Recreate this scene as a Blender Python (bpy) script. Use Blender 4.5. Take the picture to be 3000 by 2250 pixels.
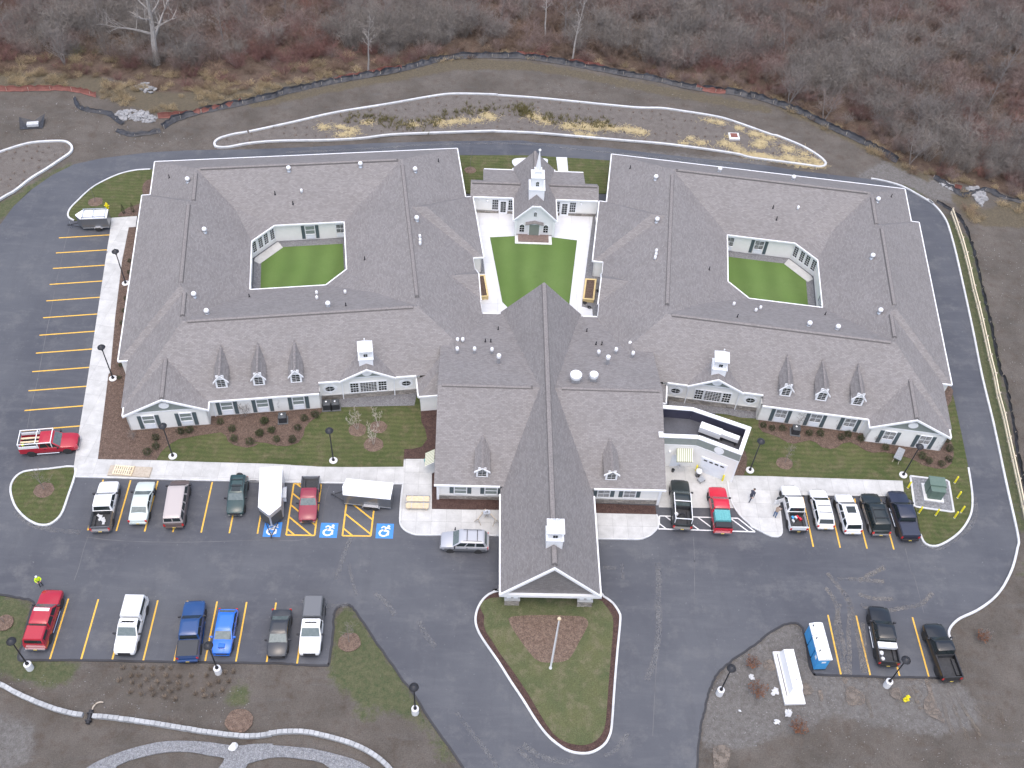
# Aerial view of a care home: two courtyard wings, entrance block, chapel, car parks, thicket behind.
import bpy, bmesh, math, random
import numpy as np
from mathutils import Vector, Matrix, geometry

for o in list(bpy.data.objects): bpy.data.objects.remove(o)
SC = bpy.context.scene
COL = SC.collection
PI = math.pi
rnd = random.Random(7)

# ---------------------------------------------------------------- camera
cam_data = bpy.data.cameras.new('camera')
cam = bpy.data.objects.new('camera', cam_data); COL.objects.link(cam)
cam.location = (-2.82191, -44.85616, 87.58546)
cam.rotation_euler = (0.70733, -0.04948, -0.00568)
cam_data.sensor_width = 36.0
cam_data.lens = 36.0*3003.19/3000.0
cam_data.clip_start = 0.5
cam_data.clip_end = 6000.0
SC.camera = cam

# ---------------------------------------------------------------- overcast daylight
SUN_EL, SUN_AZ = math.radians(76), math.radians(188)      # azimuth measured from +Y towards +X
world = bpy.data.worlds.new('World'); SC.world = world; world.use_nodes = True
wn = world.node_tree.nodes; wl = world.node_tree.links
for n in list(wn): wn.remove(n)
sky = wn.new('ShaderNodeTexSky'); sky.sky_type = 'NISHITA'; sky.sun_disc = False
sky.sun_elevation = SUN_EL; sky.sun_rotation = SUN_AZ
sky.altitude = 100; sky.air_density = 1.0; sky.dust_density = 4.0; sky.ozone_density = 1.0
bg = wn.new('ShaderNodeBackground'); bg.inputs['Strength'].default_value = 0.15
wo = wn.new('ShaderNodeOutputWorld')
wl.new(sky.outputs[0], bg.inputs[0]); wl.new(bg.outputs[0], wo.inputs[0])
sd = bpy.data.lights.new('sun', 'SUN'); sd.energy = 0.85; sd.angle = math.radians(110); sd.color = (1.0, 0.95, 0.88)
sun = bpy.data.objects.new('sun', sd); COL.objects.link(sun)
sv = Vector((math.sin(SUN_AZ)*math.cos(SUN_EL), math.cos(SUN_AZ)*math.cos(SUN_EL), math.sin(SUN_EL)))
sun.rotation_euler = (-sv).to_track_quat('-Z', 'Y').to_euler()
sun.location = (0, -60, 160)
SC.view_settings.view_transform = 'Standard'; SC.view_settings.look = 'None'
SC.view_settings.exposure = 0.9; SC.view_settings.gamma = 1.0
SC.view_settings.use_curve_mapping = False

# ---------------------------------------------------------------- materials
MATS = {}
def nt(name):
    m = bpy.data.materials.new(name); m.use_nodes = True
    t = m.node_tree; b = t.nodes['Principled BSDF']; MATS[name] = m
    return m, t, b
def N(t, kind, **kw):
    n = t.nodes.new(kind)
    for k, v in kw.items():
        if k in n.inputs: n.inputs[k].default_value = v
        else: setattr(n, k, v)
    return n
def c4(c): return (c[0], c[1], c[2], 1.0)
def mixc(t, fac, a, b, blend='MIX'):
    n = t.nodes.new('ShaderNodeMix'); n.data_type = 'RGBA'; n.blend_type = blend
    for sock, v in ((n.inputs[0], fac), (n.inputs[6], a), (n.inputs[7], b)):
        if isinstance(v, (tuple, list)): sock.default_value = c4(v)
        elif isinstance(v, (int, float)): sock.default_value = v
        else: t.links.new(v, sock)
    return n.outputs[2]
def ramp(t, fac, lo, hi, a=0.0, b=1.0):
    n = t.nodes.new('ShaderNodeMapRange'); n.clamp = True
    n.inputs[1].default_value = lo; n.inputs[2].default_value = hi; n.inputs[3].default_value = a; n.inputs[4].default_value = b
    t.links.new(fac, n.inputs[0]); return n.outputs[0]
def math2(t, op, a, b):
    n = t.nodes.new('ShaderNodeMath'); n.operation = op
    for i, v in enumerate((a, b)):
        if isinstance(v, (int, float)): n.inputs[i].default_value = v
        else: t.links.new(v, n.inputs[i])
    return n.outputs[0]
def pos(t, scale=(1, 1, 1), rot=0.0):
    g = t.nodes.new('ShaderNodeNewGeometry'); mp = t.nodes.new('ShaderNodeMapping')
    mp.inputs['Scale'].default_value = scale; mp.inputs['Rotation'].default_value = (0, 0, rot)
    t.links.new(g.outputs['Position'], mp.inputs['Vector']); return mp.outputs[0]
def noise(t, vec, scale, detail=4, rough=0.6):
    n = t.nodes.new('ShaderNodeTexNoise'); n.inputs['Scale'].default_value = scale
    n.inputs['Detail'].default_value = detail; n.inputs['Roughness'].default_value = rough
    t.links.new(vec, n.inputs['Vector']); return n.outputs[0]
def bump(t, b, h, strength=0.3, dist=0.05):
    n = t.nodes.new('ShaderNodeBump'); n.inputs['Strength'].default_value = strength; n.inputs['Distance'].default_value = dist
    t.links.new(h, n.inputs['Height']); t.links.new(n.outputs[0], b.inputs['Normal'])
def mat(name, c, c2=None, s=1.0, rough=0.8, fine=0.0, fs=30.0, spec=0.5, metal=0.0, coat=0.0, bmp=0.0, rnd_=0.0, stretch=(1, 1, 1), lo=.35, hi=.65):
    if name in MATS: return MATS[name]
    m, t, b = nt(name)
    b.inputs['Roughness'].default_value = rough; b.inputs['Metallic'].default_value = metal
    b.inputs['Specular IOR Level'].default_value = spec; b.inputs['Coat Weight'].default_value = coat
    b.inputs['Coat Roughness'].default_value = 0.08
    v = pos(t, stretch)
    col = None
    if c2 is not None: col = mixc(t, ramp(t, noise(t, v, s), lo, hi), c, c2)
    if fine > 0:
        f = ramp(t, noise(t, v, fs, 2), .3, .7, 1-fine, 1+fine)
        col = mixc(t, 1.0, col if col is not None else c, f, 'MULTIPLY')
        if bmp > 0: bump(t, b, f, bmp)
    if rnd_ > 0:
        oi = t.nodes.new('ShaderNodeObjectInfo')
        col = mixc(t, 1.0, col if col is not None else c, ramp(t, oi.outputs['Random'], 0, 1, 1-rnd_, 1+rnd_), 'MULTIPLY')
    if col is None: b.inputs['Base Color'].default_value = c4(c)
    else: t.links.new(col, b.inputs['Base Color'])
    return m

# walls, trim
mat('siding', (.80, .79, .755), (.84, .83, .80), 1.5, .55, .03, 40)
mat('white_trim', (.84, .85, .86), (.80, .81, .83), 2, .4)
mat('chapel_siding', (.80, .80, .80), (.76, .76, .77), 2, .5)
mat('green_siding', (.23, .26, .245), (.26, .29, .27), 2, .6, .04, 40)
mat('shutter_paint', (.075, .10, .11), (.09, .12, .13), 6, .5)
mat('stone_veneer', (.36, .33, .29), (.20, .18, .165), 3.0, .9, .25, 14, bmp=.5, stretch=(1, 1, 2.6), rnd_=.3)
mat('roof_membrane', (.075, .078, .092), (.10, .104, .12), .6, .6, .1, 8)
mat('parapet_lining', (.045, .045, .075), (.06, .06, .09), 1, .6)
mat('galvanised', (.55, .57, .60), (.45, .47, .5), 4, .35, metal=.7)
mat('alu', (.62, .63, .66), (.55, .56, .59), 3, .38, metal=.55)
mat('black_metal', (.022, .022, .026), (.03, .03, .035), 6, .45)
mat('rubber', (.025, .025, .027), (.035, .034, .034), 8, .85)
mat('concrete', (.44, .44, .43), (.53, .53, .52), .9, .85, .08, 18, rnd_=.06)
mat('concrete_joint', (.25, .25, .25), (.30, .30, .295), 2, .9, .08, 20)
mat('concrete_court', (.60, .61, .63), (.66, .67, .69), .6, .8, .03, 25, rnd_=.03)
mat('concrete_base', (.74, .74, .74), (.66, .66, .67), 3, .8, .04, 20)
mat('kerb', (.50, .51, .52), (.62, .63, .64), 1.2, .85, .05, 14, rnd_=.05)
mat('block', (.33, .34, .35), (.43, .44, .45), 2.2, .9, .12, 14, rnd_=.13)
mat('seam', (.15, .15, .155), (.10, .10, .108), .5, .85)
mat('yellow_line', (.78, .46, .055), (.70, .42, .08), 2.0, .7, .10, 9)
mat('white_line', (.80, .80, .80), (.70, .70, .72), 2.0, .7, .10, 9)
mat('blue_sign_paint', (.05, .22, .60), (.06, .25, .64), 2.5, .7, .06, 12)
mat('yellow_paint', (.80, .70, .03), (.72, .62, .03), 4, .5)
mat('mulch', (.145, .10, .078), (.10, .066, .05), 3.5, .95, .45, 11, bmp=.9)
mat('mulch_dark', (.058, .032, .027), (.085, .05, .042), 2.5, .95, .4, 9, bmp=.8)
mat('mulch_new', (.19, .135, .105), (.13, .088, .066), 3.0, .95, .45, 11, bmp=.9)
mat('gravel', (.18, .185, .20), (.27, .275, .285), 4, .9, .42, 12, bmp=.9)
mat('gravel_dark', (.165, .165, .175), (.22, .22, .23), 4, .9, .4, 13, bmp=.8)
mat('pad_plastic', (.12, .125, .13), None, 1, .6)
mat('ac_grey', (.05, .055, .06), (.075, .08, .085), 8, .5)
mat('lumber', (.62, .49, .32), (.70, .58, .40), 5, .75, .08, 20, rnd_=.1)
mat('lumber_old', (.42, .36, .29), (.52, .46, .38), 5, .85, .1, 20, rnd_=.1)
mat('cedar', (.62, .47, .22), (.70, .55, .28), 5, .7, .08, 20, rnd_=.08)
mat('rock', (.21, .21, .215), (.31, .31, .315), 1.5, .9, .2, 8, rnd_=.25, bmp=.4)
mat('rubble', (.20, .195, .19), (.28, .275, .27), 1.5, .9)
mat('rock_white', (.74, .74, .73), (.66, .66, .65), 4, .85)
mat('silt_fabric', (.016, .017, .022), (.04, .042, .05), 1.3, .5, .3, 3)
mat('orange_mesh', (.17, .06, .048), (.22, .085, .066), 2, .7, .1, 6)
mat('transformer_green', (.10, .155, .125), (.12, .175, .145), 3, .5)
mat('toilet_blue', (.05, .30, .62), (.06, .33, .66), 4, .45)
mat('toilet_roof', (.84, .86, .88), None, 1, .45)
mat('bark', (.25, .222, .205), (.18, .158, .145), 2.5, .95, .2, 10)
mat('bark_pale', (.40, .37, .345), (.29, .265, .245), 2.5, .95, .15, 10)
mat('birch', (.55, .50, .44), (.42, .36, .30), 6, .8, .15, 20)
for k, c in {'grey': (.245, .218, .195), 'greyblue': (.225, .205, .19), 'brown': (.225, .155, .112), 'maroon': (.21, .112, .10), 'red': (.24, .12, .098), 'tan': (.38, .30, .185), 'umber': (.195, .14, .108), 'olive': (.20, .18, .095), 'mauve': (.255, .19, .17)}.items():
    mat('twig_'+k, c, tuple(v*.8 for v in c), .35, .95, rnd_=.25)
mat('straw', (.55, .46, .27), (.43, .345, .19), 3, .9, rnd_=.15)
mat('reed', (.22, .19, .07), (.14, .13, .05), 3, .9, rnd_=.2)
mat('dry_grass', (.30, .24, .185), (.22, .175, .13), 3, .95, rnd_=.2)
mat('shrub_leaf', (.038, .05, .022), (.058, .062, .022), 5, .8, .3, 20, rnd_=.3)
mat('pale_rail', (.80, .70, .52), (.72, .62, .44), 3, .7, rnd_=.08)
mat('tarp_teal', (.10, .34, .36), (.14, .42, .43), 5, .5)
mat('hiviz', (.62, .82, .02), None, 1, .7)
mat('cloth_navy', (.03, .035, .055), (.05, .055, .08), 6, .9)
mat('cloth_jean', (.09, .14, .24), (.12, .18, .29), 6, .9)
mat('cloth_tan', (.26, .20, .155), (.32, .25, .2), 6, .9)
mat('skin', (.50, .31, .23), None, 1, .6)
mat('hair', (.05, .035, .025), None, 1, .8)
mat('red_light', (.55, .02, .02), None, 1, .2, coat=.5)
mat('head_light', (.75, .77, .80), None, 1, .1, coat=.8)
mat('plate', (.75, .55, .12), None, 1, .5)
mat('bed_liner', (.03, .031, .034), (.045, .046, .05), 6, .7, .15, 10)
mat('chrome', (.75, .76, .78), None, 1, .15, metal=1.0)
mat('oak_leaf', (.18, .07, .035), (.25, .11, .055), 2, .95, .3, 8)
mat('awning_green', (.30, .33, .22), None, 1, .7)
mat('awning_cream', (.76, .74, .60), None, 1, .7)
mat('blanket_white', (.78, .79, .80), (.70, .71, .73), 4, .9)
mat('debris_white', (.60, .61, .62), (.45, .46, .47), 5, .8)
mat('bed_earth', (.15, .135, .122), (.115, .10, .09), 1.2, .95, .3, 8, bmp=.6)
mat('hydrant_yellow', (.85, .72, .02), None, 1, .4)
mat('door_grey_green', (.22, .25, .22), None, 1, .5)
mat('porch_brick', (.17, .125, .11), (.22, .16, .14), 5, .8, .15, 12)
mat('garage_white', (.70, .73, .78), (.74, .77, .81), 2, .5)

def puddle_mat():
    m, t, b = nt('puddle'); v = pos(t)
    t.links.new(mixc(t, ramp(t, noise(t, v, .8), .35, .65), (.185, .152, .122), (.145, .12, .10)), b.inputs['Base Color'])
    b.inputs['Roughness'].default_value = .25
    t.links.new(ramp(t, noise(t, v, 1.6, 6, .7), .36, .56, .15, 1.0), b.inputs['Alpha'])
puddle_mat()
# glass: dark, glossy; a paler one where blinds hang behind it
def glassmat(name, c, rough=.06, c2=None):
    m = mat(name, c, c2, 4.0, rough, spec=.6)
    return m
glassmat('glass', (.012, .018, .02))
glassmat('glass_blind', (.20, .235, .225), .15, (.26, .295, .28))
glassmat('car_glass', (.02, .028, .03), .04)
glassmat('car_glass_pale', (.10, .13, .13), .05, (.14, .17, .17))  # paler base colour stands in for sky reflected in windscreens

# car paints
for k, c in {'white': (.80, .81, .82), 'red': (.40, .012, .03), 'darkred': (.25, .025, .045), 'brightred': (.55, .01, .035), 'silver': (.42, .43, .46), 'silvergreen': (.56, .62, .60), 'tan': (.45, .40, .385), 'maroonbrown': (.115, .085, .08),
             'green': (.02, .05, .05), 'blackgreen': (.012, .018, .018), 'black': (.012, .013, .015), 'charcoal': (.035, .037, .042), 'navy': (.025, .03, .055), 'blue': (.015, .06, .19), 'brightblue': (.02, .15, .62), 'grey': (.13, .135, .145), 'lightgrey': (.30, .31, .33)}.items():
    m = mat('paint_'+k, c, None, 1, .32, coat=.6, metal=.15 if k in ('silver', 'navy', 'grey', 'charcoal', 'lightgrey') else 0)

def lawn_mat(name, a, b_, c_, sc=.35, fine=.28, stripes=None):
    m, t, b = nt(name); v = pos(t)
    f = ramp(t, noise(t, v, sc, 5), .32, .68)
    col = mixc(t, f, a, b_)
    f2 = ramp(t, noise(t, v, .9, 6, .7), .48, .72)
    col = mixc(t, f2, col, c_)
    if stripes:
        w = t.nodes.new('ShaderNodeTexWave'); w.inputs['Scale'].default_value = stripes[0]; w.inputs['Distortion'].default_value = 5.0
        w.bands_direction = stripes[1]; w.inputs['Detail Scale'].default_value = .6
        t.links.new(v, w.inputs['Vector'])
        col = mixc(t, 1.0, col, ramp(t, w.outputs[1], 0, 1, .90, 1.08), 'MULTIPLY')
    g = ramp(t, noise(t, v, 14, 3, .7), .3, .7, 1-fine, 1+fine)
    col = mixc(t, 1.0, col, g, 'MULTIPLY')
    t.links.new(col, b.inputs['Base Color']); b.inputs['Roughness'].default_value = .95; b.inputs['Specular IOR Level'].default_value = .2
    bump(t, b, g, .8, .06)
    return m
lawn_mat('lawn', (.066, .086, .031), (.098, .108, .045), (.14, .122, .072), .3, .3, (.55, 'Y'))
lawn_mat('lawn_patchy', (.085, .105, .05), (.12, .125, .06), (.175, .155, .10), .3, .34)
lawn_mat("turf", (.095, .158, .042), (.117, .18, .056), (.103, .165, .048), .12, .08, (.10, 'X'))

def roof_material():
    m, t, b = nt('shingle')
    uv = t.nodes.new('ShaderNodeUVMap'); uv.uv_map = 'UVMap'
    br = t.nodes.new('ShaderNodeTexBrick'); br.offset = .5
    br.inputs['Scale'].default_value = 1.0; br.inputs['Brick Width'].default_value = .34; br.inputs['Row Height'].default_value = .16
    br.inputs['Mortar Size'].default_value = .012; br.inputs['Mortar Smooth'].default_value = .3; br.inputs['Bias'].default_value = 0
    br.inputs['Color1'].default_value = (.165, .153, .150, 1); br.inputs['Color2'].default_value = (.265, .25, .247, 1); br.inputs['Mortar'].default_value = (.10, .094, .093, 1)
    t.links.new(uv.outputs[0], br.inputs['Vector'])
    v = pos(t)
    col = mixc(t, .62, mixc(t, ramp(t, noise(t, v, .7, 5), .35, .65), (.222, .208, .207), (.205, .190, .184)), br.outputs[0])
    col = mixc(t, ramp(t, noise(t, v, 3.0, 3), .5, .75, 0, .4), col, (.21, .206, .208))
    g = ramp(t, noise(t, v, 9, 3, .8), .3, .7, .90, 1.10)
    col = mixc(t, 1.0, col, g, 'MULTIPLY')
    col = mixc(t, 1.0, col, ramp(t, noise(t, v, .25, 3), .3, .7, .95, 1.05), 'MULTIPLY')
    t.links.new(col, b.inputs['Base Color']); b.inputs['Roughness'].default_value = .75
    bump(t, b, br.outputs['Fac'], -.4, .02)
roof_material()
mat('ridge_shingle', (.25, .232, .228), (.19, .175, .172), 5.0, .85, .12, 12)
mat('ridge_shade_strip', (.10, .094, .093), (.12, .112, .11), 4, .85)  # dark colour standing in for shade beside the ridge caps

def asphalt_material():
    m, t, b = nt('asphalt'); v = pos(t)
    a = ramp(t, noise(t, v, .075, 6, .62), .38, .64)
    col = mixc(t, a, (.058, .062, .076), (.092, .097, .110))
    # tyre and sweeping streaks
    s1 = ramp(t, noise(t, pos(t, (.16, .9, 1), .35), .8, 6, .7), .48, .75, 0, .5)
    col = mixc(t, s1, col, (.125, .128, .138))
    s2 = ramp(t, noise(t, pos(t, (.8, .14, 1), .2), .9, 6, .7), .52, .75, 0, .32)
    col = mixc(t, s2, col, (.048, .05, .060))
    # dusty patches
    d = ramp(t, noise(t, v, .33, 7, .75), .52, .74, 0, .65)
    col = mixc(t, d, col, (.148, .148, .15))
    sp = ramp(t, noise(t, v, 3.2, 3, .6), .68, .76, 0, .6)
    col = mixc(t, sp, col, (.25, .25, .25))
    g = ramp(t, noise(t, v, 22, 2, .8), .3, .7, .8, 1.2)
    col = mixc(t, 1.0, col, g, 'MULTIPLY')
    t.links.new(col, b.inputs['Base Color'])
    t.links.new(ramp(t, a, 0, 1, .62, .78), b.inputs['Roughness'])
    bump(t, b, g, .25, .01)
asphalt_material()

def ground_material():
    m, t, b = nt('earth'); v = pos(t)
    at = t.nodes.new('ShaderNodeAttribute'); at.attribute_name = 'zone'      # r grass, g dry tan grass, b leaf litter, a gravelly
    sep = t.nodes.new('ShaderNodeSeparateColor'); t.links.new(at.outputs['Color'], sep.inputs[0])
    col = mixc(t, ramp(t, noise(t, v, .22, 6, .62), .35, .66), (.094, .083, .072), (.138, .122, .108))
    col = mixc(t, ramp(t, noise(t, v, .8, 5, .7), .5, .8, 0, .75), col, (.078, .056, .042))
    col = mixc(t, ramp(t, noise(t, pos(t, (.25, 1.5, 1), .35), .7, 4), .55, .8, 0, .5), col, (.135, .13, .126))
    def zone(sock, c, c2, s, soft):
        nonlocal col
        n_ = noise(t, v, s, 6, .75)
        k = math2(t, 'ADD', math2(t, 'MULTIPLY', sock, 1.0), math2(t, 'MULTIPLY', math2(t, 'SUBTRACT', n_, .5), soft))
        cc = mixc(t, ramp(t, noise(t, v, s*2.3, 4, .7), .35, .65), c, c2)
        col = mixc(t, ramp(t, k, .32, .68), col, cc)
    zone(at.outputs['Alpha'], (.175, .168, .162), (.125, .116, .108), 1.2, 1.3)
    zone(sep.outputs[2], (.085, .058, .045), (.13, .098, .076), .6, 1.0)
    zone(sep.outputs[1], (.135, .112, .077), (.095, .082, .06), 1.4, 1.5)
    zone(sep.outputs[0], (.070, .088, .042), (.115, .115, .065), .9, 1.6)
    g = ramp(t, noise(t, v, 9, 4, .8), .28, .72, .68, 1.32)
    col = mixc(t, 1.0, col, g, 'MULTIPLY')
    sp = ramp(t, noise(t, v, 5.0, 2, .5), .76, .80, 0, .6)
    col = mixc(t, sp, col, (.24, .235, .23))
    t.links.new(col, b.inputs['Base Color']); b.inputs['Roughness'].default_value = .95; b.inputs['Specular IOR Level'].default_value = .25
    bump(t, b, g, .8, .08)
ground_material()

# ---------------------------------------------------------------- mesh helpers
class MB:
    """collects vertices and faces of one mesh"""
    def __init__(s, xf=None): s.v = []; s.f = []; s.xf = xf
    def add(s, vs, fs):
        k = len(s.v)
        s.v += [s.xf(*p) for p in vs] if s.xf else [tuple(p) for p in vs]
        s.f += [tuple(i+k for i in f) for f in fs]
        return s
    def box(s, x0, x1, y0, y1, z0, z1):
        return s.add([(x0,y0,z0),(x1,y0,z0),(x1,y1,z0),(x0,y1,z0),(x0,y0,z1),(x1,y0,z1),(x1,y1,z1),(x0,y1,z1)],
                     [(0,3,2,1),(4,5,6,7),(0,1,5,4),(1,2,6,5),(2,3,7,6),(3,0,4,7)])
    def obox(s, c, ax, ay, hx, hy, z0, z1):                # oriented box: centre, unit axes in plan, half sizes
        P = []
        for z in (z0, z1):
            for i, j in ((-1,-1),(1,-1),(1,1),(-1,1)):
                P.append((c[0]+ax[0]*hx*i+ay[0]*hy*j, c[1]+ax[1]*hx*i+ay[1]*hy*j, z))
        return s.add(P, [(0,3,2,1),(4,5,6,7),(0,1,5,4),(1,2,6,5),(2,3,7,6),(3,0,4,7)])
    def beam(s, a, b, w, h):                               # bar from a to b (3d), w wide, h high, top at the line
        a = Vector(a); b = Vector(b); d = (b-a)
        n = Vector((-d.y, d.x, 0));
        n = n.normalized()*w/2 if n.length > 1e-6 else Vector((w/2, 0, 0))
        up = Vector((0, 0, h)) if abs(d.z) < d.length*.98 else Vector((0, h, 0))
        P = [a-n-up, a+n-up, b+n-up, b-n-up, a-n, a+n, b+n, b-n]
        return s.add([tuple(p) for p in P], [(0,1,2,3),(7,6,5,4),(0,4,5,1),(1,5,6,2),(2,6,7,3),(3,7,4,0)])
    def tube(s, path, radii, n=6, cap=True):
        rings = []
        V = [Vector(p) for p in path]
        for i, p in enumerate(V):
            d = (V[min(i+1, len(V)-1)] - V[max(i-1, 0)]).normalized()
            a = d.orthogonal().normalized(); bb = d.cross(a)
            r = radii[i] if isinstance(radii, (list, tuple)) else radii
            rings.append([tuple(p + a*math.cos(2*PI*k/n)*r + bb*math.sin(2*PI*k/n)*r) for k in range(n)])
        return s.rings(rings, cap)
    def rings(s, rings, cap=True):
        n = len(rings[0]); vs = [p for r in rings for p in r]; fs = []
        for i in range(len(rings)-1):
            for k in range(n):
                fs.append((i*n+k, i*n+(k+1) % n, (i+1)*n+(k+1) % n, (i+1)*n+k))
        if cap: fs.append(tuple(range(n))[::-1]); fs.append(tuple(range((len(rings)-1)*n, len(rings)*n)))
        return s.add(vs, fs)
    def lathe(s, prof, c=(0, 0, 0), n=12, axis='z'):
        rr = []
        for r, z in prof:
            r = max(r, .0005)
            if axis == 'z': rr.append([(c[0]+r*math.cos(2*PI*k/n), c[1]+r*math.sin(2*PI*k/n), c[2]+z) for k in range(n)])
            else: rr.append([(c[0]+r*math.cos(2*PI*k/n), c[1]+z, c[2]+r*math.sin(2*PI*k/n)) for k in range(n)])
        return s.rings(rr)
    def prism(s, poly, z0, z1):
        n = len(poly); tri = geometry.tessellate_polygon([[Vector((p[0], p[1], 0)) for p in poly]])
        vs = [(p[0], p[1], z0) for p in poly] + [(p[0], p[1], z1) for p in poly]
        fs = [(a+n, b+n, c+n) for a, b, c in tri] + [(i, (i+1) % n, (i+1) % n+n, i+n) for i in range(n)]
        return s.add(vs, fs)
    def sheet(s, poly, z):
        tri = geometry.tessellate_polygon([[Vector((p[0], p[1], 0)) for p in poly]])
        return s.add([(p[0], p[1], z) for p in poly], tri)
    def mesh(s, name, material, smooth=False, fix=True):
        me = bpy.data.meshes.new(name); me.from_pydata(s.v, [], s.f); me.materials.append(MATS[material])
        if fix and len(s.f) < 60000:
            bm = bmesh.new(); bm.from_mesh(me); bmesh.ops.recalc_face_normals(bm, faces=bm.faces); bm.to_mesh(me); bm.free()
        if smooth:
            me.shade_smooth()
            if smooth is not True: me.set_sharp_from_angle(angle=math.radians(smooth))
        me.update(); return me
    def build(s, name, material, parent=None, smooth=False, fix=True):
        if parent is not None:
            L = parent_origin(parent)
            if L is not None: s.v = [(p[0]-L[0], p[1]-L[1], p[2]-L[2]) for p in s.v]
        return put(name, s.mesh(name, material, smooth, fix), parent)
ORIGIN = {}
def parent_origin(p): return ORIGIN.get(p.name)
def put(name, mesh, parent=None, loc=None, rz=None):
    o = bpy.data.objects.new(name, mesh); COL.objects.link(o)
    if parent is not None:
        o.parent = parent
        if parent.name in ORIGIN: ORIGIN[o.name] = ORIGIN[parent.name]
    if loc is not None: o.location = loc
    if rz is not None: o.rotation_euler = (0, 0, rz)
    return o
def tag(o, label, cat=None, group=None, kind=None):
    o['label'] = label
    if cat: o['category'] = cat
    if group: o['group'] = group
    if kind: o['kind'] = kind
    return o
def thing(name, label, cat, loc=(0, 0, 0), rz=0.0, group=None, world=False):
    """an Empty at the thing's base; world=True: its parts are given in world coordinates"""
    o = bpy.data.objects.new(name, None); COL.objects.link(o); o.empty_display_size = .3
    o.location = loc; o.rotation_euler = (0, 0, rz); tag(o, label, cat, group)
    if world: ORIGIN[o.name] = tuple(loc)
    return o
def struct(name, mb, material, label, smooth=False, fix=True):
    return tag(mb.build(name, material, None, smooth, fix), label, kind='structure')
def clone(o, parent=None, loc=None, rz=None, scale=None):
    c = o.copy(); COL.objects.link(c)
    if parent is not None: c.parent = parent
    if loc is not None: c.location = loc
    if rz is not None: c.rotation_euler = (0, 0, rz)
    if scale is not None: c.scale = (scale, scale, scale)
    for ch in [x for x in ALLCH.get(o.name, ())]: clone(ch, c)
    return c
ALLCH = {}
def remember(o):
    ALLCH[o.name] = list(o.children)
    for ch in o.children: remember(ch)

def smooth_line(pts, n=4, closed=False):
    P = [Vector((p[0], p[1])) for p in pts]; out = []; m = len(P)
    for i in range(m if closed else m-1):
        if closed: p0, p1, p2, p3 = P[i-1], P[i], P[(i+1) % m], P[(i+2) % m]
        else: p0, p1, p2, p3 = P[max(i-1, 0)], P[i], P[i+1], P[min(i+2, m-1)]
        for k in range(n):
            t = k/n
            q = .5*((2*p1)+(-p0+p2)*t+(2*p0-5*p1+4*p2-p3)*t*t+(-p0+3*p1-3*p2+p3)*t**3)
            out.append((q.x, q.y))
    if not closed: out.append((P[-1].x, P[-1].y))
    return out
def offset_line(pts, d, closed=False):
    out = []; m = len(pts)
    for i in range(m):
        a = pts[i-1] if (closed or i > 0) else pts[i]
        b = pts[(i+1) % m] if (closed or i < m-1) else pts[i]
        v = Vector((b[0]-a[0], b[1]-a[1]));
        v = v.normalized() if v.length > 1e-9 else Vector((1, 0))
        out.append((pts[i][0]-v.y*d, pts[i][1]+v.x*d))
    return out
def strip(mb, pts, w, z0, z1, closed=False):
    """a kerb: rectangular section of width w centred on the line"""
    L = offset_line(pts, w/2, closed); Rr = offset_line(pts, -w/2, closed); n = len(pts)
    rr = [[(Rr[i][0], Rr[i][1], z0), (L[i][0], L[i][1], z0), (L[i][0], L[i][1], z1), (Rr[i][0], Rr[i][1], z1)] for i in range(n)]
    if closed: rr.append(rr[0])
    return mb.rings(rr, cap=not closed)
def resample(pts, step):
    out = [pts[0]]; acc = 0.0
    for a, b in zip(pts, pts[1:]):
        L = math.hypot(b[0]-a[0], b[1]-a[1]); s = 0.0
        while acc + (L-s) >= step:
            s += step-acc; acc = 0.0
            out.append((a[0]+(b[0]-a[0])*s/L, a[1]+(b[1]-a[1])*s/L))
        acc += L-s
    return out
def in_poly(poly, x, y):
    """vectorised point-in-polygon"""
    c = np.zeros(np.shape(x), bool); n = len(poly); j = n-1
    for i in range(n):
        xi, yi = poly[i]; xj, yj = poly[j]
        cond = ((yi > y) != (yj > y)) & (x < (xj-xi)*(y-yi)/((yj-yi) or 1e-12)+xi)
        c ^= cond; j = i
    return c
def clip_half(poly, a, b, c):
    """part of poly where a*x+b*y+c >= 0"""
    out = []; n = len(poly)
    for i in range(n):
        p, q = poly[i], poly[(i+1) % n]
        dp = a*p[0]+b*p[1]+c; dq = a*q[0]+b*q[1]+c
        if dp >= -1e-9: out.append(p)
        if (dp > 1e-9 and dq < -1e-9) or (dp < -1e-9 and dq > 1e-9):
            t = dp/(dp-dq); out.append((p[0]+(q[0]-p[0])*t, p[1]+(q[1]-p[1])*t))
    return out
def area(poly): return .5*sum(poly[i-1][0]*poly[i][1]-poly[i][0]*poly[i-1][1] for i in range(len(poly)))

# ---------------------------------------------------------------- roof shapes
# a roof body = convex plan outline + planes (a,b,c): z = a*x + b*y + c ; its height is the lowest plane
def rect(x0, x1, y0, y1): return [(x0, y0), (x1, y0), (x1, y1), (x0, y1)]
def slope_x(x0, z0, s): return (s, 0.0, z0 - s*x0)
def slope_y(y0, z0, s): return (0.0, s, z0 - s*y0)
EV = 2.8                                   # eave height
RZ = 6.7                                   # height of the wing ridges
WS = slope_x(-40.75, EV, (RZ-EV)/6.35)     # outer long slope of a wing
WE = slope_x(-28.0, EV, -(RZ-EV)/6.4)
NS_ = slope_y(70.05, EV, -(RZ-EV)/6.95)
NI = slope_y(56.2, EV, (RZ-EV)/6.9)
SO = slope_y(28.5, EV, (RZ-EV)/8.3)
SI = slope_y(45.1, EV, -(RZ-EV)/8.3)
EO = slope_x(-1.2, EV, -(RZ-EV)/7.85)
EI = slope_x(-16.8, EV, (RZ-EV)/7.75)
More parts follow.
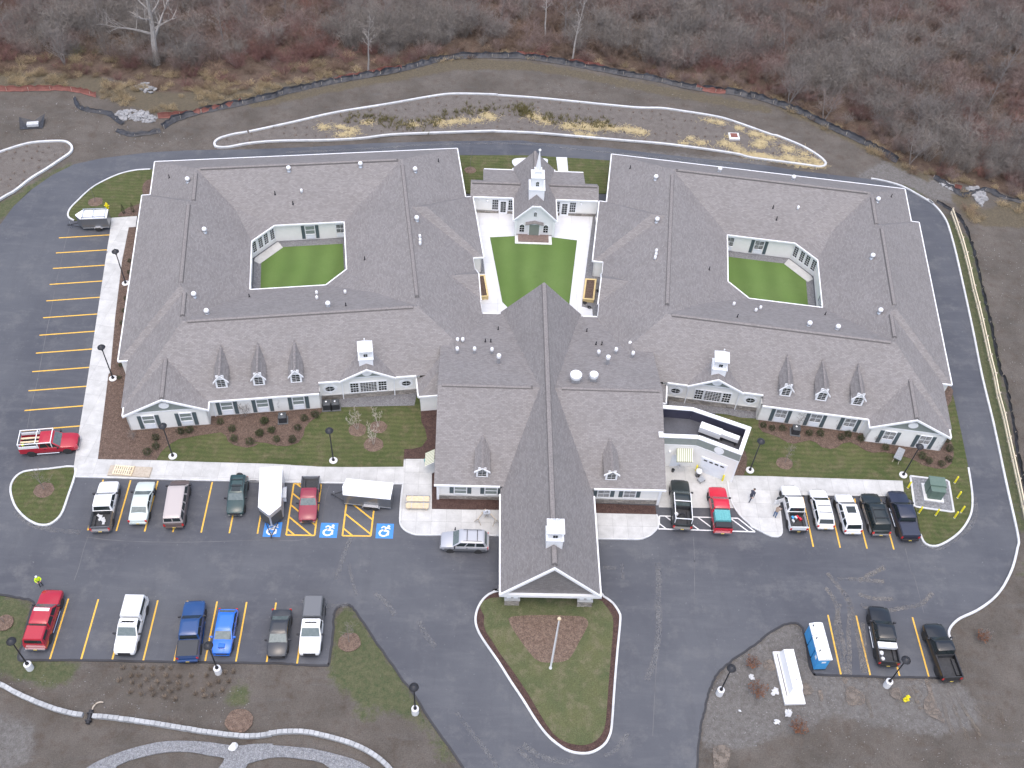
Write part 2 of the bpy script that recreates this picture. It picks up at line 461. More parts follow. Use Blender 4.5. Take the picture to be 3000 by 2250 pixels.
def diag(ax, ay, nx, ny, s):               # plane rising along (nx,ny) from point a
    return (s*nx, s*ny, EV - s*(nx*ax + ny*ay))
R2 = 0.70711
WING = [
 (rect(-40.75, -1.2, 56.2, 70.05), [NS_, NI, WS, EO]),
 (rect(-40.75, -28.0, 28.5, 70.05), [WS, WE, NS_, SO]),
 (rect(-40.75, -20.35, 28.5, 45.1), [SO, SI, WS]),
 (rect(-20.35, -9.9, 29.6, 45.1), [SO, SI]),
 (rect(-9.9, -1.6, 29.6, 45.1), [SO, SI, EO]),
 (rect(-16.8, -1.6, 29.6, 70.05), [EI, EO, NS_, SO]),
 (rect(-41.75, -28.0, 35.2, 63.3), [slope_x(-41.75, EV, .614), WE, slope_y(63.3, EV, -.614), slope_y(35.2, EV, .614)]),
 (rect(-40.5, -31.8, 27.4, 36.5), [slope_x(-40.5, EV, .5), slope_x(-31.8, EV, -.5)]),
 (rect(-9.0, -.25, 48.3, 59.8), [slope_x(-.25, EV, -.56), slope_y(48.3, EV, .63), slope_y(59.8, EV, -.63)]),
 (rect(-7.0, -1.45, 41.0, 46.2), [slope_y(41.0, EV, .69), slope_y(46.2, EV, -.69)]),
 (rect(-9.9, -3.5, 27.05, 34.0), [slope_x(-9.9, EV, .5), slope_y(27.05, EV, .5), EO]),
 (rect(-18.2, -12.1, 29.45, 36.8), [slope_x(-15.15, 5.05, .54), slope_x(-15.15, 5.05, -.54)]),
 ([(-28.0, 53.5), (-25.3, 56.2), (-30.3, 61.2), (-33.0, 58.5)], [diag(-28.0, 53.5, -R2, R2, .25)]),
 ([(-19.3, 45.1), (-16.8, 47.6), (-11.8, 42.6), (-14.3, 40.1)][::-1], [diag(-19.3, 45.1, R2, -R2, .25)]),
]
MX = 0.15                                  # the middle block, measured from the axis
MAIN = [
 (rect(-11.2, 12.2, 14.1, 38.3), [slope_y(14.1, EV, .389), slope_y(38.3, EV, -.2715)]),
 (rect(-4.55, 4.85, 2.15, 38.9), [slope_x(MX, 7.5, 1.06), slope_x(MX, 7.5, -1.06)]),
]
CX = -0.2
CHAPEL = [
 (rect(CX-2.75, CX+2.75, 54.85, 65.5), [slope_x(CX, 5.65, 1.036), slope_x(CX, 5.65, -1.036), slope_y(54.85, 5.2, 1.3)]),
 (rect(-8.5, 8.1, 59.25, 62.7), [slope_y(59.25, EV, .62), slope_y(62.7, EV, -.58)]),
 (rect(-6.9, 6.4, 60.9, 65.05), [slope_y(65.05, EV, -.235)]),
]
# --------------------------------------------------------------------------

# ================================================================ THE SETTING
asphalt_edge = [(-70.49, 40.45), (-66.6, 49.59), (-62.05, 53.94), (-61.48, 57.55), (-60.19, 61.08), (-60.4, 60.71), (-58.5, 64), (-56.29, 66.49), (-52.94, 68.02), (-47.23, 69.58), (-42.42, 70.34), (-38.17, 70.76), (-33.9, 71.08), (-25.62, 72.14), (-17.25, 73.5), (-8.19, 74.49), (3.65, 75.45), (5.5, 75.05), (15.63, 74.52), (21.17, 73.72), (29.82, 72.69), (38.64, 71.67), (42.58, 70.79), (49.4, 69.9), (52.39, 69.57), (53.8, 69.25), (56.32, 68.17), (58.39, 66.14), (59.84, 64.51), (59.26, 65.51), (60, 63.85), (60.49, 61.95), (60.55, 59.81), (60.11, 55.38), (59.29, 49.3), (58.13, 41.24), (56.88, 33.23), (56.03, 26.39), (54.86, 18.42), (53.88, 11.44), (53.33, 9.95), (52.32, 8.06), (51.45, 6.76), (50.19, 5.21), (48.8, 3.96), (46.96, 2.79), (45.13, 1.96), (44.22, 1.35), (43.61, 0.7), (43.4, 0.18), (43.54, -0.39), (43.46, -2.09), (43.49, -4.17), (40.4, -4.19), (35.19, -4.19), (30.13, -4.09), (29.58, -3.98), (29.39, -3.2), (29.5, -0.85), (29.46, 0.16), (29.34, 0.8), (28.92, 1.08), (27.96, 1.03), (26.8, 0.49), (25.46, -0.42), (24.81, -1.06), (22.62, -2.47), (20.92, -3.83), (20.09, -4.92), (19.48, -6.11), (18.93, -7.73), (18.41, -9.2), (17.99, -10.86), (17.64, -12.78), (16.73, -19.25), (1.87, -19.38), (-2.45, -13.03), (-5.29, -9.1), (-7.05, -6.53), (-9.6, -3.17), (-12.02, 0.23), (-13.07, 1.67), (-13.45, 2.05), (-13.87, 2.17), (-14.38, 2.03), (-14.79, 1.58), (-14.89, 0.93), (-14.78, -0.7), (-14.77, -3.38), (-14.89, -3.8), (-15.2, -3.98), (-17.53, -3.91), (-21.94, -3.92), (-27.65, -3.85), (-35.3, -3.86), (-40.82, -3.9), (-42.35, -3.87), (-42.47, -2.21), (-42.66, 0.49), (-42.71, 1.82), (-44.43, 2.3), (-45.99, 2.58), (-49.64, 3.41), (-60.63, 5.53)]
struct('asphalt_road', MB().sheet(asphalt_edge, 0.0), 'asphalt', 'dark grey asphalt drives and car parks around the building')
# dark broken lip along the unkerbed pavement edges
lip = MB()
for pts in ([(-45.99, 2.58), (-44.43, 2.3), (-42.71, 1.82), (-42.66, 0.49), (-42.47, -2.21), (-42.35, -3.87), (-40.82, -3.9), (-35.3, -3.86), (-27.65, -3.85), (-19.82, -3.85), (-17.53, -3.91), (-15.2, -3.98), (-14.89, -3.8), (-14.77, -3.38), (-14.78, -0.7), (-14.89, 0.93), (-14.79, 1.58), (-14.38, 2.03), (-13.87, 2.17), (-13.45, 2.05), (-13.07, 1.67), (-12.02, 0.23), (-9.6, -3.17), (-7.05, -6.53), (-5.29, -9.1), (-2.45, -13.03), (1.87, -19.38)],
            [(16.73, -19.25), (17.64, -12.78), (17.99, -10.86), (18.41, -9.2), (18.93, -7.73), (19.48, -6.11), (20.09, -4.92), (20.92, -3.83), (22.62, -2.47), (24.81, -1.06), (25.46, -0.42), (26.8, 0.49), (27.96, 1.03), (28.92, 1.08), (29.34, 0.8), (29.46, 0.16), (29.5, -0.85), (29.39, -3.2), (29.58, -3.98), (30.13, -4.09), (35.19, -4.19), (40.4, -4.19), (43.49, -4.17)]):
    q = smooth_line(pts, 5); q = [(x+rnd.uniform(-.05, .05), y+rnd.uniform(-.05, .05)) for x, y in q]
    strip(lip, q, .2, -.06, .014)
struct('asphalt_lip', lip, 'black_metal', 'ragged black edge of fresh asphalt along the verges')

# old seams and paving joints in the asphalt
seam = MB()
for pts in ([(-53.54, 55.09), (-53.33, 52.07), (-52.78, 47.6), (-52.31, 43.54), (-51.77, 40.06), (-51.13, 35.34), (-50.37, 30.32), (-50, 27.65), (-49.71, 24.87), (-49.26, 22.04)],
            [(-39.71, 8.92), (-36.07, 8.6), (-30.13, 8.6), (-21.69, 9.1), (-21.6, 9.03), (-19.2, 9.09), (-17.82, 9.62)],
            [(-17.82, 9.62), (-17.27, 10.64), (-17.16, 12.39), (-17.13, 14.33), (-16.91, 15.71)], [(-39.54, 9.21), (-39.62, 7.67), (-39.55, 5.63), (-39.62, 4.18)],
            [(20.16, 10.58), (19.94, 7.72), (19.9, 7.43), (19.35, 2.94)], [(16.33, 7.34), (16.17, 4.6), (15.82, 1.69), (15.37, -1.12), (14.71, -5.48), (14.05, -10.04)], [(41.68, 9.67), (41.56, 6.83), (41.74, 6.54), (41.63, 2.48)]):
    strip(seam, smooth_line(pts, 4), .055, -.01, .003)
struct('asphalt_seams', seam, 'seam', 'pale seams between asphalt lanes')

# ---------------- bare earth, verges and woodland floor: one sheet to the horizon
silt_line = [(-46.25, 75.1), (-45.38, 76.6), (-43.15, 78.36), (-39.98, 79.91), (-35.91, 81.69), (-32.44, 83.46), (-31.53, 84.14), (-27.34, 86.31), (-23.89, 87.83), (-19.49, 89.6), (-15.02, 91.39), (-11.4, 93.32), (-8.65, 94.88), (-5.84, 95.77), (-0.15, 96.43), (0.21, 96.39), (4.03, 96.5), (8.79, 95.65), (13.51, 94.46), (19.13, 93.01), (24.7, 91.57), (30.18, 89.82), (35.74, 89.06), (38.39, 87.95), (38.4, 88.44), (41.01, 87.17), (45.22, 84.61), (48.35, 81.73), (51.48, 79.22), (54.47, 76.46), (55.87, 74.82), (57.15, 73.47)]
wood_edge = [(-98.24, 86.05), (-79.56, 87.4), (-72.37, 86.95), (-67.18, 87.33), (-61.87, 87.38), (-56.47, 87.13), (-52.47, 85.19), (-48.65, 83.9), (-41.79, 85), (-36.65, 86.3), (-34.55, 86.45), (-29.33, 87.77), (-24.13, 90.08), (-18.75, 91.79), (-15.1, 92.72), (-11.47, 94.67), (-5.87, 96.8), (0.2, 97.6), (5, 97.61), (9.79, 96.93), (15.49, 95.62), (21.14, 94.33), (26.68, 92.38), (32.24, 91.11), (37.75, 89.85), (38.58, 89.58), (43.74, 86.72), (48.61, 82.97), (53.26, 79.04), (57.55, 74.35), (61.91, 70.67), (66.81, 69.3), (73.3, 66.97), (80.43, 63.15), (93.53, 57.54)]
wood_poly = wood_edge + [(400, 20), (400, 500), (-400, 500), (-400, 120)]
grass_zones = [
 [(-55.14, 3.03), (-45.95, 2.46), (-42.62, 1.89), (-42.59, -1.24), (-42.35, -3.87), (-37.14, -3.9), (-36.93, -5.87), (-38.94, -6.36), (-41.75, -5.84), (-43.63, -4.95), (-52.42, -4.29)],
 [(-14.84, 0.94), (-14.15, 2.1), (-13.33, 1.99), (-7.05, -6.53), (-5.29, -9.1), (-6.15, -9.22), (-7.26, -8.68), (-11.03, -7.39), (-13.96, -6.3), (-14.76, -3.98)],
 [(-23.1, -6.1), (-21.98, -5.62), (-21.04, -7.44), (-22.54, -8.13), (-23.51, -7.47)], [(-12.2, -7.64), (-10.5, -8.51), (-9.86, -9.82), (-10.61, -9.72), (-12.09, -8.75)],
 [(53.73, 68.97), (56.25, 67.89), (59.84, 64.51), (59.89, 63.46), (60.48, 61.31), (59.82, 54.42), (57.84, 39.79), (56.56, 30.79), (55.37, 22.57), (53.88, 11.44), (55.19, 11.47), (56.23, 17.66), (57.63, 25.22), (59.32, 33.5), (60.64, 40.93), (61.8, 49.64), (62.6, 55.99), (62.26, 59.9), (60.75, 62.86), (58.54, 68), (58.99, 66.44), (56.99, 68.75)],
 [(-60.95, 57.86), (-58.6, 63.22), (-55.9, 66.24), (-55.7, 67.32), (-58.7, 65.29), (-61.2, 61.29), (-63.38, 58.2), (-67.28, 56.03), (-62.12, 54.17), (-61.63, 57.54)],
 [(51.06, 6.35), (52.24, 7.64), (54.06, 8.53), (53.29, 6.27), (52.14, 7.34), (53.41, 7.37)],
 [(-6.15, -9.22), (-5.29, -9.1), (-2.45, -13.03), (-4.28, -13.05)],
]
tan_zones = [
 [(-88.1, 86.78), (-72.66, 87.89), (-65.62, 88.08), (-58.38, 87.63), (-56.17, 85.88), (-48.78, 84.51), (-41.67, 84.38), (-36.65, 86.3), (-34.7, 87.39), (-27.57, 88.22), (-24.9, 88.73), (-30.82, 85.44), (-35.79, 82.92), (-37.7, 81.87), (-45.8, 78.63), (-49.32, 78.99), (-54.05, 80.77), (-59.01, 83.18), (-64.57, 84.35), (-71.31, 83.57), (-86.25, 81.92)],
 [(62.87, 66.64), (64.6, 67.8), (66.2, 64.45), (66.91, 63.96), (73.39, 67.22), (81.99, 62.7), (80.3, 58.33), (70.98, 60.1), (65.69, 60.07), (63.29, 62.22)],
 [(-16.96, 92.58), (-9.62, 95.49), (-2.07, 97.43), (3.92, 97.53), (9.78, 96.58), (5.95, 96.64), (0.21, 96.91)], [(43.86, 87.36), (50.35, 82.47), (57.55, 74.35), (61.91, 70.67), (60.63, 69.23), (55.59, 73.66), (48.16, 80.81), (41.73, 85.95)],
 [(-35.64, 82.01), (-20.36, 89.05), (-5.83, 95.43), (3.9, 95.8), (8.76, 94.79), (24.6, 90.58), (41.14, 86.23), (40.82, 84.32), (24.37, 88.28), (8.7, 92.76), (3.87, 93.42), (-5.76, 92.73), (-20.19, 87.13), (-35.4, 80.51)],
]
gravelly_zones = [
 [(19.48, -6.11), (22.62, -2.47), (26.3, -0.03), (27.96, 1.03), (29.44, 0.67), (29.39, -3.2), (30.09, -4.28), (31.25, -6.39), (29.64, -8.7), (24.98, -9.88), (22.6, -11.01), (18.18, -11.07)],
 [(29.43, -4.17), (43.28, -4.29), (44.3, -8.49), (39.45, -9.68), (30.88, -8.12)], [(49.35, 69.67), (55.73, 74.24), (62.15, 71.52), (64.54, 64.66), (60.45, 65.46), (56.92, 68.47), (52.76, 69.32)], [(15.62, 74.38), (38.91, 73.23), (38.66, 71.81), (15.55, 73.38)], [(-45.77, -8.16), (-39.03, -9.7), (-38.95, -13.48), (-43.96, -13.54)],
]
def axis_vals(lo, hi, step, far):
    a = list(np.arange(lo, hi+.01, step))
    return np.array([-far, -far*.35, lo-160, lo-60, lo-20] + a + [hi+20, hi+60, hi+160, far*.35, far])
gx = axis_vals(-84, 96, .6, 2500.0); gy = axis_vals(-30, 126, .6, 2500.0)
GX, GY = np.meshgrid(gx, gy)
def soft(zones, blur=1):
    w = np.zeros(GX.shape)
    for z in zones: w = np.maximum(w, in_poly(z, GX, GY).astype(float))
    for _ in range(blur):
        p = np.pad(w, 1, mode='edge'); w = (p[:-2, 1:-1]+p[2:, 1:-1]+p[1:-1, :-2]+p[1:-1, 2:]+p[1:-1, 1:-1]*2)/6
    return w
paved = in_poly(asphalt_edge, GX, GY).astype(float)
for _ in range(2):
    p = np.pad(paved, 1, mode='edge'); paved = np.maximum.reduce([p[:-2, 1:-1], p[2:, 1:-1], p[1:-1, :-2], p[1:-1, 2:], p[1:-1, 1:-1]])
rs = np.random.RandomState(3)
def vnoise(scale):
    """smooth value noise over the ground grid"""
    n = 80; tab = rs.rand(n, n)
    fx = GX/scale; fy = GY/scale; ix = np.floor(fx).astype(int); iy = np.floor(fy).astype(int); tx = fx-ix; ty = fy-iy
    tx = tx*tx*(3-2*tx); ty = ty*ty*(3-2*ty); g = lambda i, j: tab[i % n, j % n]
    return (g(ix, iy)*(1-tx)+g(ix+1, iy)*tx)*(1-ty)+(g(ix, iy+1)*(1-tx)+g(ix+1, iy+1)*tx)*ty
woods = soft([wood_poly], 4)
GZ = -.03 - .05*vnoise(1.3)*(1-paved) - .10*vnoise(4.0)*(1-paved)
GZ -= woods*(.5*vnoise(9.0)+.25*vnoise(2.5))
GZ = np.where(paved > 0, -.05, GZ)
ny_, nx_ = GX.shape
gv = np.stack([GX.ravel(), GY.ravel(), GZ.ravel()], 1)
ii = np.arange(ny_*nx_).reshape(ny_, nx_)
gf = np.stack([ii[:-1, :-1].ravel(), ii[:-1, 1:].ravel(), ii[1:, 1:].ravel(), ii[1:, :-1].ravel()], 1)
gme = bpy.data.meshes.new('ground'); gme.from_pydata(gv.tolist(), [], gf.tolist()); gme.materials.append(MATS['earth'])
ca = gme.color_attributes.new('zone', 'FLOAT_COLOR', 'POINT')
zc = np.stack([soft(grass_zones, 3), soft(tan_zones, 2), woods, soft(gravelly_zones, 4)], -1).reshape(-1, 4)
ca.data.foreach_set('color', zc.astype(np.float32).ravel())
gme.shade_smooth()
ground = tag(put('ground', gme), 'bare brown earth, verges and woodland floor around the site', kind='structure')

# ---------------- kerbed lawns, beds, sidewalks
def bed(name, pts, z, material, label, curve=0):
    return struct(name, MB().prism(smooth_line(pts, curve, True) if curve else pts, -.02, z), material, label)
def kerb(pts, label, w=.20, z=.15, curve=4, closed=False, name='kerb'):
    q = smooth_line(pts, curve, closed) if curve else pts
    root = bpy.data.objects.new(name, None); COL.objects.link(root); root.location = (q[0][0], q[0][1], 0); ORIGIN[root.name] = (q[0][0], q[0][1], 0)
    tag(root, label, 'kerb'); root['kind'] = 'structure'
    q = resample(q + ([q[0]] if closed else []), .35) + ([] if closed else [q[-1]])
    k = 0; seg = 9
    while k < len(q)-1:
        part = q[k:k+seg+1]
        if len(part) > 1: strip(MB(), part, w, -.05, z).build('kerb_stone', 'kerb', root)
        k += seg
    return root
NW_LAWN = [(-46.12, 65.89), (-47.96, 65.58), (-49.71, 64.77), (-51.3, 63.38), (-52.52, 61.91), (-53.35, 60.23), (-53.62, 59.45), (-54.25, 57.7), (-54.34, 56.48), (-54.01, 55.66), (-53.25, 55.15)]
bed('lawn', NW_LAWN + [(-48.93, 55.67), (-48.74, 55.82), (-45.23, 56.36), (-44.55, 64.79), (-43.2, 66.06)], .10, 'lawn', 'green lawn with young tree in the curved corner beside the cargo trailer')
kerb(NW_LAWN, 'white concrete kerb curving round the corner lawn by the roof-racked trailer')
bed('planting_bed', [(-48.04, 56.14), (-48.02, 56.7), (-47.75, 57.2), (-47.15, 57.96), (-45.93, 58.76), (-44.76, 58.45), (-44.34, 56.53)], .115, 'mulch', 'brown mulch bed with two slim conifers by the wing wall', 0)
bed('planting_bed', [(-45.85, 60.52), (-46.29, 61.88), (-46.31, 62.9), (-46.05, 63.55), (-45.56, 63.84), (-44.54, 63.25), (-44.26, 60.48)], .116, 'mulch', 'small brown mulch pocket at the notch of the wing wall')
ISL_W = [(-43.11, 17.23), (-45.5, 16.88), (-47.52, 16.58), (-48.27, 16.18), (-48.65, 15.4), (-48.64, 14.5), (-48.24, 13.46), (-47.42, 12.16), (-46.24, 11.03), (-45.08, 10.34), (-44.31, 10.15), (-43.63, 10.24), (-43.15, 10.68), (-42.84, 11.26), (-42.72, 12.14), (-42.71, 13.91), (-42.71, 15.96)]
bed('lawn_island', ISL_W, .10, 'lawn', 'teardrop lawn island with a bare sapling beside the red work pickup')
kerb(ISL_W, 'white kerb round the teardrop lawn island by the red work pickup', closed=True, curve=3)
FLAG_K = [(0.48, 3.96), (0.62, 3.93), (-0.21, 3.64), (-0.91, 3.03), (-1.48, 1.98), (-1.67, 0.82), (-1.45, -0.19), (-0.86, -1.3), (0.5, -3.35), (1.62, -5.23), (2.72, -6.95), (3.78, -8.74), (4.73, -10.06), (5.67, -10.91), (6.51, -11.44), (7.35, -11.65), (8.21, -11.66), (8.97, -11.41), (9.76, -10.86), (10.24, -10.09), (10.51, -9.09), (11, -5.54), (11.54, -1.93), (12.04, 1.23), (11.89, 2), (11.47, 2.77), (10.91, 3.29), (10.45, 3.57), (9.52, 3.99)]
bed('planting_bed', FLAG_K, .09, 'mulch_dark', 'dark mulch border just inside the kerb of the flagpole island', 3)
kerb(FLAG_K, 'white kerb round the triangular flagpole island', closed=True, curve=3)
bed('lawn_island', [(-0.22, 3.11), (-1.27, 2.24), (-0.83, 1.22), (-0.88, 0.46), (-0.64, -0.42), (-0.17, -1.16), (0.73, -2.68), (1.85, -4.28), (3.17, -6.37), (4.23, -8.29), (5.27, -9.94), (6.32, -10.69), (7.39, -10.95), (8.25, -10.9), (9.02, -10.54), (9.61, -9.88), (10, -8.76), (10.44, -5.55), (10.97, -1.94), (11.33, 0.83), (11.16, 1.72), (10.63, 2.62), (9.72, 3.26), (5.22, 3.43)], .12, 'lawn_patchy', 'triangular lawn with the flagpole in front of the entrance canopy', 2)
bed('planting_bed', [(1.51, 0.63), (1.77, 1.18), (4.57, 1.4), (7.5, 1.36), (8.55, 1.26), (8.97, 0.72), (8.65, -0.12), (7.95, -1.38), (7.2, -2.74), (6.5, -3.24), (5.02, -3.39), (4.12, -3.22), (3.45, -2.57), (2.22, -0.74)], .135, 'mulch_new', 'brown mulch bed in the middle of the flagpole island', 2)
LAWN_R = [(25.16, 18.08), (24.48, 26.74), (28.39, 29.57), (29.75, 28.71), (42.73, 27.36), (49.44, 31.25), (52.51, 31.83), (52.52, 29.88), (51.9, 24.85), (51.24, 19.94), (50.97, 18.31), (50.55, 16.23), (49.91, 14.35), (49.03, 12.96), (47.89, 11.73), (46.42, 10.66), (45.22, 10.05), (44.43, 9.95), (43.86, 10.23), (43.68, 10.74), (43.7, 11.62), (43.94, 13.88), (43.87, 15.57), (43.17, 15.94), (43.49, 17.96), (27.22, 18.04)]
bed('lawn', LAWN_R, .10, 'lawn', 'green front lawn of the wing beside the transformer pad')
kerb([(51.24, 19.94), (50.97, 18.31), (50.55, 16.23), (49.91, 14.35), (49.03, 12.96), (47.89, 11.73), (46.42, 10.66), (45.22, 10.05), (44.43, 9.95), (43.86, 10.23), (43.68, 10.74), (43.65, 11.33)], 'white kerb curving round the lawn with the yellow bollards')
LAWN_L = [(-40.93, 18.22), (-42.69, 29.69), (-45.46, 48.17), (-45.36, 54.22), (-42.3, 54.26), (-34.39, 30), (-19.22, 30.57), (-6.82, 31.03), (-6.03, 25.17), (-6.16, 19.33), (-9.51, 19.2), (-9.49, 18.19), (-14.35, 18), (-18.3, 17.93), (-19.33, 18.01), (-25.46, 18.11), (-23, 18.15), (-30.77, 18.18), (-34.96, 18.26)]
bed('lawn', LAWN_L, .10, 'lawn', 'green front lawn with birches between the parked trailers and the wing')
MUL_L = [(-40.93, 18.22), (-42.69, 29.69), (-42.58, 30.07), (-44.1, 38.58), (-44.72, 42.63), (-45.55, 47.95), (-46.22, 54.13), (-45.36, 54.22), (-42.3, 54.26), (-28.35, 36.27), (-19.35, 26.97), (-18.64, 25.43), (-19.2, 24.52), (-19.91, 23.82), (-20.31, 22.99), (-20.32, 21.99), (-20.74, 20.99), (-21.84, 20.5), (-22.87, 20.51), (-24.22, 20.88), (-25.13, 20.93), (-25.86, 20.66), (-24.83, 20.78), (-25.28, 20.36), (-26.02, 20.17), (-27.35, 20.45), (-28.08, 20.92), (-28.48, 21.73), (-29.06, 22.12), (-30.81, 21.73), (-33.26, 21.08), (-34.02, 20.4), (-34.7, 19.41), (-34.99, 18.29)]
bed('planting_bed', MUL_L, .125, 'mulch', 'long brown mulch bed with round shrubs along the wing that has blinds drawn')
bed('planting_bed', [(-8.08, 25.79), (-7.93, 24.25), (-7.48, 23.25), (-7.19, 21.92), (-7.69, 20.91), (-8.59, 20.56), (-9.55, 20.49), (-9.52, 19.23), (-5.54, 19.35), (-5.79, 26.05)], .127, 'mulch_dark', 'dark mulch bed at the gable end of the entrance block', 0)
bed('gravel_bed', [(-19.52, 28.39), (-19.1, 25.9), (-16.76, 25.98), (-13.36, 26.22), (-8.82, 26.5), (-8.43, 29.87), (-8.92, 31.34), (-19.81, 30.93)], .13, 'gravel_dark', 'grey gravel strip below the oval windows by the two air conditioners')
bed('gravel_bed', [(19.68, 29.8), (24.24, 30.15), (29.95, 28.71), (29.29, 25.93), (27.29, 26.04), (25.83, 26.43), (22.39, 26.67), (19.43, 27.45)], .13, 'gravel_dark', 'grey gravel strip below the oval windows behind the service block')
MUL_R = [(29.4, 26.38), (29.11, 24.8), (29.41, 24.12), (30.57, 23.64), (31.2, 23.32), (31.91, 22.75), (32.56, 22.55), (33.42, 22.8), (34.44, 23.09), (35.07, 22.85), (35.62, 22.2), (36.53, 21.97), (37.25, 22.16), (38.07, 22.78), (38.94, 22.98), (39.67, 22.58), (40.34, 21.93), (41.08, 21.61), (42.48, 21.74), (43.38, 21.52), (44.65, 21.14), (45.5, 20.75), (46.4, 20.04), (47.65, 19.67), (48.61, 19.7), (49.49, 20.38), (50.1, 21.56), (50.38, 22.75), (50.29, 24.11), (49.12, 24.94), (41.31, 27.31)]
bed('planting_bed', MUL_R, .127, 'mulch', 'wavy brown mulch bed with round shrubs along the wing with dark windows')
bed('planting_bed', [(25.2, 18.11), (26.07, 20.16), (26.7, 21.66), (27.12, 21.35), (27.14, 20.36), (26.83, 19.04), (26.42, 18.15)], .128, 'mulch', 'small mulch bed at the corner of the service block')
bed('planting_bed', [(51.12, 32.06), (51.89, 31.71), (52.51, 31.83), (52.72, 30.81), (52.07, 29.31), (51.37, 28.38), (51.25, 29.46)], .128, 'mulch', 'mulch pocket at the far gable notch of the wing with dark windows')
bed('lawn', [(-6.19, 71.32), (3.61, 71.9), (5.44, 71.93), (16.12, 71.45), (15.28, 64.28), (-5.26, 63.14)], .10, 'lawn', 'strip of lawn behind the chapel beside the back drive')
bed('planting_bed', [(-6.46, 17.57), (-5.47, 17.6), (0.72, 14.38), (0.63, 13.09), (-6.29, 13.03)], .125, 'mulch_dark', 'dark brown bed under the windows to one side of the canopy where timber trestles stand')
bed('planting_bed', [(10.1, 14.18), (16.61, 14.05), (16.62, 12.97), (10.04, 12.99)], .125, 'mulch_dark', 'dark brown bed under the dark-paned windows beside the canopy')

def clip_to(poly, cell):
    """the part of a polygon inside a convex counter-clockwise cell"""
    out = poly
    for i in range(len(cell)):
        (x0, y0), (x1, y1) = cell[i], cell[(i+1) % len(cell)]
        out = clip_half(out, -(y1-y0), x1-x0, (y1-y0)*x0-(x1-x0)*y0)
        if len(out) < 3: return []
    return out
def dedupe(poly):
    out = []
    for p in poly:
        if not out or math.hypot(p[0]-out[-1][0], p[1]-out[-1][1]) > .01: out.append(p)
    if len(out) > 2 and math.hypot(out[0][0]-out[-1][0], out[0][1]-out[-1][1]) < .01: out.pop()
    return out
def slabs(name, poly, label, ang=0.0, step=1.52, z=.13, org=(0, 0), material='concrete', thick=None):
    root = struct(name, MB().prism(poly, -.03, z-.012), 'concrete_joint', label)
    c, s = math.cos(ang), math.sin(ang)
    to = lambda x, y: ((x-org[0])*c+(y-org[1])*s, -(x-org[0])*s+(y-org[1])*c)
    fr = lambda u, v: (org[0]+u*c-v*s, org[1]+u*s+v*c)
    U_ = [to(*p) for p in poly]; g = .009
    us = [p[0] for p in U_]; vs = [p[1] for p in U_]
    for i in range(math.floor(min(us)/step), math.ceil(max(us)/step)):
        for j in range(math.floor(min(vs)/step), math.ceil(max(vs)/step)):
            cell = [(i*step+g, j*step+g), ((i+1)*step-g, j*step+g), ((i+1)*step-g, (j+1)*step-g), (i*step+g, (j+1)*step-g)]
            pc = dedupe(clip_to(U_, cell))
            if len(pc) < 3 or abs(area(pc)) < .04: continue
            MB().prism([fr(*p) for p in pc], z-.02, z+rnd.uniform(-.001, .001)).build('paving_slab', material, root)
    return root
WALK_L = [(-48.74, 55.82), (-45.66, 56.34), (-45.37, 54.29), (-46.18, 54.13), (-45.55, 47.95), (-44.72, 42.63), (-44.1, 38.58), (-42.58, 30.07), (-42.69, 29.69), (-40.93, 18.22), (-34.96, 18.25), (-30.77, 18.18), (-23, 18.15), (-19.33, 18.01), (-18.3, 17.93), (-14.35, 18), (-9.49, 18.19), (-9.51, 19.2), (-6.16, 19.3), (-6.24, 17.58), (-6.49, 17.41), (-6.29, 13.03), (0.63, 13.09), (4, 13.18), (3.94, 10.13), (-3.46, 10.06), (-7.13, 9.96), (-8.12, 10.08), (-8.88, 10.49), (-9.28, 10.99), (-9.45, 11.71), (-9.49, 14.24), (-9.41, 16.05), (-21.34, 15.92), (-25.11, 15.93), (-24.09, 15.96), (-31.09, 15.91), (-42.66, 15.99), (-43.1, 17.18), (-43.89, 22.55), (-44.63, 28.01), (-45.45, 33.67), (-46.64, 41.77), (-47.85, 50.07), (-48.22, 52.79)]
# the walk in three straight runs, so that the joints follow each run
def part_of(poly, a, b, c): return dedupe(clip_half(poly, a, b, c))
x_w, y_w = (-40.84, 18.11)
W_RUN = [(-48.74, 55.82), (-45.66, 56.34), (-45.37, 54.29), (-46.18, 54.13), (-45.55, 47.95), (-44.72, 42.63), (-44.1, 38.58), (-42.58, 30.07), (-42.69, 29.69), (-40.93, 18.22), (-40.96, 18.11), (-43.1, 17.18), (-43.89, 22.55), (-44.63, 28.01), (-45.45, 33.67), (-46.64, 41.77), (-47.85, 50.07), (-48.22, 52.79)]
S_RUN = [(-40.93, 18.22), (-34.96, 18.25), (-30.77, 18.18), (-23, 18.15), (-19.33, 18.01), (-18.3, 17.93), (-14.35, 18), (-9.49, 18.19), (-9.41, 16.05), (-21.34, 15.92), (-25.11, 15.93), (-24.09, 15.96), (-31.09, 15.91), (-42.66, 15.99), (-43.1, 17.18), (-40.96, 18.11)]
E_RUN = [(-9.51, 19.2), (-6.16, 19.3), (-6.24, 17.58), (-6.49, 17.41), (-6.29, 13.03), (0.63, 13.09), (4, 13.18), (3.94, 10.13), (-3.46, 10.06), (-7.13, 9.96), (-8.12, 10.08), (-8.88, 10.49), (-9.28, 10.99), (-9.45, 11.71), (-9.49, 14.24), (-9.41, 16.05), (-9.49, 18.19)]
slabs('sidewalk', W_RUN, 'pale concrete walk beside the empty yellow-lined bays', -.144, 2.0, .13, (-48.74, 55.82))
slabs('sidewalk', S_RUN, 'pale concrete walk in front of the lawn with birches', -.01, 1.8, .131, (-40.93, 18.22))
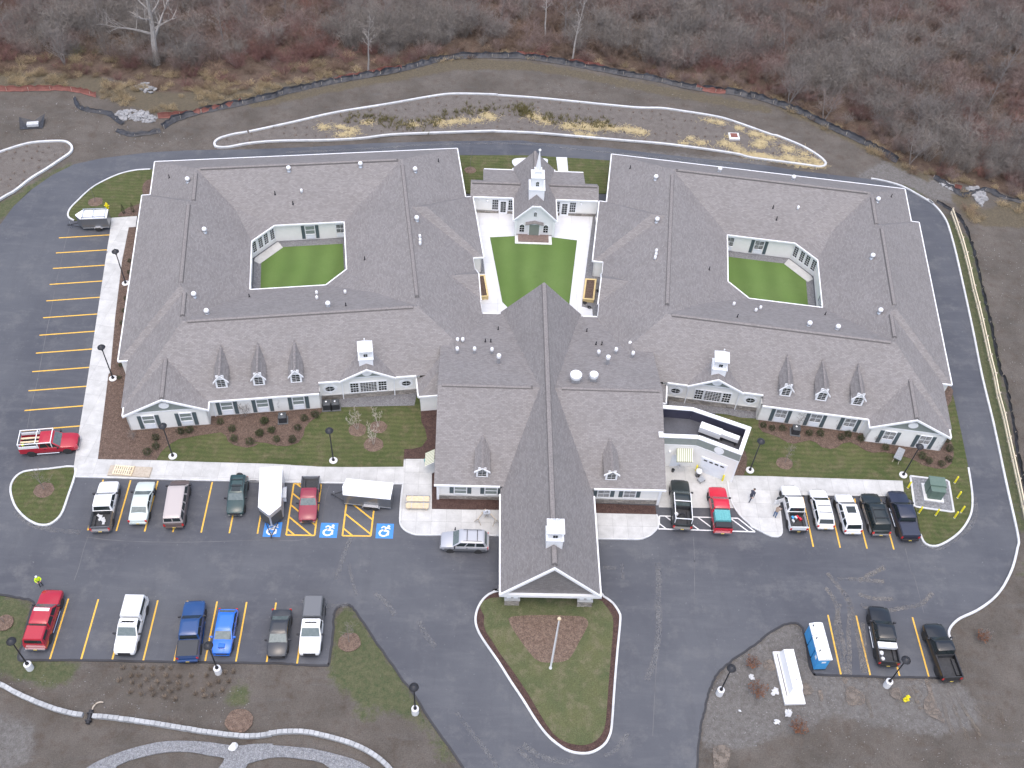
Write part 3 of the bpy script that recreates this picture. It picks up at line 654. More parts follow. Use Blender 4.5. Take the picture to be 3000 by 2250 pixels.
slabs('sidewalk', E_RUN, 'pale concrete forecourt on the bench side of the canopy', 0.0, 1.5, .132, (-6.29, 13.03))
slabs('sidewalk', [(9.28, 13), (16.63, 13), (16.83, 12.41), (16.77, 11.81), (16.46, 11.22), (15.9, 10.62), (15.11, 10.16), (14.34, 10), (9.12, 9.94)], 'pale concrete forecourt on the loading side of the canopy', 0.0, 1.5, .13, (10.54, 12.99))
slabs('sidewalk', [(24.62, 17.57), (25.16, 18.11), (29.42, 18.11), (43.49, 17.96), (43.17, 15.94), (32.08, 15.79), (30.02, 15.93), (29.75, 15.34), (29.62, 14.41), (29.5, 13.04), (29.36, 11.4), (29.19, 10.96), (28.96, 10.73), (28.45, 10.68), (27.96, 10.78), (26.23, 11.84), (26.29, 11.91), (25.22, 13.23), (24.67, 14.73), (24.55, 16.12)], 'pale concrete walk where two people stand by the white pickup', -.012, 1.7, .13, (27.22, 18.04))
slabs('loading_apron', [(17.29, 19.73), (20.74, 19.18), (24.93, 18.34), (24.66, 17.54), (24.56, 16.12), (24.69, 14.7), (24.76, 14.03), (16.98, 13.91), (16.98, 16.53)], 'concrete loading apron in front of the garage door', 0.0, 3.2, .05, (16.98, 13.91))
kerb([(24.62, 17.57), (24.55, 16.12), (24.67, 14.73), (25.22, 13.23), (26.29, 11.91), (26.23, 11.84), (27.96, 10.78), (28.45, 10.68), (28.96, 10.73), (29.19, 10.96), (29.36, 11.4), (29.5, 13.04), (29.62, 14.41), (29.75, 15.34), (30.02, 15.93)], 'pale kerb of the walk curving beside the white hatched zone', .14, .138)
kerb([(16.63, 13), (16.83, 12.41), (16.77, 11.81), (16.46, 11.22), (15.9, 10.62), (15.11, 10.16), (14.34, 10), (12.35, 9.98), (10.36, 9.97)], 'pale rounded kerb at the canopy end of the white hatched zone', .14, .14)
kerb([(-9.41, 16.05), (-9.49, 14.24), (-9.45, 11.71), (-9.28, 10.99), (-8.88, 10.49), (-8.12, 10.08), (-7.13, 9.96), (-3.46, 10.06), (0.63, 10.09)], 'pale rounded kerb of the forecourt beside the silver crossover', .14, .141)
kerb([(-42.66, 15.99), (-31.09, 15.91), (-24.09, 15.96), (-25.11, 15.93), (-21.34, 15.92), (-9.41, 16.05)], 'long straight kerb at the heads of the front parking bays', .14, .138, 0)
# outer kerb of the ring drive
kerb([(52.33, 69.57), (53.8, 69.25), (56.32, 68.17), (58.39, 66.14), (59.84, 64.51), (59.26, 65.51), (60, 63.85), (60.49, 61.95), (60.55, 59.81), (60.11, 55.38), (59.29, 49.3), (58.13, 41.24), (56.88, 33.23), (56.03, 26.39), (54.86, 18.42), (53.88, 11.44), (53.33, 9.95), (52.32, 8.06), (51.45, 6.76), (50.19, 5.21), (48.8, 3.96), (46.96, 2.79), (45.13, 1.96), (44.22, 1.35), (43.61, 0.7), (43.4, 0.18), (43.43, -0.36)], 'long white kerb along the outer side of the drive beside the timber guard rail', .22, .16)

# ---------------- planted rain gardens behind the building
BED_K = [(-34.52, 74.98), (-28.87, 77.52), (-23.09, 80.27), (-16.22, 82.7), (-9.18, 85.35), (-5.94, 86.11), (-0.1, 86.29), (0.24, 86.15), (6.64, 85.8), (16.67, 84.75), (21.23, 84.37), (24.36, 84.48), (27.61, 83.92), (32.09, 82.98), (34.69, 81.92), (39.89, 78.94), (40.49, 78.83), (43.7, 76.68), (45.63, 74.63), (46.48, 73.12), (46.39, 72.27), (45.59, 71.8), (44.22, 72), (41.15, 72.52), (36, 73.34), (33.55, 74.19), (24.89, 75.67), (17.86, 76.25), (10.83, 76.82), (5.55, 77.22), (0.26, 77.24), (-0.94, 77.25), (-8.79, 76.32), (-14.82, 75.51), (-19.04, 74.38), (-24.1, 73.64), (-29.99, 73.13), (-34.1, 72.32), (-36.76, 71.32), (-38.17, 71.23), (-38.66, 71.62), (-38.72, 72.45), (-38.12, 73.33), (-36.42, 74.29)]
bed('rain_garden', BED_K, .0, 'bed_earth', 'long grey planting bed with straw patches behind the building', 3)
kerb(BED_K, 'long white kerb round the straw-strewn bed behind the building', .30, .20, 4, True)
BED_L = [(-78.24, 60.84), (-73.01, 63.68), (-66.57, 68.41), (-64.3, 70.04), (-62.4, 70.85), (-59.22, 71.27), (-58.11, 70.84), (-57.45, 69.92), (-57.4, 68.83), (-58.17, 67.44), (-59.49, 65.24), (-60.94, 63.09), (-62.21, 60.48), (-63.53, 58.68), (-68.45, 50.64), (-74.44, 47.01)]
bed('rain_garden', BED_L, .0, 'bed_earth', 'brown planting bed with rows of seedlings beside the curved drive', 3)
kerb(BED_L, 'white kerb round the brown seedling bed beside the curved drive', .30, .20, 4, True)

# ---------------- riverstone swale below the block wall
GRAVEL_OUT = [(-35.53, -14.87), (-33.9, -13.42), (-33.04, -12.8), (-31.2, -11.94), (-28.78, -11.22), (-26.75, -11.01), (-24.13, -11.1), (-21.99, -11.39), (-20.45, -11.21), (-18.76, -11.16), (-18.68, -11.3), (-15.51, -11.52), (-12.82, -12.12), (-11.21, -12.63), (-9.98, -13.55), (-12.1, -14.19), (-14.32, -12.77), (-15.91, -12.48), (-17.7, -12.29), (-19.04, -12.41), (-20.52, -12.85), (-20.68, -13.06), (-21.52, -14.2), (-23.14, -14.22), (-23.01, -13.28), (-22.64, -12.46), (-23.91, -12.26), (-25.52, -11.97), (-27.58, -12), (-29.54, -12.44), (-31.41, -13.19), (-32.53, -14.84)]
struct('gravel_swale', MB().prism(smooth_line(GRAVEL_OUT, 2, True), -.1, .03), 'gravel', 'pale crushed stone swale below the block wall')

# ================================================================ THE BUILDING
AX = 5.1                                      # x of the building's axis
WA = math.radians(7.6); WC, WSN = math.cos(WA), math.sin(WA)
def wing_xf(m):
    """wing plan (u,v) to world; m = 1 for one wing, -1 for its mirror image"""
    return lambda u, v, z: (AX + m*(u*WC - v*WSN), u*WSN + v*WC, z)
def mid_xf(x, y, z): return (AX+x, y, z)

def subtract(poly, conv):
    """convex poly minus convex polygon -> convex pieces"""
    out = []; cur = poly
    for i in range(len(conv)):
        (x0, y0), (x1, y1) = conv[i], conv[(i+1) % len(conv)]
        a, b = -(y1-y0), x1-x0; c = -(a*x0+b*y0)
        o = clip_half(cur, -a, -b, -c)
        if len(o) >= 3 and abs(area(o)) > 1e-4: out.append(o)
        cur = clip_half(cur, a, b, c)
        if len(cur) < 3 or abs(area(cur)) < 1e-5: return out
    return out
def roof_faces(bodies):
    res = []
    for i, (pi, pli) in enumerate(bodies):
        for k, P_ in enumerate(pli):
            face = pi
            for m_, Q in enumerate(pli):
                if m_ != k: face = clip_half(face, Q[0]-P_[0], Q[1]-P_[1], Q[2]-P_[2])
                if len(face) < 3: break
            if len(face) < 3 or abs(area(face)) < 1e-4: continue
            pieces = [face]
            for j, (pj, plj) in enumerate(bodies):
                if j == i: continue
                e = 1e-5 if j < i else -1e-5
                reg = pj
                for Q in plj:
                    reg = clip_half(reg, Q[0]-P_[0], Q[1]-P_[1], Q[2]-P_[2]+e)
                    if len(reg) < 3: break
                reg = dedupe(reg) if len(reg) >= 3 else []
                if len(reg) < 3 or abs(area(reg)) < 1e-4: continue
                if area(reg) < 0: reg = reg[::-1]
                nxt = []
                for p in pieces: nxt += subtract(p, reg)
                pieces = nxt
            for p in pieces:
                p = dedupe(p)
                if len(p) >= 3 and abs(area(p)) > 1e-3: res.append((p, P_))
    return res
def build_roof(bodies, xf, parent, name='roof'):
    verts, faces, uvs = [], [], []
    for p, (a, b, c) in roof_faces(bodies):
        k = len(verts)
        g = math.hypot(a, b); ux, uy = (-b/g, a/g); L = math.sqrt(1+g*g)
        for x, y in p:
            verts.append(xf(x, y, a*x+b*y+c)); uvs.append((x*ux+y*uy, (x*a+y*b)/g*L))
        faces.append(tuple(range(k, k+len(p))))
    O = ORIGIN[parent.name]
    me = bpy.data.meshes.new(name); me.from_pydata([(x-O[0], y-O[1], z-O[2]) for x, y, z in verts], [], faces)
    uvl = me.uv_layers.new(name='UVMap')
    for lp in me.loops: uvl.data[lp.index].uv = uvs[lp.vertex_index]
    bm = bmesh.new(); bm.from_mesh(me)
    for f in bm.faces:
        if f.normal.z < 0: f.normal_flip()
    bm.to_mesh(me); bm.free()
    me.materials.append(MATS['shingle'])
    return put(name, me, parent)
def height(bodies, x, y):
    z = 0.0
    for p, pl in bodies:
        ok = all((p[(i+1) % len(p)][0]-p[i][0])*(y-p[i][1])-(p[(i+1) % len(p)][1]-p[i][1])*(x-p[i][0]) >= -1e-9 for i in range(len(p)))
        if ok: z = max(z, min(a*x+b*y+c for a, b, c in pl))
    return z
def ridge_cap(xf, a, b, parent, w=.36, name='ridge_cap', step=.34, vent=True):
    """overlapping cap shingles along a ridge or hip from a to b (local, 3d); each cap tilts up a little"""
    a = Vector(a); b = Vector(b); d = b-a; L = d.length; d.normalize()
    n = Vector((-d.y, d.x, 0)).normalized(); mb = MB(xf); k = int(L/step)
    for i in range(k):
        p = a+d*(i*step); q = a+d*((i+1.12)*step); up = Vector((0, 0, .085)); lo = Vector((0, 0, .055)); dr = Vector((0, 0, -w*.26))
        ww = n*(w/2)*rnd.uniform(.96, 1.04)
        P_ = [p+up, p+ww+dr+up, p-ww+dr+up, q+lo, q+ww+dr+lo, q-ww+dr+lo, p+ww+dr-up, p-ww+dr-up]
        mb.add([tuple(v) for v in P_], [(0, 1, 4, 3), (0, 3, 5, 2), (0, 2, 1), (1, 2, 7, 6)])
    o = mb.build(name, 'ridge_shingle', parent); o['kind'] = 'stuff'
    if not vent: return o
    vb = MB(xf); hw_ = w*.5+.07; z_ = Vector((0, 0, .03)); dr = Vector((0, 0, -hw_*.52))  # added dark strip below the caps, paints a shadow edge along the ridge
    vb.add([tuple(v) for v in (a+z_, a+n*hw_+dr+z_, a-n*hw_+dr+z_, b+z_, b+n*hw_+dr+z_, b-n*hw_+dr+z_, a+n*hw_+dr-z_*2, a-n*hw_+dr-z_*2, b+n*hw_+dr-z_*2, b-n*hw_+dr-z_*2)], [(0, 1, 4, 3), (0, 3, 5, 2), (1, 6, 8, 4), (2, 5, 9, 7)]).build('ridge_shade_strip', 'ridge_shade_strip', parent)
    return o
def walls(xf, pts, parent, z1=EV-.12, z0=-.02, name='wall', material='siding', closed=False, t=.16):
    """thin wall panels along a plan line, one object for each straight run"""
    n = len(pts)
    for i in range(n if closed else n-1):
        a, b = pts[i], pts[(i+1) % n]
        L = math.hypot(b[0]-a[0], b[1]-a[1]); dx, dy = (b[0]-a[0])/L, (b[1]-a[1])/L
        MB(xf).obox(((a[0]+b[0])/2, (a[1]+b[1])/2), (dx, dy), (-dy, dx), L/2+t/2-.003*(i % 2), t/2-.002*(i % 3), z0, z1 if not isinstance(z1, (list, tuple)) else z1[i]).build(name, material, parent)
def fascia(xf, pts, parent, z=EV, name='gutter', h=.19, w=.15, closed=False):
    n = len(pts); mb = MB(xf)
    for i in range(n if closed else n-1):
        a, b = pts[i], pts[(i+1) % n]
        za = a[2] if len(a) > 2 else z; zb = b[2] if len(b) > 2 else z
        mb.beam((a[0], a[1], za+.035), (b[0], b[1], zb+.035), w, h)
    return mb.build(name, 'white_trim', parent)
def wall_box(mb, o, d, n, s0, s1, n0, n1, z0, z1):
    """box on a wall: s along the wall, n outwards from its face"""
    P_ = []
    for z in (z0, z1):
        for s, q in ((s0, n0), (s1, n0), (s1, n1), (s0, n1)):
            P_.append((o[0]+d[0]*s+n[0]*q, o[1]+d[1]*s+n[1]*q, z))
    return mb.add(P_, [(0,3,2,1),(4,5,6,7),(0,1,5,4),(1,2,6,5),(2,3,7,6),(3,0,4,7)])
def window(xf, o, d, n, w, z0, z1, parent, glass='glass', shutters=True, panel=0.0, grid=(2, 3), sashes=2, name='window', sw=.40):
    """a sash window on a wall at plan point o; d along the wall, n outwards"""
    fr = MB(xf); t = .09
    wall_box(fr, o, d, n, -w/2-t, -w/2, .0, .10, z0-t, z1+t); wall_box(fr, o, d, n, w/2, w/2+t, .0, .10, z0-t, z1+t)
    wall_box(fr, o, d, n, -w/2, w/2, .0, .10, z1, z1+t); wall_box(fr, o, d, n, -w/2, w/2, .0, .12, z0-t, z0)
    F = fr.build(name, 'white_trim', parent)
    H = (z1-z0)/sashes
    for k in range(sashes):
        a, b = z0+k*H+.03*(k > 0), z0+(k+1)*H-.03*(k < sashes-1)
        wall_box(MB(xf), o, d, n, -w/2, w/2, .02, .05, a, b).build('pane', glass, F)
    mu = MB(xf)
    for k in range(1, sashes): wall_box(mu, o, d, n, -w/2, w/2, .03, .085, z0+k*H-.035, z0+k*H+.035)
    if grid and glass == 'glass':
        for i in range(1, grid[0]): wall_box(mu, o, d, n, -w/2+w*i/grid[0]-.016, -w/2+w*i/grid[0]+.016, .03, .07, z0, z1)
        for j in range(1, grid[1]*sashes):
            if j % grid[1]: wall_box(mu, o, d, n, -w/2, w/2, .03, .07, z0+(z1-z0)*j/(grid[1]*sashes)-.016, z0+(z1-z0)*j/(grid[1]*sashes)+.016)
    if mu.v: mu.build('muntin', 'white_trim', F)
    if shutters:
        for s in (-1, 1):
            sm = MB(xf); c = s*(w/2+t+.03+sw/2)
            zs = z0-(t+panel if panel else .03); hs = z1-zs
            wall_box(sm, o, d, n, c-sw/2, c+sw/2, .0, .05, zs, z1+.03)
            for j in range(8): wall_box(sm, o, d, n, c-sw/2+.06, c+sw/2-.06, .05, .065, zs+.07+j*hs/8, zs+.07+(j+.6)*hs/8)
            sm.build('shutter', 'shutter_paint', F)
    if panel:
        wall_box(MB(xf), o, d, n, -w/2-.02, w/2+.02, .0, .07, z0-t-panel, z0-t-.002).build('panel', 'white_trim', F)
        lv = MB(xf)
        for j in range(3): wall_box(lv, o, d, n, -w/2+.08, w/2-.08, .07, .085, z0-t-panel+.08+j*panel*.28, z0-t-panel+.08+(j+.55)*panel*.28)
        lv.build('louvre', 'garage_white', F)
    return F
def oval_mesh(xf, o, d, n, rx, rz, zc, n0, n1, seg=20, sx=1.0):
    mb = MB(xf); A, B = [], []
    for k in range(seg):
        s, z = rx*math.cos(2*PI*k/seg), zc+rz*math.sin(2*PI*k/seg)
        A.append((o[0]+d[0]*s+n[0]*n0, o[1]+d[1]*s+n[1]*n0, z)); B.append((o[0]+d[0]*s+n[0]*n1, o[1]+d[1]*s+n[1]*n1, z))
    return mb.rings([A, B])
def oval_window(xf, o, d, n, parent):
    F = oval_mesh(xf, o, d, n, .78, .58, 1.95, .0, .09).build('oval_window', 'white_trim', parent)
    for s, q in ((0, .66), (0, -.66)):
        wall_box(MB(xf), o, d, n, -.14, .14, .0, .11, 1.95+q-.12, 1.95+q+.10).build('keystone', 'white_trim', F)
    oval_mesh(xf, o, d, n, .50, .36, 1.95, .05, .105).build('pane', 'glass', F)
    mu = MB(xf); wall_box(mu, o, d, n, -.014, .014, .10, .12, 1.60, 2.30); wall_box(mu, o, d, n, -.49, .49, .10, .12, 1.935, 1.965); mu.build('muntin', 'white_trim', F)
def gable(xf, u0, u1, v, zb, parent, slope, zpk, overhang=.3, material='green_siding', vent=True, ydir=-1):
    """triangular gable wall facing -v, white rake boards, frieze and round louvre"""
    um = (u0+u1)/2; q = v-ydir*overhang
    MB(xf).add([(u0, q, zb), (u1, q, zb), (um, q, zpk-.06), (u0, q+.12, zb), (u1, q+.12, zb), (um, q+.12, zpk-.06)],
               [(0, 1, 2), (5, 4, 3), (0, 3, 4, 1), (1, 4, 5, 2), (2, 5, 3, 0)]).build('gable_wall', material, parent)
    rk = MB(xf); a, b, c = (u0-.02, v, zb+.04), (um, v, zpk+.04), (u1+.02, v, zb+.04)
    rk.beam(a, b, .14, .24); rk.beam(b, c, .14, .24); rk.build('rake_board', 'white_trim', parent)
    MB(xf).box(u0+.25, u1-.25, q-.06, q, zb-.02, zb+.13).build('frieze_board', 'white_trim', parent)
    if vent: oval_mesh(xf, (um, q), (1, 0), (0, -1), .52, .44, zb+(zpk-zb)*.47, -.01, .14).build('gable_vent', 'white_trim', parent)
def dormer(xf, bodies, u, v, zpk, parent, hw=.78):
    """gabled dormer with its face at v; its roof runs back into the slope"""
    zb = height(bodies, u, v)-.05; ze = zb+1.05
    D = MB(xf); back = v
    while height(bodies, u, back) < zpk-.05: back += .05
    sb = v
    while height(bodies, u+hw, sb) < ze: sb += .05
    w_ = hw-.2
    D.add([(u-w_, v, zb-.1), (u+w_, v, zb-.1), (u+w_, v, ze), (u, v, zpk-.2), (u-w_, v, ze), (u-w_, sb+.3, zb-.1), (u+w_, sb+.3, zb-.1), (u+w_, sb+.3, ze), (u-w_, sb+.3, ze)],
          [(0, 1, 2, 3, 4), (1, 6, 7, 2), (0, 4, 8, 5)])
    Dm = D.build('dormer', 'siding', parent, fix=False)
    f = v-.18
    me_v = [xf(u, f, zpk), xf(u-hw, f, ze), xf(u, back, zpk), xf(u-hw, sb, ze), xf(u+hw, f, ze), xf(u+hw, sb, ze)]
    O = ORIGIN[parent.name]; me = bpy.data.meshes.new('dormer_roof')
    me.from_pydata([(p[0]-O[0], p[1]-O[1], p[2]-O[2]) for p in me_v], [], [(0, 1, 3, 2), (0, 2, 5, 4)])
    uvl = me.uv_layers.new(name='UVMap'); loc = [(f, 1.1), (f, 0), (back, 1.1), (sb, 0), (f, 0), (sb, 0)]
    for lp in me.loops: uvl.data[lp.index].uv = loc[lp.vertex_index]
    me.materials.append(MATS['shingle']); put('dormer_roof', me, Dm)
    rk = MB(xf); rk.beam((u-hw-.03, f, ze+.0), (u, f, zpk+.03), .12, .17); rk.beam((u, f, zpk+.03), (u+hw+.03, f, ze+.0), .12, .17); rk.build('rake_board', 'white_trim', Dm)
    ridge_cap(xf, (u, f, zpk-.03), (u, back-.2, zpk-.03), Dm, .24, vent=False)
    fr = MB(xf); o = (u, v)
    wall_box(fr, o, (1, 0), (0, -1), -w_-.02, -w_+.17, .0, .05, zb, ze+.1); wall_box(fr, o, (1, 0), (0, -1), w_-.17, w_+.02, .0, .05, zb, ze+.1)
    wall_box(fr, o, (1, 0), (0, -1), -w_+.17, w_-.17, .0, .06, zb-.02, zb+.16); wall_box(fr, o, (1, 0), (0, -1), -w_+.17, w_-.17, .0, .052, ze+.22, zpk-.12)
    fr.build('window_frame', 'white_trim', Dm)
    pn = MB(xf); a = w_-.17
    pn.add([(u-a, v-.03, zb+.16), (u+a, v-.03, zb+.16), (u+a, v-.03, ze+.05), (u+a*.6, v-.03, ze+.22), (u-a*.6, v-.03, ze+.22), (u-a, v-.03, ze+.05)], [(0, 1, 2, 3, 4, 5)])
    pn.build('pane', 'glass', Dm)
    mu = MB(xf); wall_box(mu, o, (1, 0), (0, -1), -.013, .013, .03, .045, zb+.16, ze+.22)
    for j in (1, 2, 3): wall_box(mu, o, (1, 0), (0, -1), -a, a, .03, .045, zb+.16+j*.27-.013, zb+.16+j*.27+.013)
    mu.build('muntin', 'white_trim', Dm)
def cupola(xf, u, v, zr, parent, sz=1.5, name='cupola'):
    h = sz/2
    C = MB(xf).box(u-h, u+h, v-h, v+h, zr-.75, zr+.55).build(name, 'white_trim', parent)
    MB(xf).box(u-h-.07, u+h+.07, v-h-.07, v+h+.07, zr+.55, zr+.68).build('cornice', 'white_trim', C)
    b = h*.80
    MB(xf).box(u-b, u+b, v-b, v+b, zr+.68, zr+1.75).build('lantern', 'chapel_siding', C)
    MB(xf).box(u-h-.05, u+h+.05, v-h-.05, v+h+.05, zr+1.75, zr+1.90).build('cornice', 'white_trim', C)
    t = h*.92
    MB(xf).rings([[(u-h, v-h, zr+1.90), (u+h, v-h, zr+1.90), (u+h, v+h, zr+1.90), (u-h, v+h, zr+1.90)], [(u-t, v-t, zr+2.02), (u+t, v-t, zr+2.02), (u+t, v+t, zr+2.02), (u-t, v+t, zr+2.02)], [(u-.08, v-.08, zr+2.75), (u+.08, v-.08, zr+2.75), (u+.08, v+.08, zr+2.75), (u-.08, v+.08, zr+2.75)]]).build('cupola_roof', 'white_trim', C)
    MB(xf).lathe([(.03, 0), (.03, .25), (.09, .32), (.03, .42)], (u, v, zr+2.73), 8).build('finial', 'white_trim', C)
    for o, d, n in (((u, v-b), (1, 0), (0, -1)), ((u+b, v), (0, 1), (1, 0)), ((u-b, v), (0, -1), (-1, 0)), ((u, v+b), (-1, 0), (0, 1))):
        wall_box(MB(xf), o, d, n, -.27, .27, .0, .03, zr+.85, zr+1.4).build('window_frame', 'white_trim', C)
        for i in (0, 1):
            for j in (0, 1): wall_box(MB(xf), o, d, n, -.21+i*.22, -.01+i*.22, .03, .04, zr+.91+j*.22, zr+1.11+j*.22).build('pane', 'glass', C)
def mushroom_vent(p, parent, r=.28):
    """white mushroom exhaust on a roof"""
    V = MB().lathe([(r*.55, -.35), (r*.55, .44), (r*.5, .46)], p, 10).build('roof_vent', 'galvanised', parent, 40)
    MB().lathe([(r*.9, .38), (r*1.02, .44), (r, .58), (r*.8, .70), (r*.4, .76), (.01, .78)], p, 12).build('vent_cap', 'white_trim', V, 50)
    MB().lathe([(r*.95, -.05), (r*.7, .10), (r*.6, .12)], p, 10).build('flashing', 'galvanised', V, 40)
def pipe_vent(p, parent, kind='black', h=.55, r=.06):
    if kind == 'black':
        V = MB().lathe([(r, -.3), (r, h), (r*.7, h), (r*.65, h-.1)], p, 8).build('vent_pipe', 'black_metal', parent, 40)
        MB().lathe([(r*2.6, -.08), (r*1.4, .08), (r*1.15, .12)], p, 8).build('flashing', 'black_metal', V, 40)
    else:
        V = MB().lathe([(r*1.6, -.3), (r*1.6, h)], p, 8).build('vent_pipe', 'galvanised', parent, 40)
        MB().lathe([(r*2.3, h-.22), (r*2.6, h-.05), (r*2.3, h+.16), (r*1.2, h+.22), (.01, h+.23)], p, 10).build('vent_cap', 'white_trim', V, 50)
def downspout(xf, u, v, z0, z1, n, parent):
    MB(xf).box(u-.05, u+.05, v-.05, v+.05, z0, z1).build('downspout', 'white_trim', parent)

def make_wing(m, label, glass, vents, smalls, blacks):
    xf = wing_xf(m); bx, by, _ = xf(-22, 48, 0)
    W = thing('residential_wing', label, 'building', (bx, by, 0), 0, 'courtyard wings of the care home', True)
    roof = build_roof(WING, xf, W)
    rz = RZ+.03; wz = 2.8+.614*6.4+.03
    ws = height(WING, -35.1, 50)
    for a, b in (((-33.9, 63.1, rz), (-9.5, 63.1, rz)), ((-34.4, 62.2, rz), (-34.4, 57.0, rz)), ((-34.85, 55.9, height(WING, -34.85, 50)+.03), (-34.85, 42.6, height(WING, -34.85, 50)+.03)),
                 ((-34.4, 41.2, rz), (-34.4, 37.6, rz)), ((-33.8, 36.8, rz), (-9.6, 36.8, rz)), ((-9.05, 62.0, rz), (-9.05, 38.2, rz)), ((-36.15, 33.2, 4.98+.03), (-36.15, 27.45, 4.98+.03)), ):
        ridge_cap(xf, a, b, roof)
    # outside walls, set in under the eaves
    e = .32
    walls(xf, [(-31.8-e+.05, 28.5+e), (-20.35, 28.5+e)], W); walls(xf, [(-31.8-e, 27.4+e), (-31.8-e, 28.5+e)], W)
    walls(xf, [(-40.5+e, 27.4+e), (-31.8-e, 27.4+e)], W); walls(xf, [(-40.5+e, 35.2+e), (-40.5+e, 27.4+e)], W)
    walls(xf, [(-41.75+e, 63.3-e), (-41.75+e, 35.2+e), (-40.5+e, 35.2+e)], W)
    walls(xf, [(-1.2-e, 70.05-e), (-40.75+e, 70.05-e), (-40.75+e, 63.3-e), (-41.75+e, 63.3-e)], W)
    walls(xf, [(-1.2-e, 70.05-e), (-1.2-e, 59.8-e), (-.25-e, 59.8-e), (-.25-e, 48.3+e), (-1.6-e, 48.3+e), (-1.6-e, 39.0)], W)
    walls(xf, [(-20.35, 29.98), (-9.55, 29.98)], W, 3.2); walls(xf, [(-20.35, 28.5+e), (-20.35, 29.98)], W); walls(xf, [(-9.55, 29.98), (-9.55, 27.05+e-.05), (-6.5, 27.05+e-.05)], W)
    # courtyard walls
    ct = [(-28.0-e, 45.1-e), (-28.0-e, 53.5+.1), (-25.3-.1, 56.2+e), (-16.8+e, 56.2+e), (-16.8+e, 47.6-.1), (-19.3+.1, 45.1-e)]
    walls(xf, ct, W, closed=True, material='siding')
    # gutters
    fascia(xf, [(-31.8, 27.45), (-31.8, 28.5), (-20.35, 28.5)], W); fascia(xf, [(-40.5, 27.45), (-40.5, 35.2), (-41.75, 35.2), (-41.75, 63.3), (-40.75, 63.3), (-40.75, 70.05), (-1.2, 70.05), (-1.2, 59.8), (-.25, 59.8), (-.25, 48.3), (-1.6, 48.3), (-1.6, 46.2)], W)
    fascia(xf, [(-1.6, 41.0), (-1.6, 38.7)], W); fascia(xf, [(-28.0, 45.1), (-28.0, 53.5), (-25.3, 56.2), (-16.8, 56.2), (-16.8, 47.6), (-19.3, 45.1)], W, closed=True)
    fascia(xf, [(-20.35, 29.6, 3.32), (-18.2, 29.6, 3.32)], W); fascia(xf, [(-12.1, 29.6, 3.32), (-9.9, 29.6, 3.32)], W); fascia(xf, [(-9.9, 30.3), (-9.9, 27.05), (-6.2, 27.05)], W)
    gable(xf, -40.5, -31.8, 27.4, EV-.05, W, .5, 4.97, .30)
    gable(xf, -18.2, -12.1, 29.45, 3.36, W, .54, 5.04, .42)
    rk = MB(xf); rk.beam((-1.45, 41.0, EV+.04), (-1.45, 43.6, 4.62), .12, .2); rk.beam((-1.45, 43.6, 4.62), (-1.45, 46.2, EV+.04), .12, .2); rk.build('rake_board', 'white_trim', W)
    for u in (-30.4, -26.53, -22.65): dormer(xf, WING, u, 29.85, 5.5, W)
    cupola(xf, -15.15, 31.1, 5.05, W)
    S, So = (1, 0), (0, -1)
    for u in (-38.1, -34.3): window(xf, (u, 27.4+e-.08), S, So, 1.15, 1.10, 2.30, W, glass, True, .75)
    for u in (-30.15, -26.45, -22.65): window(xf, (u, 28.5+e-.08), S, So, 1.15, 1.10, 2.30, W, glass, True, .75)
    for u in (-19.25, -11.0): oval_window(xf, (u, 29.9), S, So, W)
    # triple window and stone base under it
    window(xf, (-15.1, 29.9), S, So, 1.75, 1.05, 2.55, W, 'glass', False, 0, (6, 6), 1)
    for u in (-16.62, -13.58): window(xf, (u, 29.9), S, So, .85, 1.05, 2.55, W, 'glass', False, 0, (3, 2), 2)
    stone_base(xf, (-20.25, 29.9), (-9.65, 29.9), So, .85, W)
    downspout(xf, -17.9, 29.8, 0, 3.2, So, W); downspout(xf, -12.3, 29.8, 0, 3.2, So, W); downspout(xf, -31.55, 28.7, 0, 2.75, So, W)
    # courtyard windows: two shuttered on the long side, four tall ones on the cut corner
    window(xf, (-21.1, 56.2+e-.08), S, So, 1.1, .95, 2.25, W, glass, True, .65); window(xf, (-17.35, 56.2+e-.08), S, So, 1.0, .95, 2.25, W, 'glass', False, .65)
    dg, dn = (R2, R2), (R2, -R2); mx, my = (-28.0-e-25.4)/2, (53.6+56.2+e)/2
    for s in (-1.55, -.52, .40, 1.45): window(xf, (mx+dg[0]*s+dn[0]*.08, my+dg[1]*s+dn[1]*.08), dg, dn, .62, .75, 2.35, W, 'glass', False, 0, (2, 5), 1)
    window(xf, (-28.0-e+.08, 47.2), (0, -1), (1, 0), 1.1, .95, 2.25, W, 'glass', True, 0)
    for p in vents: mushroom_vent(xf(*p), W)
    for p in smalls: pipe_vent(xf(*p), W, 'white', .35, .065)
    for p in blacks: pipe_vent(xf(*p), W, 'black', .5)
    # courtyard floor
    cx, cy, _ = xf(-22.4, 50.6, 0)
    C = struct('courtyard_gravel', MB().prism([xf(u, v, 0)[:2] for u, v in ((-28.1, 45.0), (-28.1, 53.4), (-25.4, 56.3), (-16.7, 56.3), (-16.7, 47.7), (-19.4, 45.0))], -.02, .06), 'gravel_dark', 'dark gravel margin of the courtyard ' + ('where blinds hang' if m > 0 else 'with uncurtained panes'))
    struct('courtyard_turf', MB().prism([xf(u, v, 0)[:2] for u, v in ((-27.2, 44.9), (-27.2, 53.0), (-25.0, 55.2), (-17.2, 55.2), (-17.2, 47.0), (-19.5, 44.9))], .05, .10), 'turf', 'bright green turf of the courtyard ' + ('where blinds hang' if m > 0 else 'with uncurtained panes'))
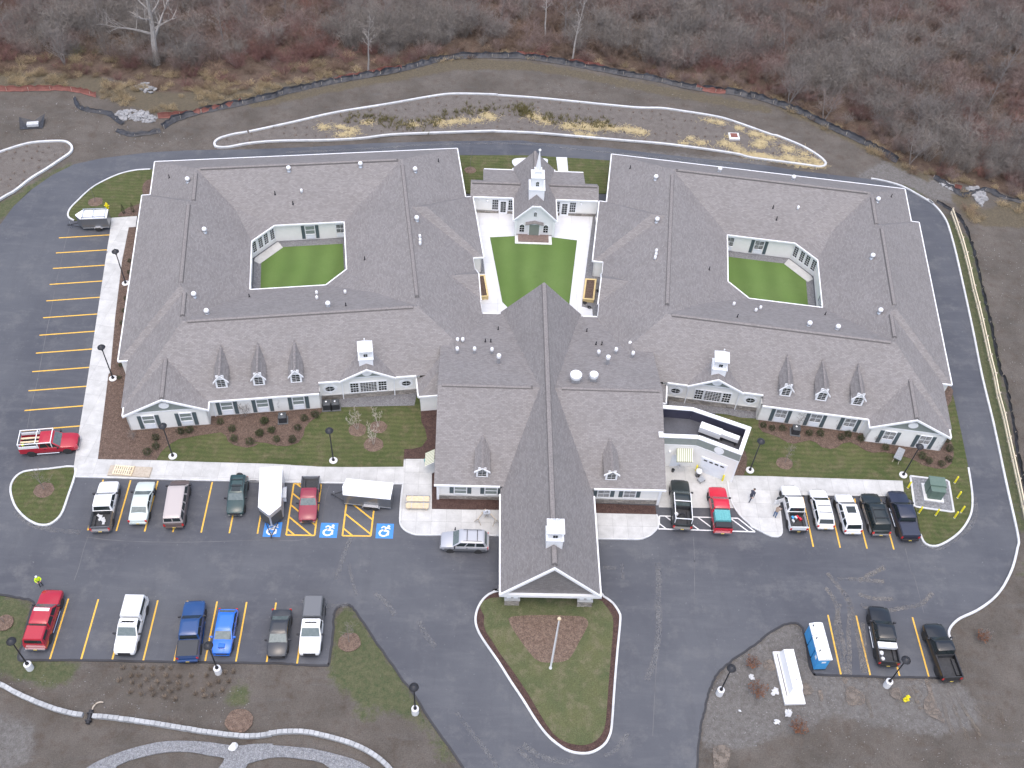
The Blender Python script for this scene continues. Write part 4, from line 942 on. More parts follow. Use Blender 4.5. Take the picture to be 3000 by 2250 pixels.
    struct('courtyard_step', MB().prism([xf(u, v, 0)[:2] for u, v in ((-28.1, 52.9), (-27.4, 52.3), (-24.6, 55.1), (-25.2, 56.2), (-27.9, 53.5))], .05, .14), 'concrete', 'concrete step below the tall windows of the courtyard ' + ('where blinds hang' if m > 0 else 'with uncurtained panes'))
    return W
def stone_base(xf, a, b, n, h, parent, course=.22, proud=.07):
    """coursed stone veneer: a backing strip with individual stones set proud of it"""
    L = math.hypot(b[0]-a[0], b[1]-a[1]); d = ((b[0]-a[0])/L, (b[1]-a[1])/L)
    B = wall_box(MB(xf), a, d, n, 0, L, -.02, proud-.03, -.02, h).build('stone_course', 'concrete_joint', parent)
    z = 0.0; row = 0
    while z < h-.05:
        s = -rnd.uniform(0, .3); hh = min(course, h-z)
        while s < L:
            w = rnd.uniform(.35, .75); s0, s1 = max(s, 0), min(s+w, L)
            if s1-s0 > .05: wall_box(MB(xf), a, d, n, s0+.006, s1-.006, -.01, proud+rnd.uniform(-.012, .012), z+.006, z+hh-.008).build('stone', 'stone_veneer', B)
            s += w
        z += course; row += 1
    wall_box(MB(xf), a, d, n, -.01, L+.01, -.01, proud+.03, h, h+.06).build('stone_sill', 'concrete', B)
    return B

make_wing(1, 'grey-roofed courtyard wing with blinds behind its shuttered front windows', 'glass_blind',
    [(-35.38, 61.29, 6.08), (-23.17, 62.33, 6.26), (-14.28, 62.46, 6.32), (-7.49, 61.4, 5.92), (-32.93, 52.08, 5.8), (-33.43, 41.01, 6.1), (-31.96, 38.42, 5.94), (-18.9, 38.37, 5.96), (-8.04, 51.71, 6.18)],
    [(-7.92, 48.65, 6.12), (-7.94, 47.97, 6.14), (-7.99, 47.37, 6.16), (-21.77, 59.78, 4.82), (-20.18, 40.7, 4.86), (-20.25, 42.24, 4.14), (-17.03, 41.95, 4.28)],
    [(-38.18, 64.51, 4.38), (-25.02, 59.72, 4.78), (-22.91, 58.5, 4.08), (-4.19, 65.41, 4.28), (-27.84, 42.75, 3.9), (-14.58, 47.87, 3.9), (-16.96, 38.19, 6.04)])
make_wing(-1, 'grey-roofed courtyard wing with dark unblinded windows near the transformer pad', 'glass',
    [(-7.04, 61.84, 5.7), (-15.33, 65.59, 5.3), (-25.0, 66.09, 5.02), (-35.11, 61.97, 6.26), (-7.46, 53.25, 5.92), (-33.39, 51.18, 6.08), (-33.34, 41.9, 6.04), (-25.14, 38.53, 5.88), (-28.31, 38.54, 5.88)],
    [(-7.58, 47.62, 5.96), (-7.56, 47.02, 5.94), (-7.48, 46.44, 5.92), (-17.08, 42.03, 4.24), (-20.14, 41.9, 4.3), (-19.48, 40.91, 4.76), (-25.29, 60.15, 5.02)],
    [(-14.27, 47.86, 4.06), (-17.09, 38.44, 5.92), (-3.79, 65.67, 4.08), (-37.81, 65.53, 4.6), (-22.19, 59.95, 4.9), (-22.76, 58.66, 4.18), (-27.82, 42.74, 3.9)])

# ---------------------------------------------------------------- entrance block with the long canopy
def make_main():
    xf = mid_xf
    W = thing('main_building', 'grey-roofed entrance block with a long gabled drive-under canopy', 'building', (AX, 24, 0), 0, None, True)
    roof = build_roof(MAIN, xf, W)
    rz = 2.8+.389*9.9
    yr = (EV+.389*-14.1*-1*0 + 0) if False else 0
    # ridge where the two slopes meet
    y_r = (38.3*.2715+14.1*.389)/(.389+.2715); z_r = EV+.389*(y_r-14.1)+.03
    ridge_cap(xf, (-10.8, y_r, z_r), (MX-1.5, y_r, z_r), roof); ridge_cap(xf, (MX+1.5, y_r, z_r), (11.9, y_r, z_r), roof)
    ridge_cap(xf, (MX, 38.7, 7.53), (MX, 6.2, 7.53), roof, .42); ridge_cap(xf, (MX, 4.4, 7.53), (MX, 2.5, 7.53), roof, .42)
    e = .35
    walls(xf, [(-11.2+e, 36), (-11.2+e, 14.1+e), (-4.2, 14.1+e)], W); walls(xf, [(4.5, 14.1+e), (12.2-e, 14.1+e), (12.2-e, 36)], W); walls(xf, [(-11.2+e, 37.9), (12.2-e, 37.9)], W)
    # gable-end walls
    for u in (-11.2+e, 12.2-e):
        MB(xf).add([(u-.06, 14.5, EV-.2), (u-.06, 38.0, EV-.2), (u-.06, y_r, z_r-.2), (u+.06, 14.5, EV-.2), (u+.06, 38.0, EV-.2), (u+.06, y_r, z_r-.2)], [(0, 1, 2), (5, 4, 3), (0, 3, 4, 1), (1, 4, 5, 2), (2, 5, 3, 0)]).build('gable_wall', 'siding', W)
    MB(xf).add([(-4.3, 38.75, EV-.3), (4.6, 38.75, EV-.3), (MX, 38.75, 7.35), (-4.3, 38.63, EV-.3), (4.6, 38.63, EV-.3), (MX, 38.63, 7.35)], [(0, 1, 2), (5, 4, 3), (0, 3, 4, 1), (1, 4, 5, 2), (2, 5, 3, 0)]).build('gable_wall', 'siding', W)
    walls(xf, [(-4.2, 38.69), (4.5, 38.69)], W, EV-.3); walls(xf, [(-4.2, 14.45), (4.5, 14.45)], W, EV)
    fascia(xf, [(-11.2, 14.1), (-4.6, 14.1)], W); fascia(xf, [(4.9, 14.1), (12.2, 14.1)], W)
    ez = 7.5-1.06*4.7
    fascia(xf, [(-4.58, 2.15, ez), (-4.58, 13.4, ez)], W); fascia(xf, [(4.88, 2.15, ez), (4.88, 13.4, ez)], W); fascia(xf, [(-7.4, 38.32), (-4.8, 38.32)], W); fascia(xf, [(5.0, 38.32), (7.4, 38.32)], W)
    # canopy gable: shingled triangle, white rakes and beam
    q = 2.32; tri = [(-4.3, q, ez+.10), (4.6, q, ez+.10), (MX, q, 7.32)]
    O = ORIGIN[W.name]; me = bpy.data.meshes.new('gable_wall')
    me.from_pydata([(xf(*p)[0]-O[0], p[1]-O[1], p[2]) for p in tri] + [(xf(*p)[0]-O[0], p[1]-O[1]+.12, p[2]) for p in tri], [], [(0, 1, 2), (5, 4, 3), (0, 3, 4, 1), (1, 4, 5, 2), (2, 5, 3, 0)])
    uvl = me.uv_layers.new(name='UVMap')
    for lp in me.loops:
        c = me.vertices[lp.vertex_index].co; uvl.data[lp.index].uv = (c.x, c.z)
    me.materials.append(MATS['shingle']); put('gable_wall', me, W)
    rk = MB(xf); rk.beam((-4.62, 2.12, ez+.06), (MX, 2.12, 7.58), .2, .30); rk.beam((MX, 2.12, 7.58), (4.92, 2.12, ez+.06), .2, .30); rk.build('rake_board', 'white_trim', W)
    MB(xf).box(-4.5, 4.8, 2.06, 2.4, ez-.28, ez+.10).build('canopy_beam', 'white_trim', W)
    for u in (-4.3, 4.6): MB(xf).box(u-.12, u+.12, 2.4, 14.2, ez-.3, ez+.0).build('canopy_beam', 'white_trim', W)
    MB(xf).box(-4.35, 4.65, 2.45, 14.2, ez-.06, ez-.02).build('canopy_ceiling', 'white_trim', W)
    for u in (-3.35, 3.55):
        for v in (2.75, 12.6):
            Pb = MB(xf).box(u-.66, u+.66, v-.36, v+.36, 0, 1.05).build('canopy_pier', 'stone_veneer', W)
            for row in range(5):
                for s in range(4):
                    x0 = u-.70+s*.36-(.15 if row % 2 else 0)
                    a, b = max(x0, u-.70), min(x0+.34, u+.70)
                    if b-a > .06: MB(xf).box(a, b, v-.40+rnd.uniform(-.012, .012), v-.34, row*.21+.005, row*.21+.2).build('stone', 'stone_veneer', Pb)
            MB(xf).box(u-.74, u+.74, v-.44, v+.44, 1.05, 1.15).build('pier_cap', 'concrete', Pb)
            for s in (-.33, .33): MB(xf).box(u+s-.2, u+s+.2, v-.2, v+.2, 1.15, ez-.27).build('column', 'white_trim', Pb)
    for u in (-6.42, 6.6): dormer(xf, MAIN, u, 15.05, 4.8, W)
    cupola(xf, MX+.05, 5.35, 7.5, W, 1.5)
    S, So = (1, 0), (0, -1)
    for u in (-8.55, -5.45): window(xf, (u, 14.1+e-.08), S, So, 1.15, 1.15, 2.35, W, 'glass_blind', True, 0)
    for u in (6.0, 8.65): window(xf, (u, 14.1+e-.08), S, So, 1.15, 1.15, 2.35, W, 'glass', True, 0)
    stone_base(xf, (-10.85, 14.37), (-4.3, 14.37), So, .75, W); stone_base(xf, (4.6, 14.37), (11.85, 14.37), So, .75, W)
    MB(xf).box(-10.95, -10.7, 14.2, 14.36, 0, 2.7).build('corner_post', 'white_trim', W); MB(xf).box(11.6, 11.85, 14.2, 14.36, 0, 2.7).build('corner_post', 'white_trim', W)
    for p in [(-9.39, 32.17, 4.46), (-8.81, 32.22, 4.44), (9.74, 32.46, 4.38)]: pipe_vent(xf(*p), W, 'white', .42, .075)
    for p in [(-9.36, 29.94, 5.06), (-7.49, 30.03, 5.04), (-5.61, 30.01, 5.04), (6.01, 30.14, 5.0), (7.97, 30.71, 4.86), (9.76, 30.09, 5.02)]: pipe_vent(xf(*p), W, 'white', .75, .075)
    for p in [(-4.89, 28.27, 5.52), (6.84, 28.63, 5.42)]: pipe_vent(xf(*p), W, 'white', 1.15, .10)
    for p in [(-4.88, 34.9, 3.72), (-6.32, 32.3, 4.42), (-5.72, 32.32, 4.42), (5.16, 35.08, 3.66), (5.97, 32.4, 4.4), (6.62, 32.44, 4.38)]: pipe_vent(xf(*p), W, 'black', .5)
    for (u, v, z), r in (((3.15, 25.3, 6.3), .54), ((5.05, 25.5, 6.2), .40)):
        p = xf(u, v, z)
        F = MB().box(p[0]-r*.8, p[0]+r*.8, p[1]-r*.8, p[1]+r*.8, z-.5, z+.75).build('exhaust_fan', 'galvanised', W)
        MB().lathe([(r*1.05, .70), (r*1.15, .80), (r*1.15, 1.15), (r, 1.2), (r*.95, 1.16)], p, 18).build('fan_shroud', 'white_trim', F, 40)
        MB().lathe([(r*.98, 1.1), (r*.92, 1.12), (.01, 1.13)], p, 18).build('fan_opening', 'black_metal', F, 40)
        MB().lathe([(r*.64, 1.12), (r*.66, 1.2), (r*.5, 1.27), (.01, 1.30)], p, 18).build('fan_cap', 'white_trim', F, 50)
    # striped side awning over the side door
    striped_awning(xf, (-11.3, 18.0), (0, -1), (-1, 0), 1.7, 1.0, 2.5, W)
    return W
def striped_awning(xf, o, d, n, w, dep, z, parent, drop=.75, bands=9):
    A = None
    for k in range(bands*2):
        s0 = -w/2+w*k/(bands*2); s1 = s0+w/(bands*2)
        P_ = [(o[0]+d[0]*s+n[0]*q, o[1]+d[1]*s+n[1]*q, zz) for s, q, zz in ((s0, .02, z), (s1, .02, z), (s1, dep, z-drop), (s0, dep, z-drop), (s1, dep, z-drop-.18), (s0, dep, z-drop-.18))]
        ob = MB(xf).add(P_, [(0, 1, 2, 3), (3, 2, 4, 5)]).build('awning' if A is None else 'awning_stripe', 'awning_cream' if k % 2 else 'awning_green', parent if A is None else A, fix=False)
        if A is None: A = ob
    return A
make_main()

# ---------------------------------------------------------------- chapel between the wings
def make_chapel():
    xf = mid_xf
    W = thing('chapel', 'small white chapel with a tiered steeple between the two wings', 'chapel', (AX+CX, 60, 0), 0, None, True)
    roof = build_roof(CHAPEL, xf, W)
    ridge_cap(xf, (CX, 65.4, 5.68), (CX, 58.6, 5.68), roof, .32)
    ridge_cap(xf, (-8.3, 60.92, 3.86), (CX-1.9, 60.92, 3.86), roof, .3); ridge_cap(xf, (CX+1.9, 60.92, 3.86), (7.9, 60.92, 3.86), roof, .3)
    hw = 2.45
    for s in (-1, 1): walls(xf, [(CX+s*hw, 55.3), (CX+s*hw, 65.2)], W, EV-.1, material='chapel_siding')
    walls(xf, [(CX-hw, 65.2), (CX+hw, 65.2)], W, EV-.1, material='chapel_siding')
    fr = MB(xf); q = 55.2; pz = [(CX-hw, .3), (CX+hw, .3), (CX+hw, 2.95), (CX+.42, 5.05), (CX-.42, 5.05), (CX-hw, 2.95)]
    fr.add([(x, q, z) for x, z in pz] + [(x, q+.15, z) for x, z in pz], [(0, 1, 2, 3, 4, 5), (11, 10, 9, 8, 7, 6)] + [(i, (i+1) % 6, (i+1) % 6+6, i+6) for i in range(6)]).build('gable_wall', 'chapel_siding', W)
    rk = MB(xf); pts = [(CX-2.8, 54.85, 2.85), (CX-.5, 54.85, 5.22), (CX+.5, 54.85, 5.22), (CX+2.8, 54.85, 2.85)]
    for a, b in zip(pts, pts[1:]): rk.beam(a, b, .16, .22)
    rk.build('rake_board', 'white_trim', W)
    for s in (-1, 1):
        fascia(xf, [(CX+s*2.78, 54.9), (CX+s*2.78, 59.2)], W); fascia(xf, [(CX+s*2.78, 62.5), (CX+s*2.78, 65.4)], W)
        MB(xf).box(CX+s*2.42-.14, CX+s*2.42+.14, 54.98, 55.2, .3, 2.75).build('corner_post', 'white_trim', W)
    S, So = (1, 0), (0, -1)
    def arch(u, z0, z1, w, zc=None):
        def prof(k, g): 
            pts = [(-k, z0-g), (k, z0-g), (k, z1-.55*w), (k*.72, z1-.2*w), (0, z1+g*1.5), (-k*.72, z1-.2*w), (-k, z1-.55*w)]
            return [(u+a, b) for a, b in pts]
        def plate(pp, y0, y1, nm, mt, par):
            n_ = len(pp)
            return MB(xf).add([(a, y0, b) for a, b in pp]+[(a, y1, b) for a, b in pp], [tuple(range(n_)), tuple(range(2*n_-1, n_-1, -1))]+[(i, (i+1) % n_, (i+1) % n_+n_, i+n_) for i in range(n_)]).build(nm, mt, par)
        F = plate(prof(w/2+.09, .09), 55.13, 55.2, 'arched_window', 'white_trim', W)
        plate(prof(w/2, 0), 55.11, 55.16, 'pane', 'glass', F)
        mu = MB(xf); mu.box(u-.014, u+.014, 55.095, 55.12, z0, z1-.05)
        for j in (1, 2): mu.box(u-w/2, u+w/2, 55.095, 55.12, z0+j*(z1-z0)/3.4-.014, z0+j*(z1-z0)/3.4+.014)
        mu.build('muntin', 'white_trim', F)
    arch(CX-1.62, .75, 1.95, .58); arch(CX+1.42, .75, 1.95, .58); arch(CX-.05, 3.35, 4.0, .36)
    D = MB(xf).box(CX-.82, CX+.72, 55.08, 55.2, .3, 2.15).build('door_frame', 'white_trim', W)
    MB(xf).box(CX-.68, CX+.58, 55.05, 55.1, .3, 2.0).build('door', 'door_grey_green', D)
    ph = MB(xf); ph.add([(CX-1.2, 54.75, 2.25), (CX-.05, 54.75, 2.55), (CX+1.1, 54.75, 2.25), (CX-1.2, 55.2, 2.30), (CX-.05, 55.2, 2.60), (CX+1.1, 55.2, 2.30), (CX-1.2, 54.75, 2.13), (CX-.05, 54.75, 2.43), (CX+1.1, 54.75, 2.13)], [(0, 1, 4, 3), (1, 2, 5, 4), (0, 6, 7, 1), (1, 7, 8, 2)])
    ph.build('door_hood', 'ridge_shingle', W)
    MB(xf).box(CX-2.45, CX+2.25, 53.55, 55.2, 0, .16).build('stoop', 'concrete_base', W); MB(xf).box(CX-2.05, CX+1.85, 53.85, 55.2, .16, .30).build('porch_floor', 'porch_brick', W)
    # hall on both sides
    for s in (-1, 1):
        a, b = (CX+s*hw, CX+s*8.2)
        walls(xf, [(a, 59.55), (b, 59.55)], W, EV-.1); walls(xf, [(a, 64.8), (CX+s*6.4, 64.8)], W, EV-.1); walls(xf, [(CX+s*6.4, 64.8), (CX+s*6.4, 62.4)], W, EV-.1)
        fascia(xf, [(a+s*.3, 59.25), (b, 59.25)], W); fascia(xf, [(a+s*.3, 65.05), (CX+s*6.6, 65.05)], W)
        stone_base(xf, (min(a, b), 59.47), (max(a, b), 59.47), So, .5, W)
        c = CX+s*4.0
        window(xf, (c-1.05, 59.47), S, So, .75, .65, 2.3, W, 'glass', False, 0, (3, 4), 1); window(xf, (c+1.05, 59.47), S, So, .75, .65, 2.3, W, 'glass', False, 0, (3, 4), 1)
        Dd = wall_box(MB(xf), (c, 59.47), S, So, -.56, .56, .0, .13, 0, 2.3).build('door', 'white_trim', W); wall_box(MB(xf), (c, 59.47), S, So, -.34, .34, .13, .15, .35, 2.05).build('pane', 'glass', Dd)
        mu = MB(xf); wall_box(mu, (c, 59.47), S, So, -.013, .013, .15, .165, .35, 2.05)
        for j in range(1, 5): wall_box(mu, (c, 59.47), S, So, -.34, .34, .15, .165, .35+j*.34-.013, .35+j*.34+.013)
        mu.build('muntin', 'white_trim', Dd)
        MB(xf).lathe([(.12, 0), (.14, .2), (.02, .28)], xf(CX+s*6.1-AX, 59.3, 2.05) if False else (CX+s*6.1, 59.3, 2.05), 8).build('wall_lamp', 'white_trim', W)
    # tiered steeple
    u, v = CX+.02, 57.55
    def tier(h, z0, z1, nm, par): return MB(xf).box(u-h, u+h, v-h, v+h, z0, z1).build(nm, 'white_trim', par)
    St = tier(.95, 4.55, 6.3, 'steeple', W)
    tier(1.03, 6.3, 6.42, 'cornice', St); tier(.74, 6.42, 8.0, 'belfry', St); tier(.84, 8.0, 8.12, 'cornice', St); tier(.42, 8.12, 8.75, 'spire_base', St); tier(.48, 8.75, 8.82, 'cornice', St)
    MB(xf).rings([[(u+r*math.cos(2*PI*k/8+PI/8), v+r*math.sin(2*PI*k/8+PI/8), z) for k in range(8)] for r, z in ((.38, 8.82), (.2, 10.2), (.03, 11.6))]).build('spire', 'white_trim', St)
    MB(xf).lathe([(.02, -.12), (.10, -.08), (.17, .02), (.17, .10), (.10, .2), (.01, .25)], (u, v, 11.65), 10).build('finial', 'white_trim', St, 60)
    for o, d, n in (((u, v-.74), (1, 0), (0, -1)), ((u+.74, v), (0, 1), (1, 0)), ((u-.74, v), (0, -1), (-1, 0))):
        F = wall_box(MB(xf), o, d, n, -.25, .25, .0, .03, 6.75, 7.55).build('window_frame', 'white_trim', St)
        pp = [(-.18, 6.82), (.18, 6.82), (.18, 7.3), (.1, 7.46), (0, 7.5), (-.1, 7.46), (-.18, 7.3)]
        MB(xf).add([(o[0]+d[0]*s+n[0]*.035, o[1]+d[1]*s+n[1]*.035, z) for s, z in pp], [tuple(range(7))]).build('pane', 'glass', St)
        mu = MB(xf); wall_box(mu, o, d, n, -.012, .012, .035, .05, 6.82, 7.5); wall_box(mu, o, d, n, -.18, .18, .035, .05, 7.1, 7.13); mu.build('muntin', 'white_trim', St)
    return W
make_chapel()
# centre court: concrete walks round a long green
cc = [(AX-8.6, 59.6), (AX-8.2, 58.9), (AX-8.3, 50), (AX-7.6, 45), (AX-7.3, 37.5), (AX+7.3, 37.5), (AX+7.6, 45), (AX+8.2, 50), (AX+8.1, 59.6)]
slabs('court_paving', cc, 'pale concrete paving of the court in front of the chapel', 0, 2.4, .05, (AX, 59.5), 'concrete_court')
struct('court_green', MB().prism([(-0.75, 54.61), (2.42, 55.01), (2.47, 55.01), (7.32, 55.02), (10.44, 54.58), (8.96, 43.02), (3.31, 39.57), (0.84, 43.02)], .03, .085), 'turf', 'long striped green in front of the chapel steps')
for pts, lb in (([(-2.11, 50.6), (-1.57, 50.51), (-1.31, 47.84), (-2.45, 47.78), (-3.05, 50.9)], 'beside the blind-windowed wing'), ([(13, 59.44), (12.74, 59.3), (11.08, 47.64), (10.44, 42.66), (11.7, 42.3), (11.71, 41.15), (12.83, 41.2), (13.74, 50.79)], 'with the garden hose')):
    struct('court_gravel', MB().prism(pts, .03, .075), 'gravel_dark', 'grey gravel strip along the court '+lb)
struct('path', MB().prism([(8.33, 71.74), (9.83, 71.78), (9.89, 67.14), (8.54, 67.06)], -.02, .13), 'concrete_court', 'short concrete path behind the chapel')
struct('round_pad', MB().prism(smooth_line([(2.16, 70.21), (2.51, 71), (3.71, 71.27), (5.94, 71.35), (6.97, 71.27), (7.13, 70.78), (6.76, 69.8), (4.52, 68.71), (2.83, 69.02)], 3, True), -.02, .13), 'concrete_court', 'rounded white concrete pad behind the chapel')

# ================================================================ SERVICE BLOCK AND SITE FURNITURE
def make_service():
    xf = mid_xf
    W = thing('service_building', 'flat-roofed service block with white parapet, garage door and striped awning', 'building', (AX+16, 20.5, 0), 0, None, True)
    pl = [(11.7, 19.25), (15.64, 19.18), (19.87, 17.23), (21.38, 20.75), (15.6, 23.2), (11.7, 23.45)]
    n = len(pl); H = 4.92
    for i in range(n):
        a, b = pl[i], pl[(i+1) % n]; L = math.hypot(b[0]-a[0], b[1]-a[1]); d = ((b[0]-a[0])/L, (b[1]-a[1])/L); o = (d[1], -d[0])
        wall_box(MB(xf), a, d, o, 0, L, -.2, 0, 0, 3.72).build('wall', 'siding', W)
        wall_box(MB(xf), a, d, o, -.01, L+.01, -.2, .012, 3.82, H).build('parapet', 'green_siding', W)
        wall_box(MB(xf), a, d, o, -.02, L+.02, -.2, .05, 3.72, 3.82).build('frieze_board', 'white_trim', W)
        wall_box(MB(xf), a, d, o, -.04, L+.04, -.40-.01*(i % 2), .06, H, H+.12+.004*(i % 3)).build('coping', 'white_trim', W)
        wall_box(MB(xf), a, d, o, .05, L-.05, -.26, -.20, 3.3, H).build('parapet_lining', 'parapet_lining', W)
    MB(xf).prism([(p[0]*.985+.25, p[1]*.985+.31) for p in pl], 3.2, 3.42).build('flat_roof', 'roof_membrane', W)
    a, b = pl[1], pl[2]; L = math.hypot(b[0]-a[0], b[1]-a[1]); d = ((b[0]-a[0])/L, (b[1]-a[1])/L); o = (d[1], -d[0])
    wall_box(MB(xf), (pl[2][0], pl[2][1]), d, o, -.16, .03, -.05, .06, 0, 3.72).build('corner_post', 'white_trim', W)
    oval_mesh(xf, (a[0]+d[0]*L*.52, a[1]+d[1]*L*.52), d, o, .52, .46, 4.36, .0, .09).build('gable_vent', 'white_trim', W)
    c = (a[0]+d[0]*2.35, a[1]+d[1]*2.35)
    G = wall_box(MB(xf), c, d, o, -1.42, 1.42, .0, .06, 0, 2.5).build('garage_door', 'white_trim', W)
    for k in range(4): wall_box(MB(xf), c, d, o, -1.28, 1.28, .06, .085, .04+k*.58, .60+k*.58).build('door_panel', 'garage_white', G)
    for k in range(4): wall_box(MB(xf), c, d, o, -1.1+k*.6, -.72+k*.6, .085, .095, 2.0, 2.22).build('pane', 'glass', G)
    D = wall_box(MB(xf), (14.0, 19.22), (1, 0), (0, -1), -.5, .5, .02, .07, 0, 2.1).build('door', 'garage_white', W)
    wall_box(MB(xf), (14.0, 19.22), (1, 0), (0, -1), .34, .42, .07, .11, .98, 1.04).build('handle', 'galvanised', D)
    striped_awning(xf, (14.6, 19.18), (1, 0), (0, -1), 1.7, 1.15, 3.25, W, .75, 8)
    MB(xf).lathe([(.12, 0), (.14, .22), (.02, .3)], (13.1, 19.1, 2.6), 8).build('wall_lamp', 'white_trim', W)
    # rooftop plant
    ang = math.atan2(d[1], d[0]); ax, ay = d, (-d[1], d[0])
    U1 = MB(xf).obox((17.3, 20.75), ax, ay, 1.15, .42, 3.95, 4.75).build('rooftop_unit', 'white_trim', W)
    MB(xf).obox((19.3, 20.15), ax, ay, .95, .30, 3.9, 4.45).build('unit_housing', 'white_trim', U1)
    MB(xf).obox((17.1, 19.75), ax, ay, 1.0, .06, 3.5, 4.0).build('unit_rail', 'black_metal', U1)
    MB(xf).obox((17.15, 20.05), ax, ay, .95, .05, 3.5, 3.9).build('unit_rail', 'pad_plastic', U1)
    for s in (-1, 1):
        MB(xf).obox((17.3+s*ax[0], 20.6+s*ax[1]), ax, ay, .06, .5, 3.4, 3.96).build('unit_leg', 'black_metal', U1)
        MB(xf).obox((19.3+s*ax[0]*.7, 20.1+s*ax[1]*.7), ax, ay, .05, .28, 3.4, 3.92).build('unit_leg', 'black_metal', U1)
    MB(xf).lathe([(.16, 0), (.16, .05), (.1, .06)], (18.6, 19.0, 3.42), 10).build('roof_drain', 'black_metal', W)
    return W
make_service()

# ---------------------------------------------------------------- painted markings
PITCH, DEP = 2.743, 6.05
def marking(name, poly, label, group=None, material='yellow_line', z=.006):
    o = struct(name, MB().sheet(poly, z), material, label)
    if group: o['group'] = group
    return o
def band(a, b, w=.15):
    d = Vector((b[0]-a[0], b[1]-a[1])).normalized()*w/2
    return [(a[0]-d.y, a[1]+d.x), (a[0]+d.y, a[1]-d.x), (b[0]+d.y, b[1]-d.x), (b[0]-d.y, b[1]+d.x)]
def row(x0, y0, sl, idx, label):
    for i in idx:
        x, y = x0+PITCH*i, y0+sl*PITCH*i
        marking('parking_line', band((x, y), (x-sl*DEP, y+DEP)), label, 'yellow bay lines')
row(-39.619, -3.812, 0, range(9), 'yellow bay line in the row by the blue cars')
row(-39.773, 9.694, .003, range(7), 'yellow bay line in the row by the tan van')
row(32.092, -4.014, -.009, range(4), 'yellow bay line in the row by the portable toilets')
row(32.231, 9.601, -.012, range(4), 'yellow bay line in the row by the navy pickup')
for i in range(12):
    x, y = -48.18+.145*PITCH*i, 52.754-PITCH*i
    marking('parking_line', band((x, y), (x-DEP, y-.145*DEP)), 'yellow bay line in the empty row beside the long walk', 'yellow bay lines')
def quad_lines(q, w, mat_, label, ndiag, group, dvec, top=True, name='hatched_zone'):
    """outline and diagonals of a no-parking zone as one painted marking"""
    mb = MB(); z = .006
    edges = [(q[0], q[1]), (q[1], q[2]), (q[3], q[0])] + ([(q[2], q[3])] if top else [])
    for a, b in edges: mb.sheet(band(a, b, w), z); z += .0015
    cx = sum(p[0] for p in q)/4; cy = sum(p[1] for p in q)/4
    qq = q if area(q) > 0 else q[::-1]
    dv = Vector(dvec).normalized(); nv = Vector((-dv.y, dv.x))
    sp = [(Vector(p)-Vector((cx, cy))).dot(nv) for p in qq]
    for k in range(ndiag):
        s = min(sp)+(max(sp)-min(sp))*(k+.5)/ndiag
        c = Vector((cx, cy))+nv*s
        st = [tuple(c-dv*30-nv*w/2), tuple(c+dv*30-nv*w/2), tuple(c+dv*30+nv*w/2), tuple(c-dv*30+nv*w/2)]
        pc = dedupe(clip_to(qq, st if area(st) > 0 else st[::-1]))
        if len(pc) >= 3: mb.sheet(pc, z)
    o = struct(name, mb, mat_, label)
    if group: o['group'] = group
quad_lines([(-20.49, 9.67), (-17.71, 9.68), (-17.77, 15.81), (-20.55, 15.82)], .16, 'yellow_line', 'yellow hatched aisle under the dark red pickup', 6, 'hatched zones', (1, -.85))
quad_lines([(-14.98, 9.72), (-12.19, 9.75), (-12.07, 15.91), (-14.94, 15.92)], .16, 'yellow_line', 'yellow hatched aisle under the silver-sided trailer', 5, 'hatched zones', (1, -.85))
quad_lines([(16.66, 11.34), (26.56, 11.23), (25.05, 12.82), (16.95, 12.89)], .13, 'white_line', 'white hatched zone in front of the loading apron', 6, 'hatched zones', (1, -.95))
def access_symbol(c, s, label):
    """blue square with the leaning wheelchair figure"""
    B = struct('accessible_bay_sign', MB().sheet([(c[0]-s, c[1]-s), (c[0]+s, c[1]-s), (c[0]+s, c[1]+s), (c[0]-s, c[1]+s)], .005), 'blue_sign_paint', label)
    B['group'] = 'accessible bay signs'; z = .009
    f = MB(); P_ = lambda x, y: (c[0]+x*s, c[1]+y*s)
    ring = [(math.cos(t), math.sin(t)) for t in [math.radians(a) for a in range(60, 372, 12)]]
    for a, b in zip(ring, ring[1:]):
        f.sheet([P_(-.12+a[0]*.58, -.28+a[1]*.50), P_(-.12+b[0]*.58, -.28+b[1]*.50), P_(-.12+b[0]*.36, -.28+b[1]*.30), P_(-.12+a[0]*.36, -.28+a[1]*.30)], z)
    hd = [(.42+.17*math.cos(2*PI*k/12), .62+.17*math.sin(2*PI*k/12)) for k in range(12)]
    f.sheet([P_(*p) for p in hd], z)
    for a, b, w in (((.22, .42), (-.18, .02), .2), ((.2, .42), (-.18, .62), .15), ((-.18, .62), (-.42, .38), .14), ((-.15, .02), (.42, .0), .19), ((.42, .04), (.40, -.58), .19), ((.22, .42), (.62, .28), .13)):
        f.sheet(band(P_(*a), P_(*b), w*s), z); z += .0008
    f.build('figure', 'white_line', B)
for px, lb in (((-21.91, 10.27), 'blue wheelchair sign half under the trailer tongue'), ((-16.37, 10.31), 'blue wheelchair sign between the two yellow hatched aisles'), ((-10.85, 10.37), 'blue wheelchair sign beside the rounded forecourt kerb')):
    access_symbol(px, .86, lb)

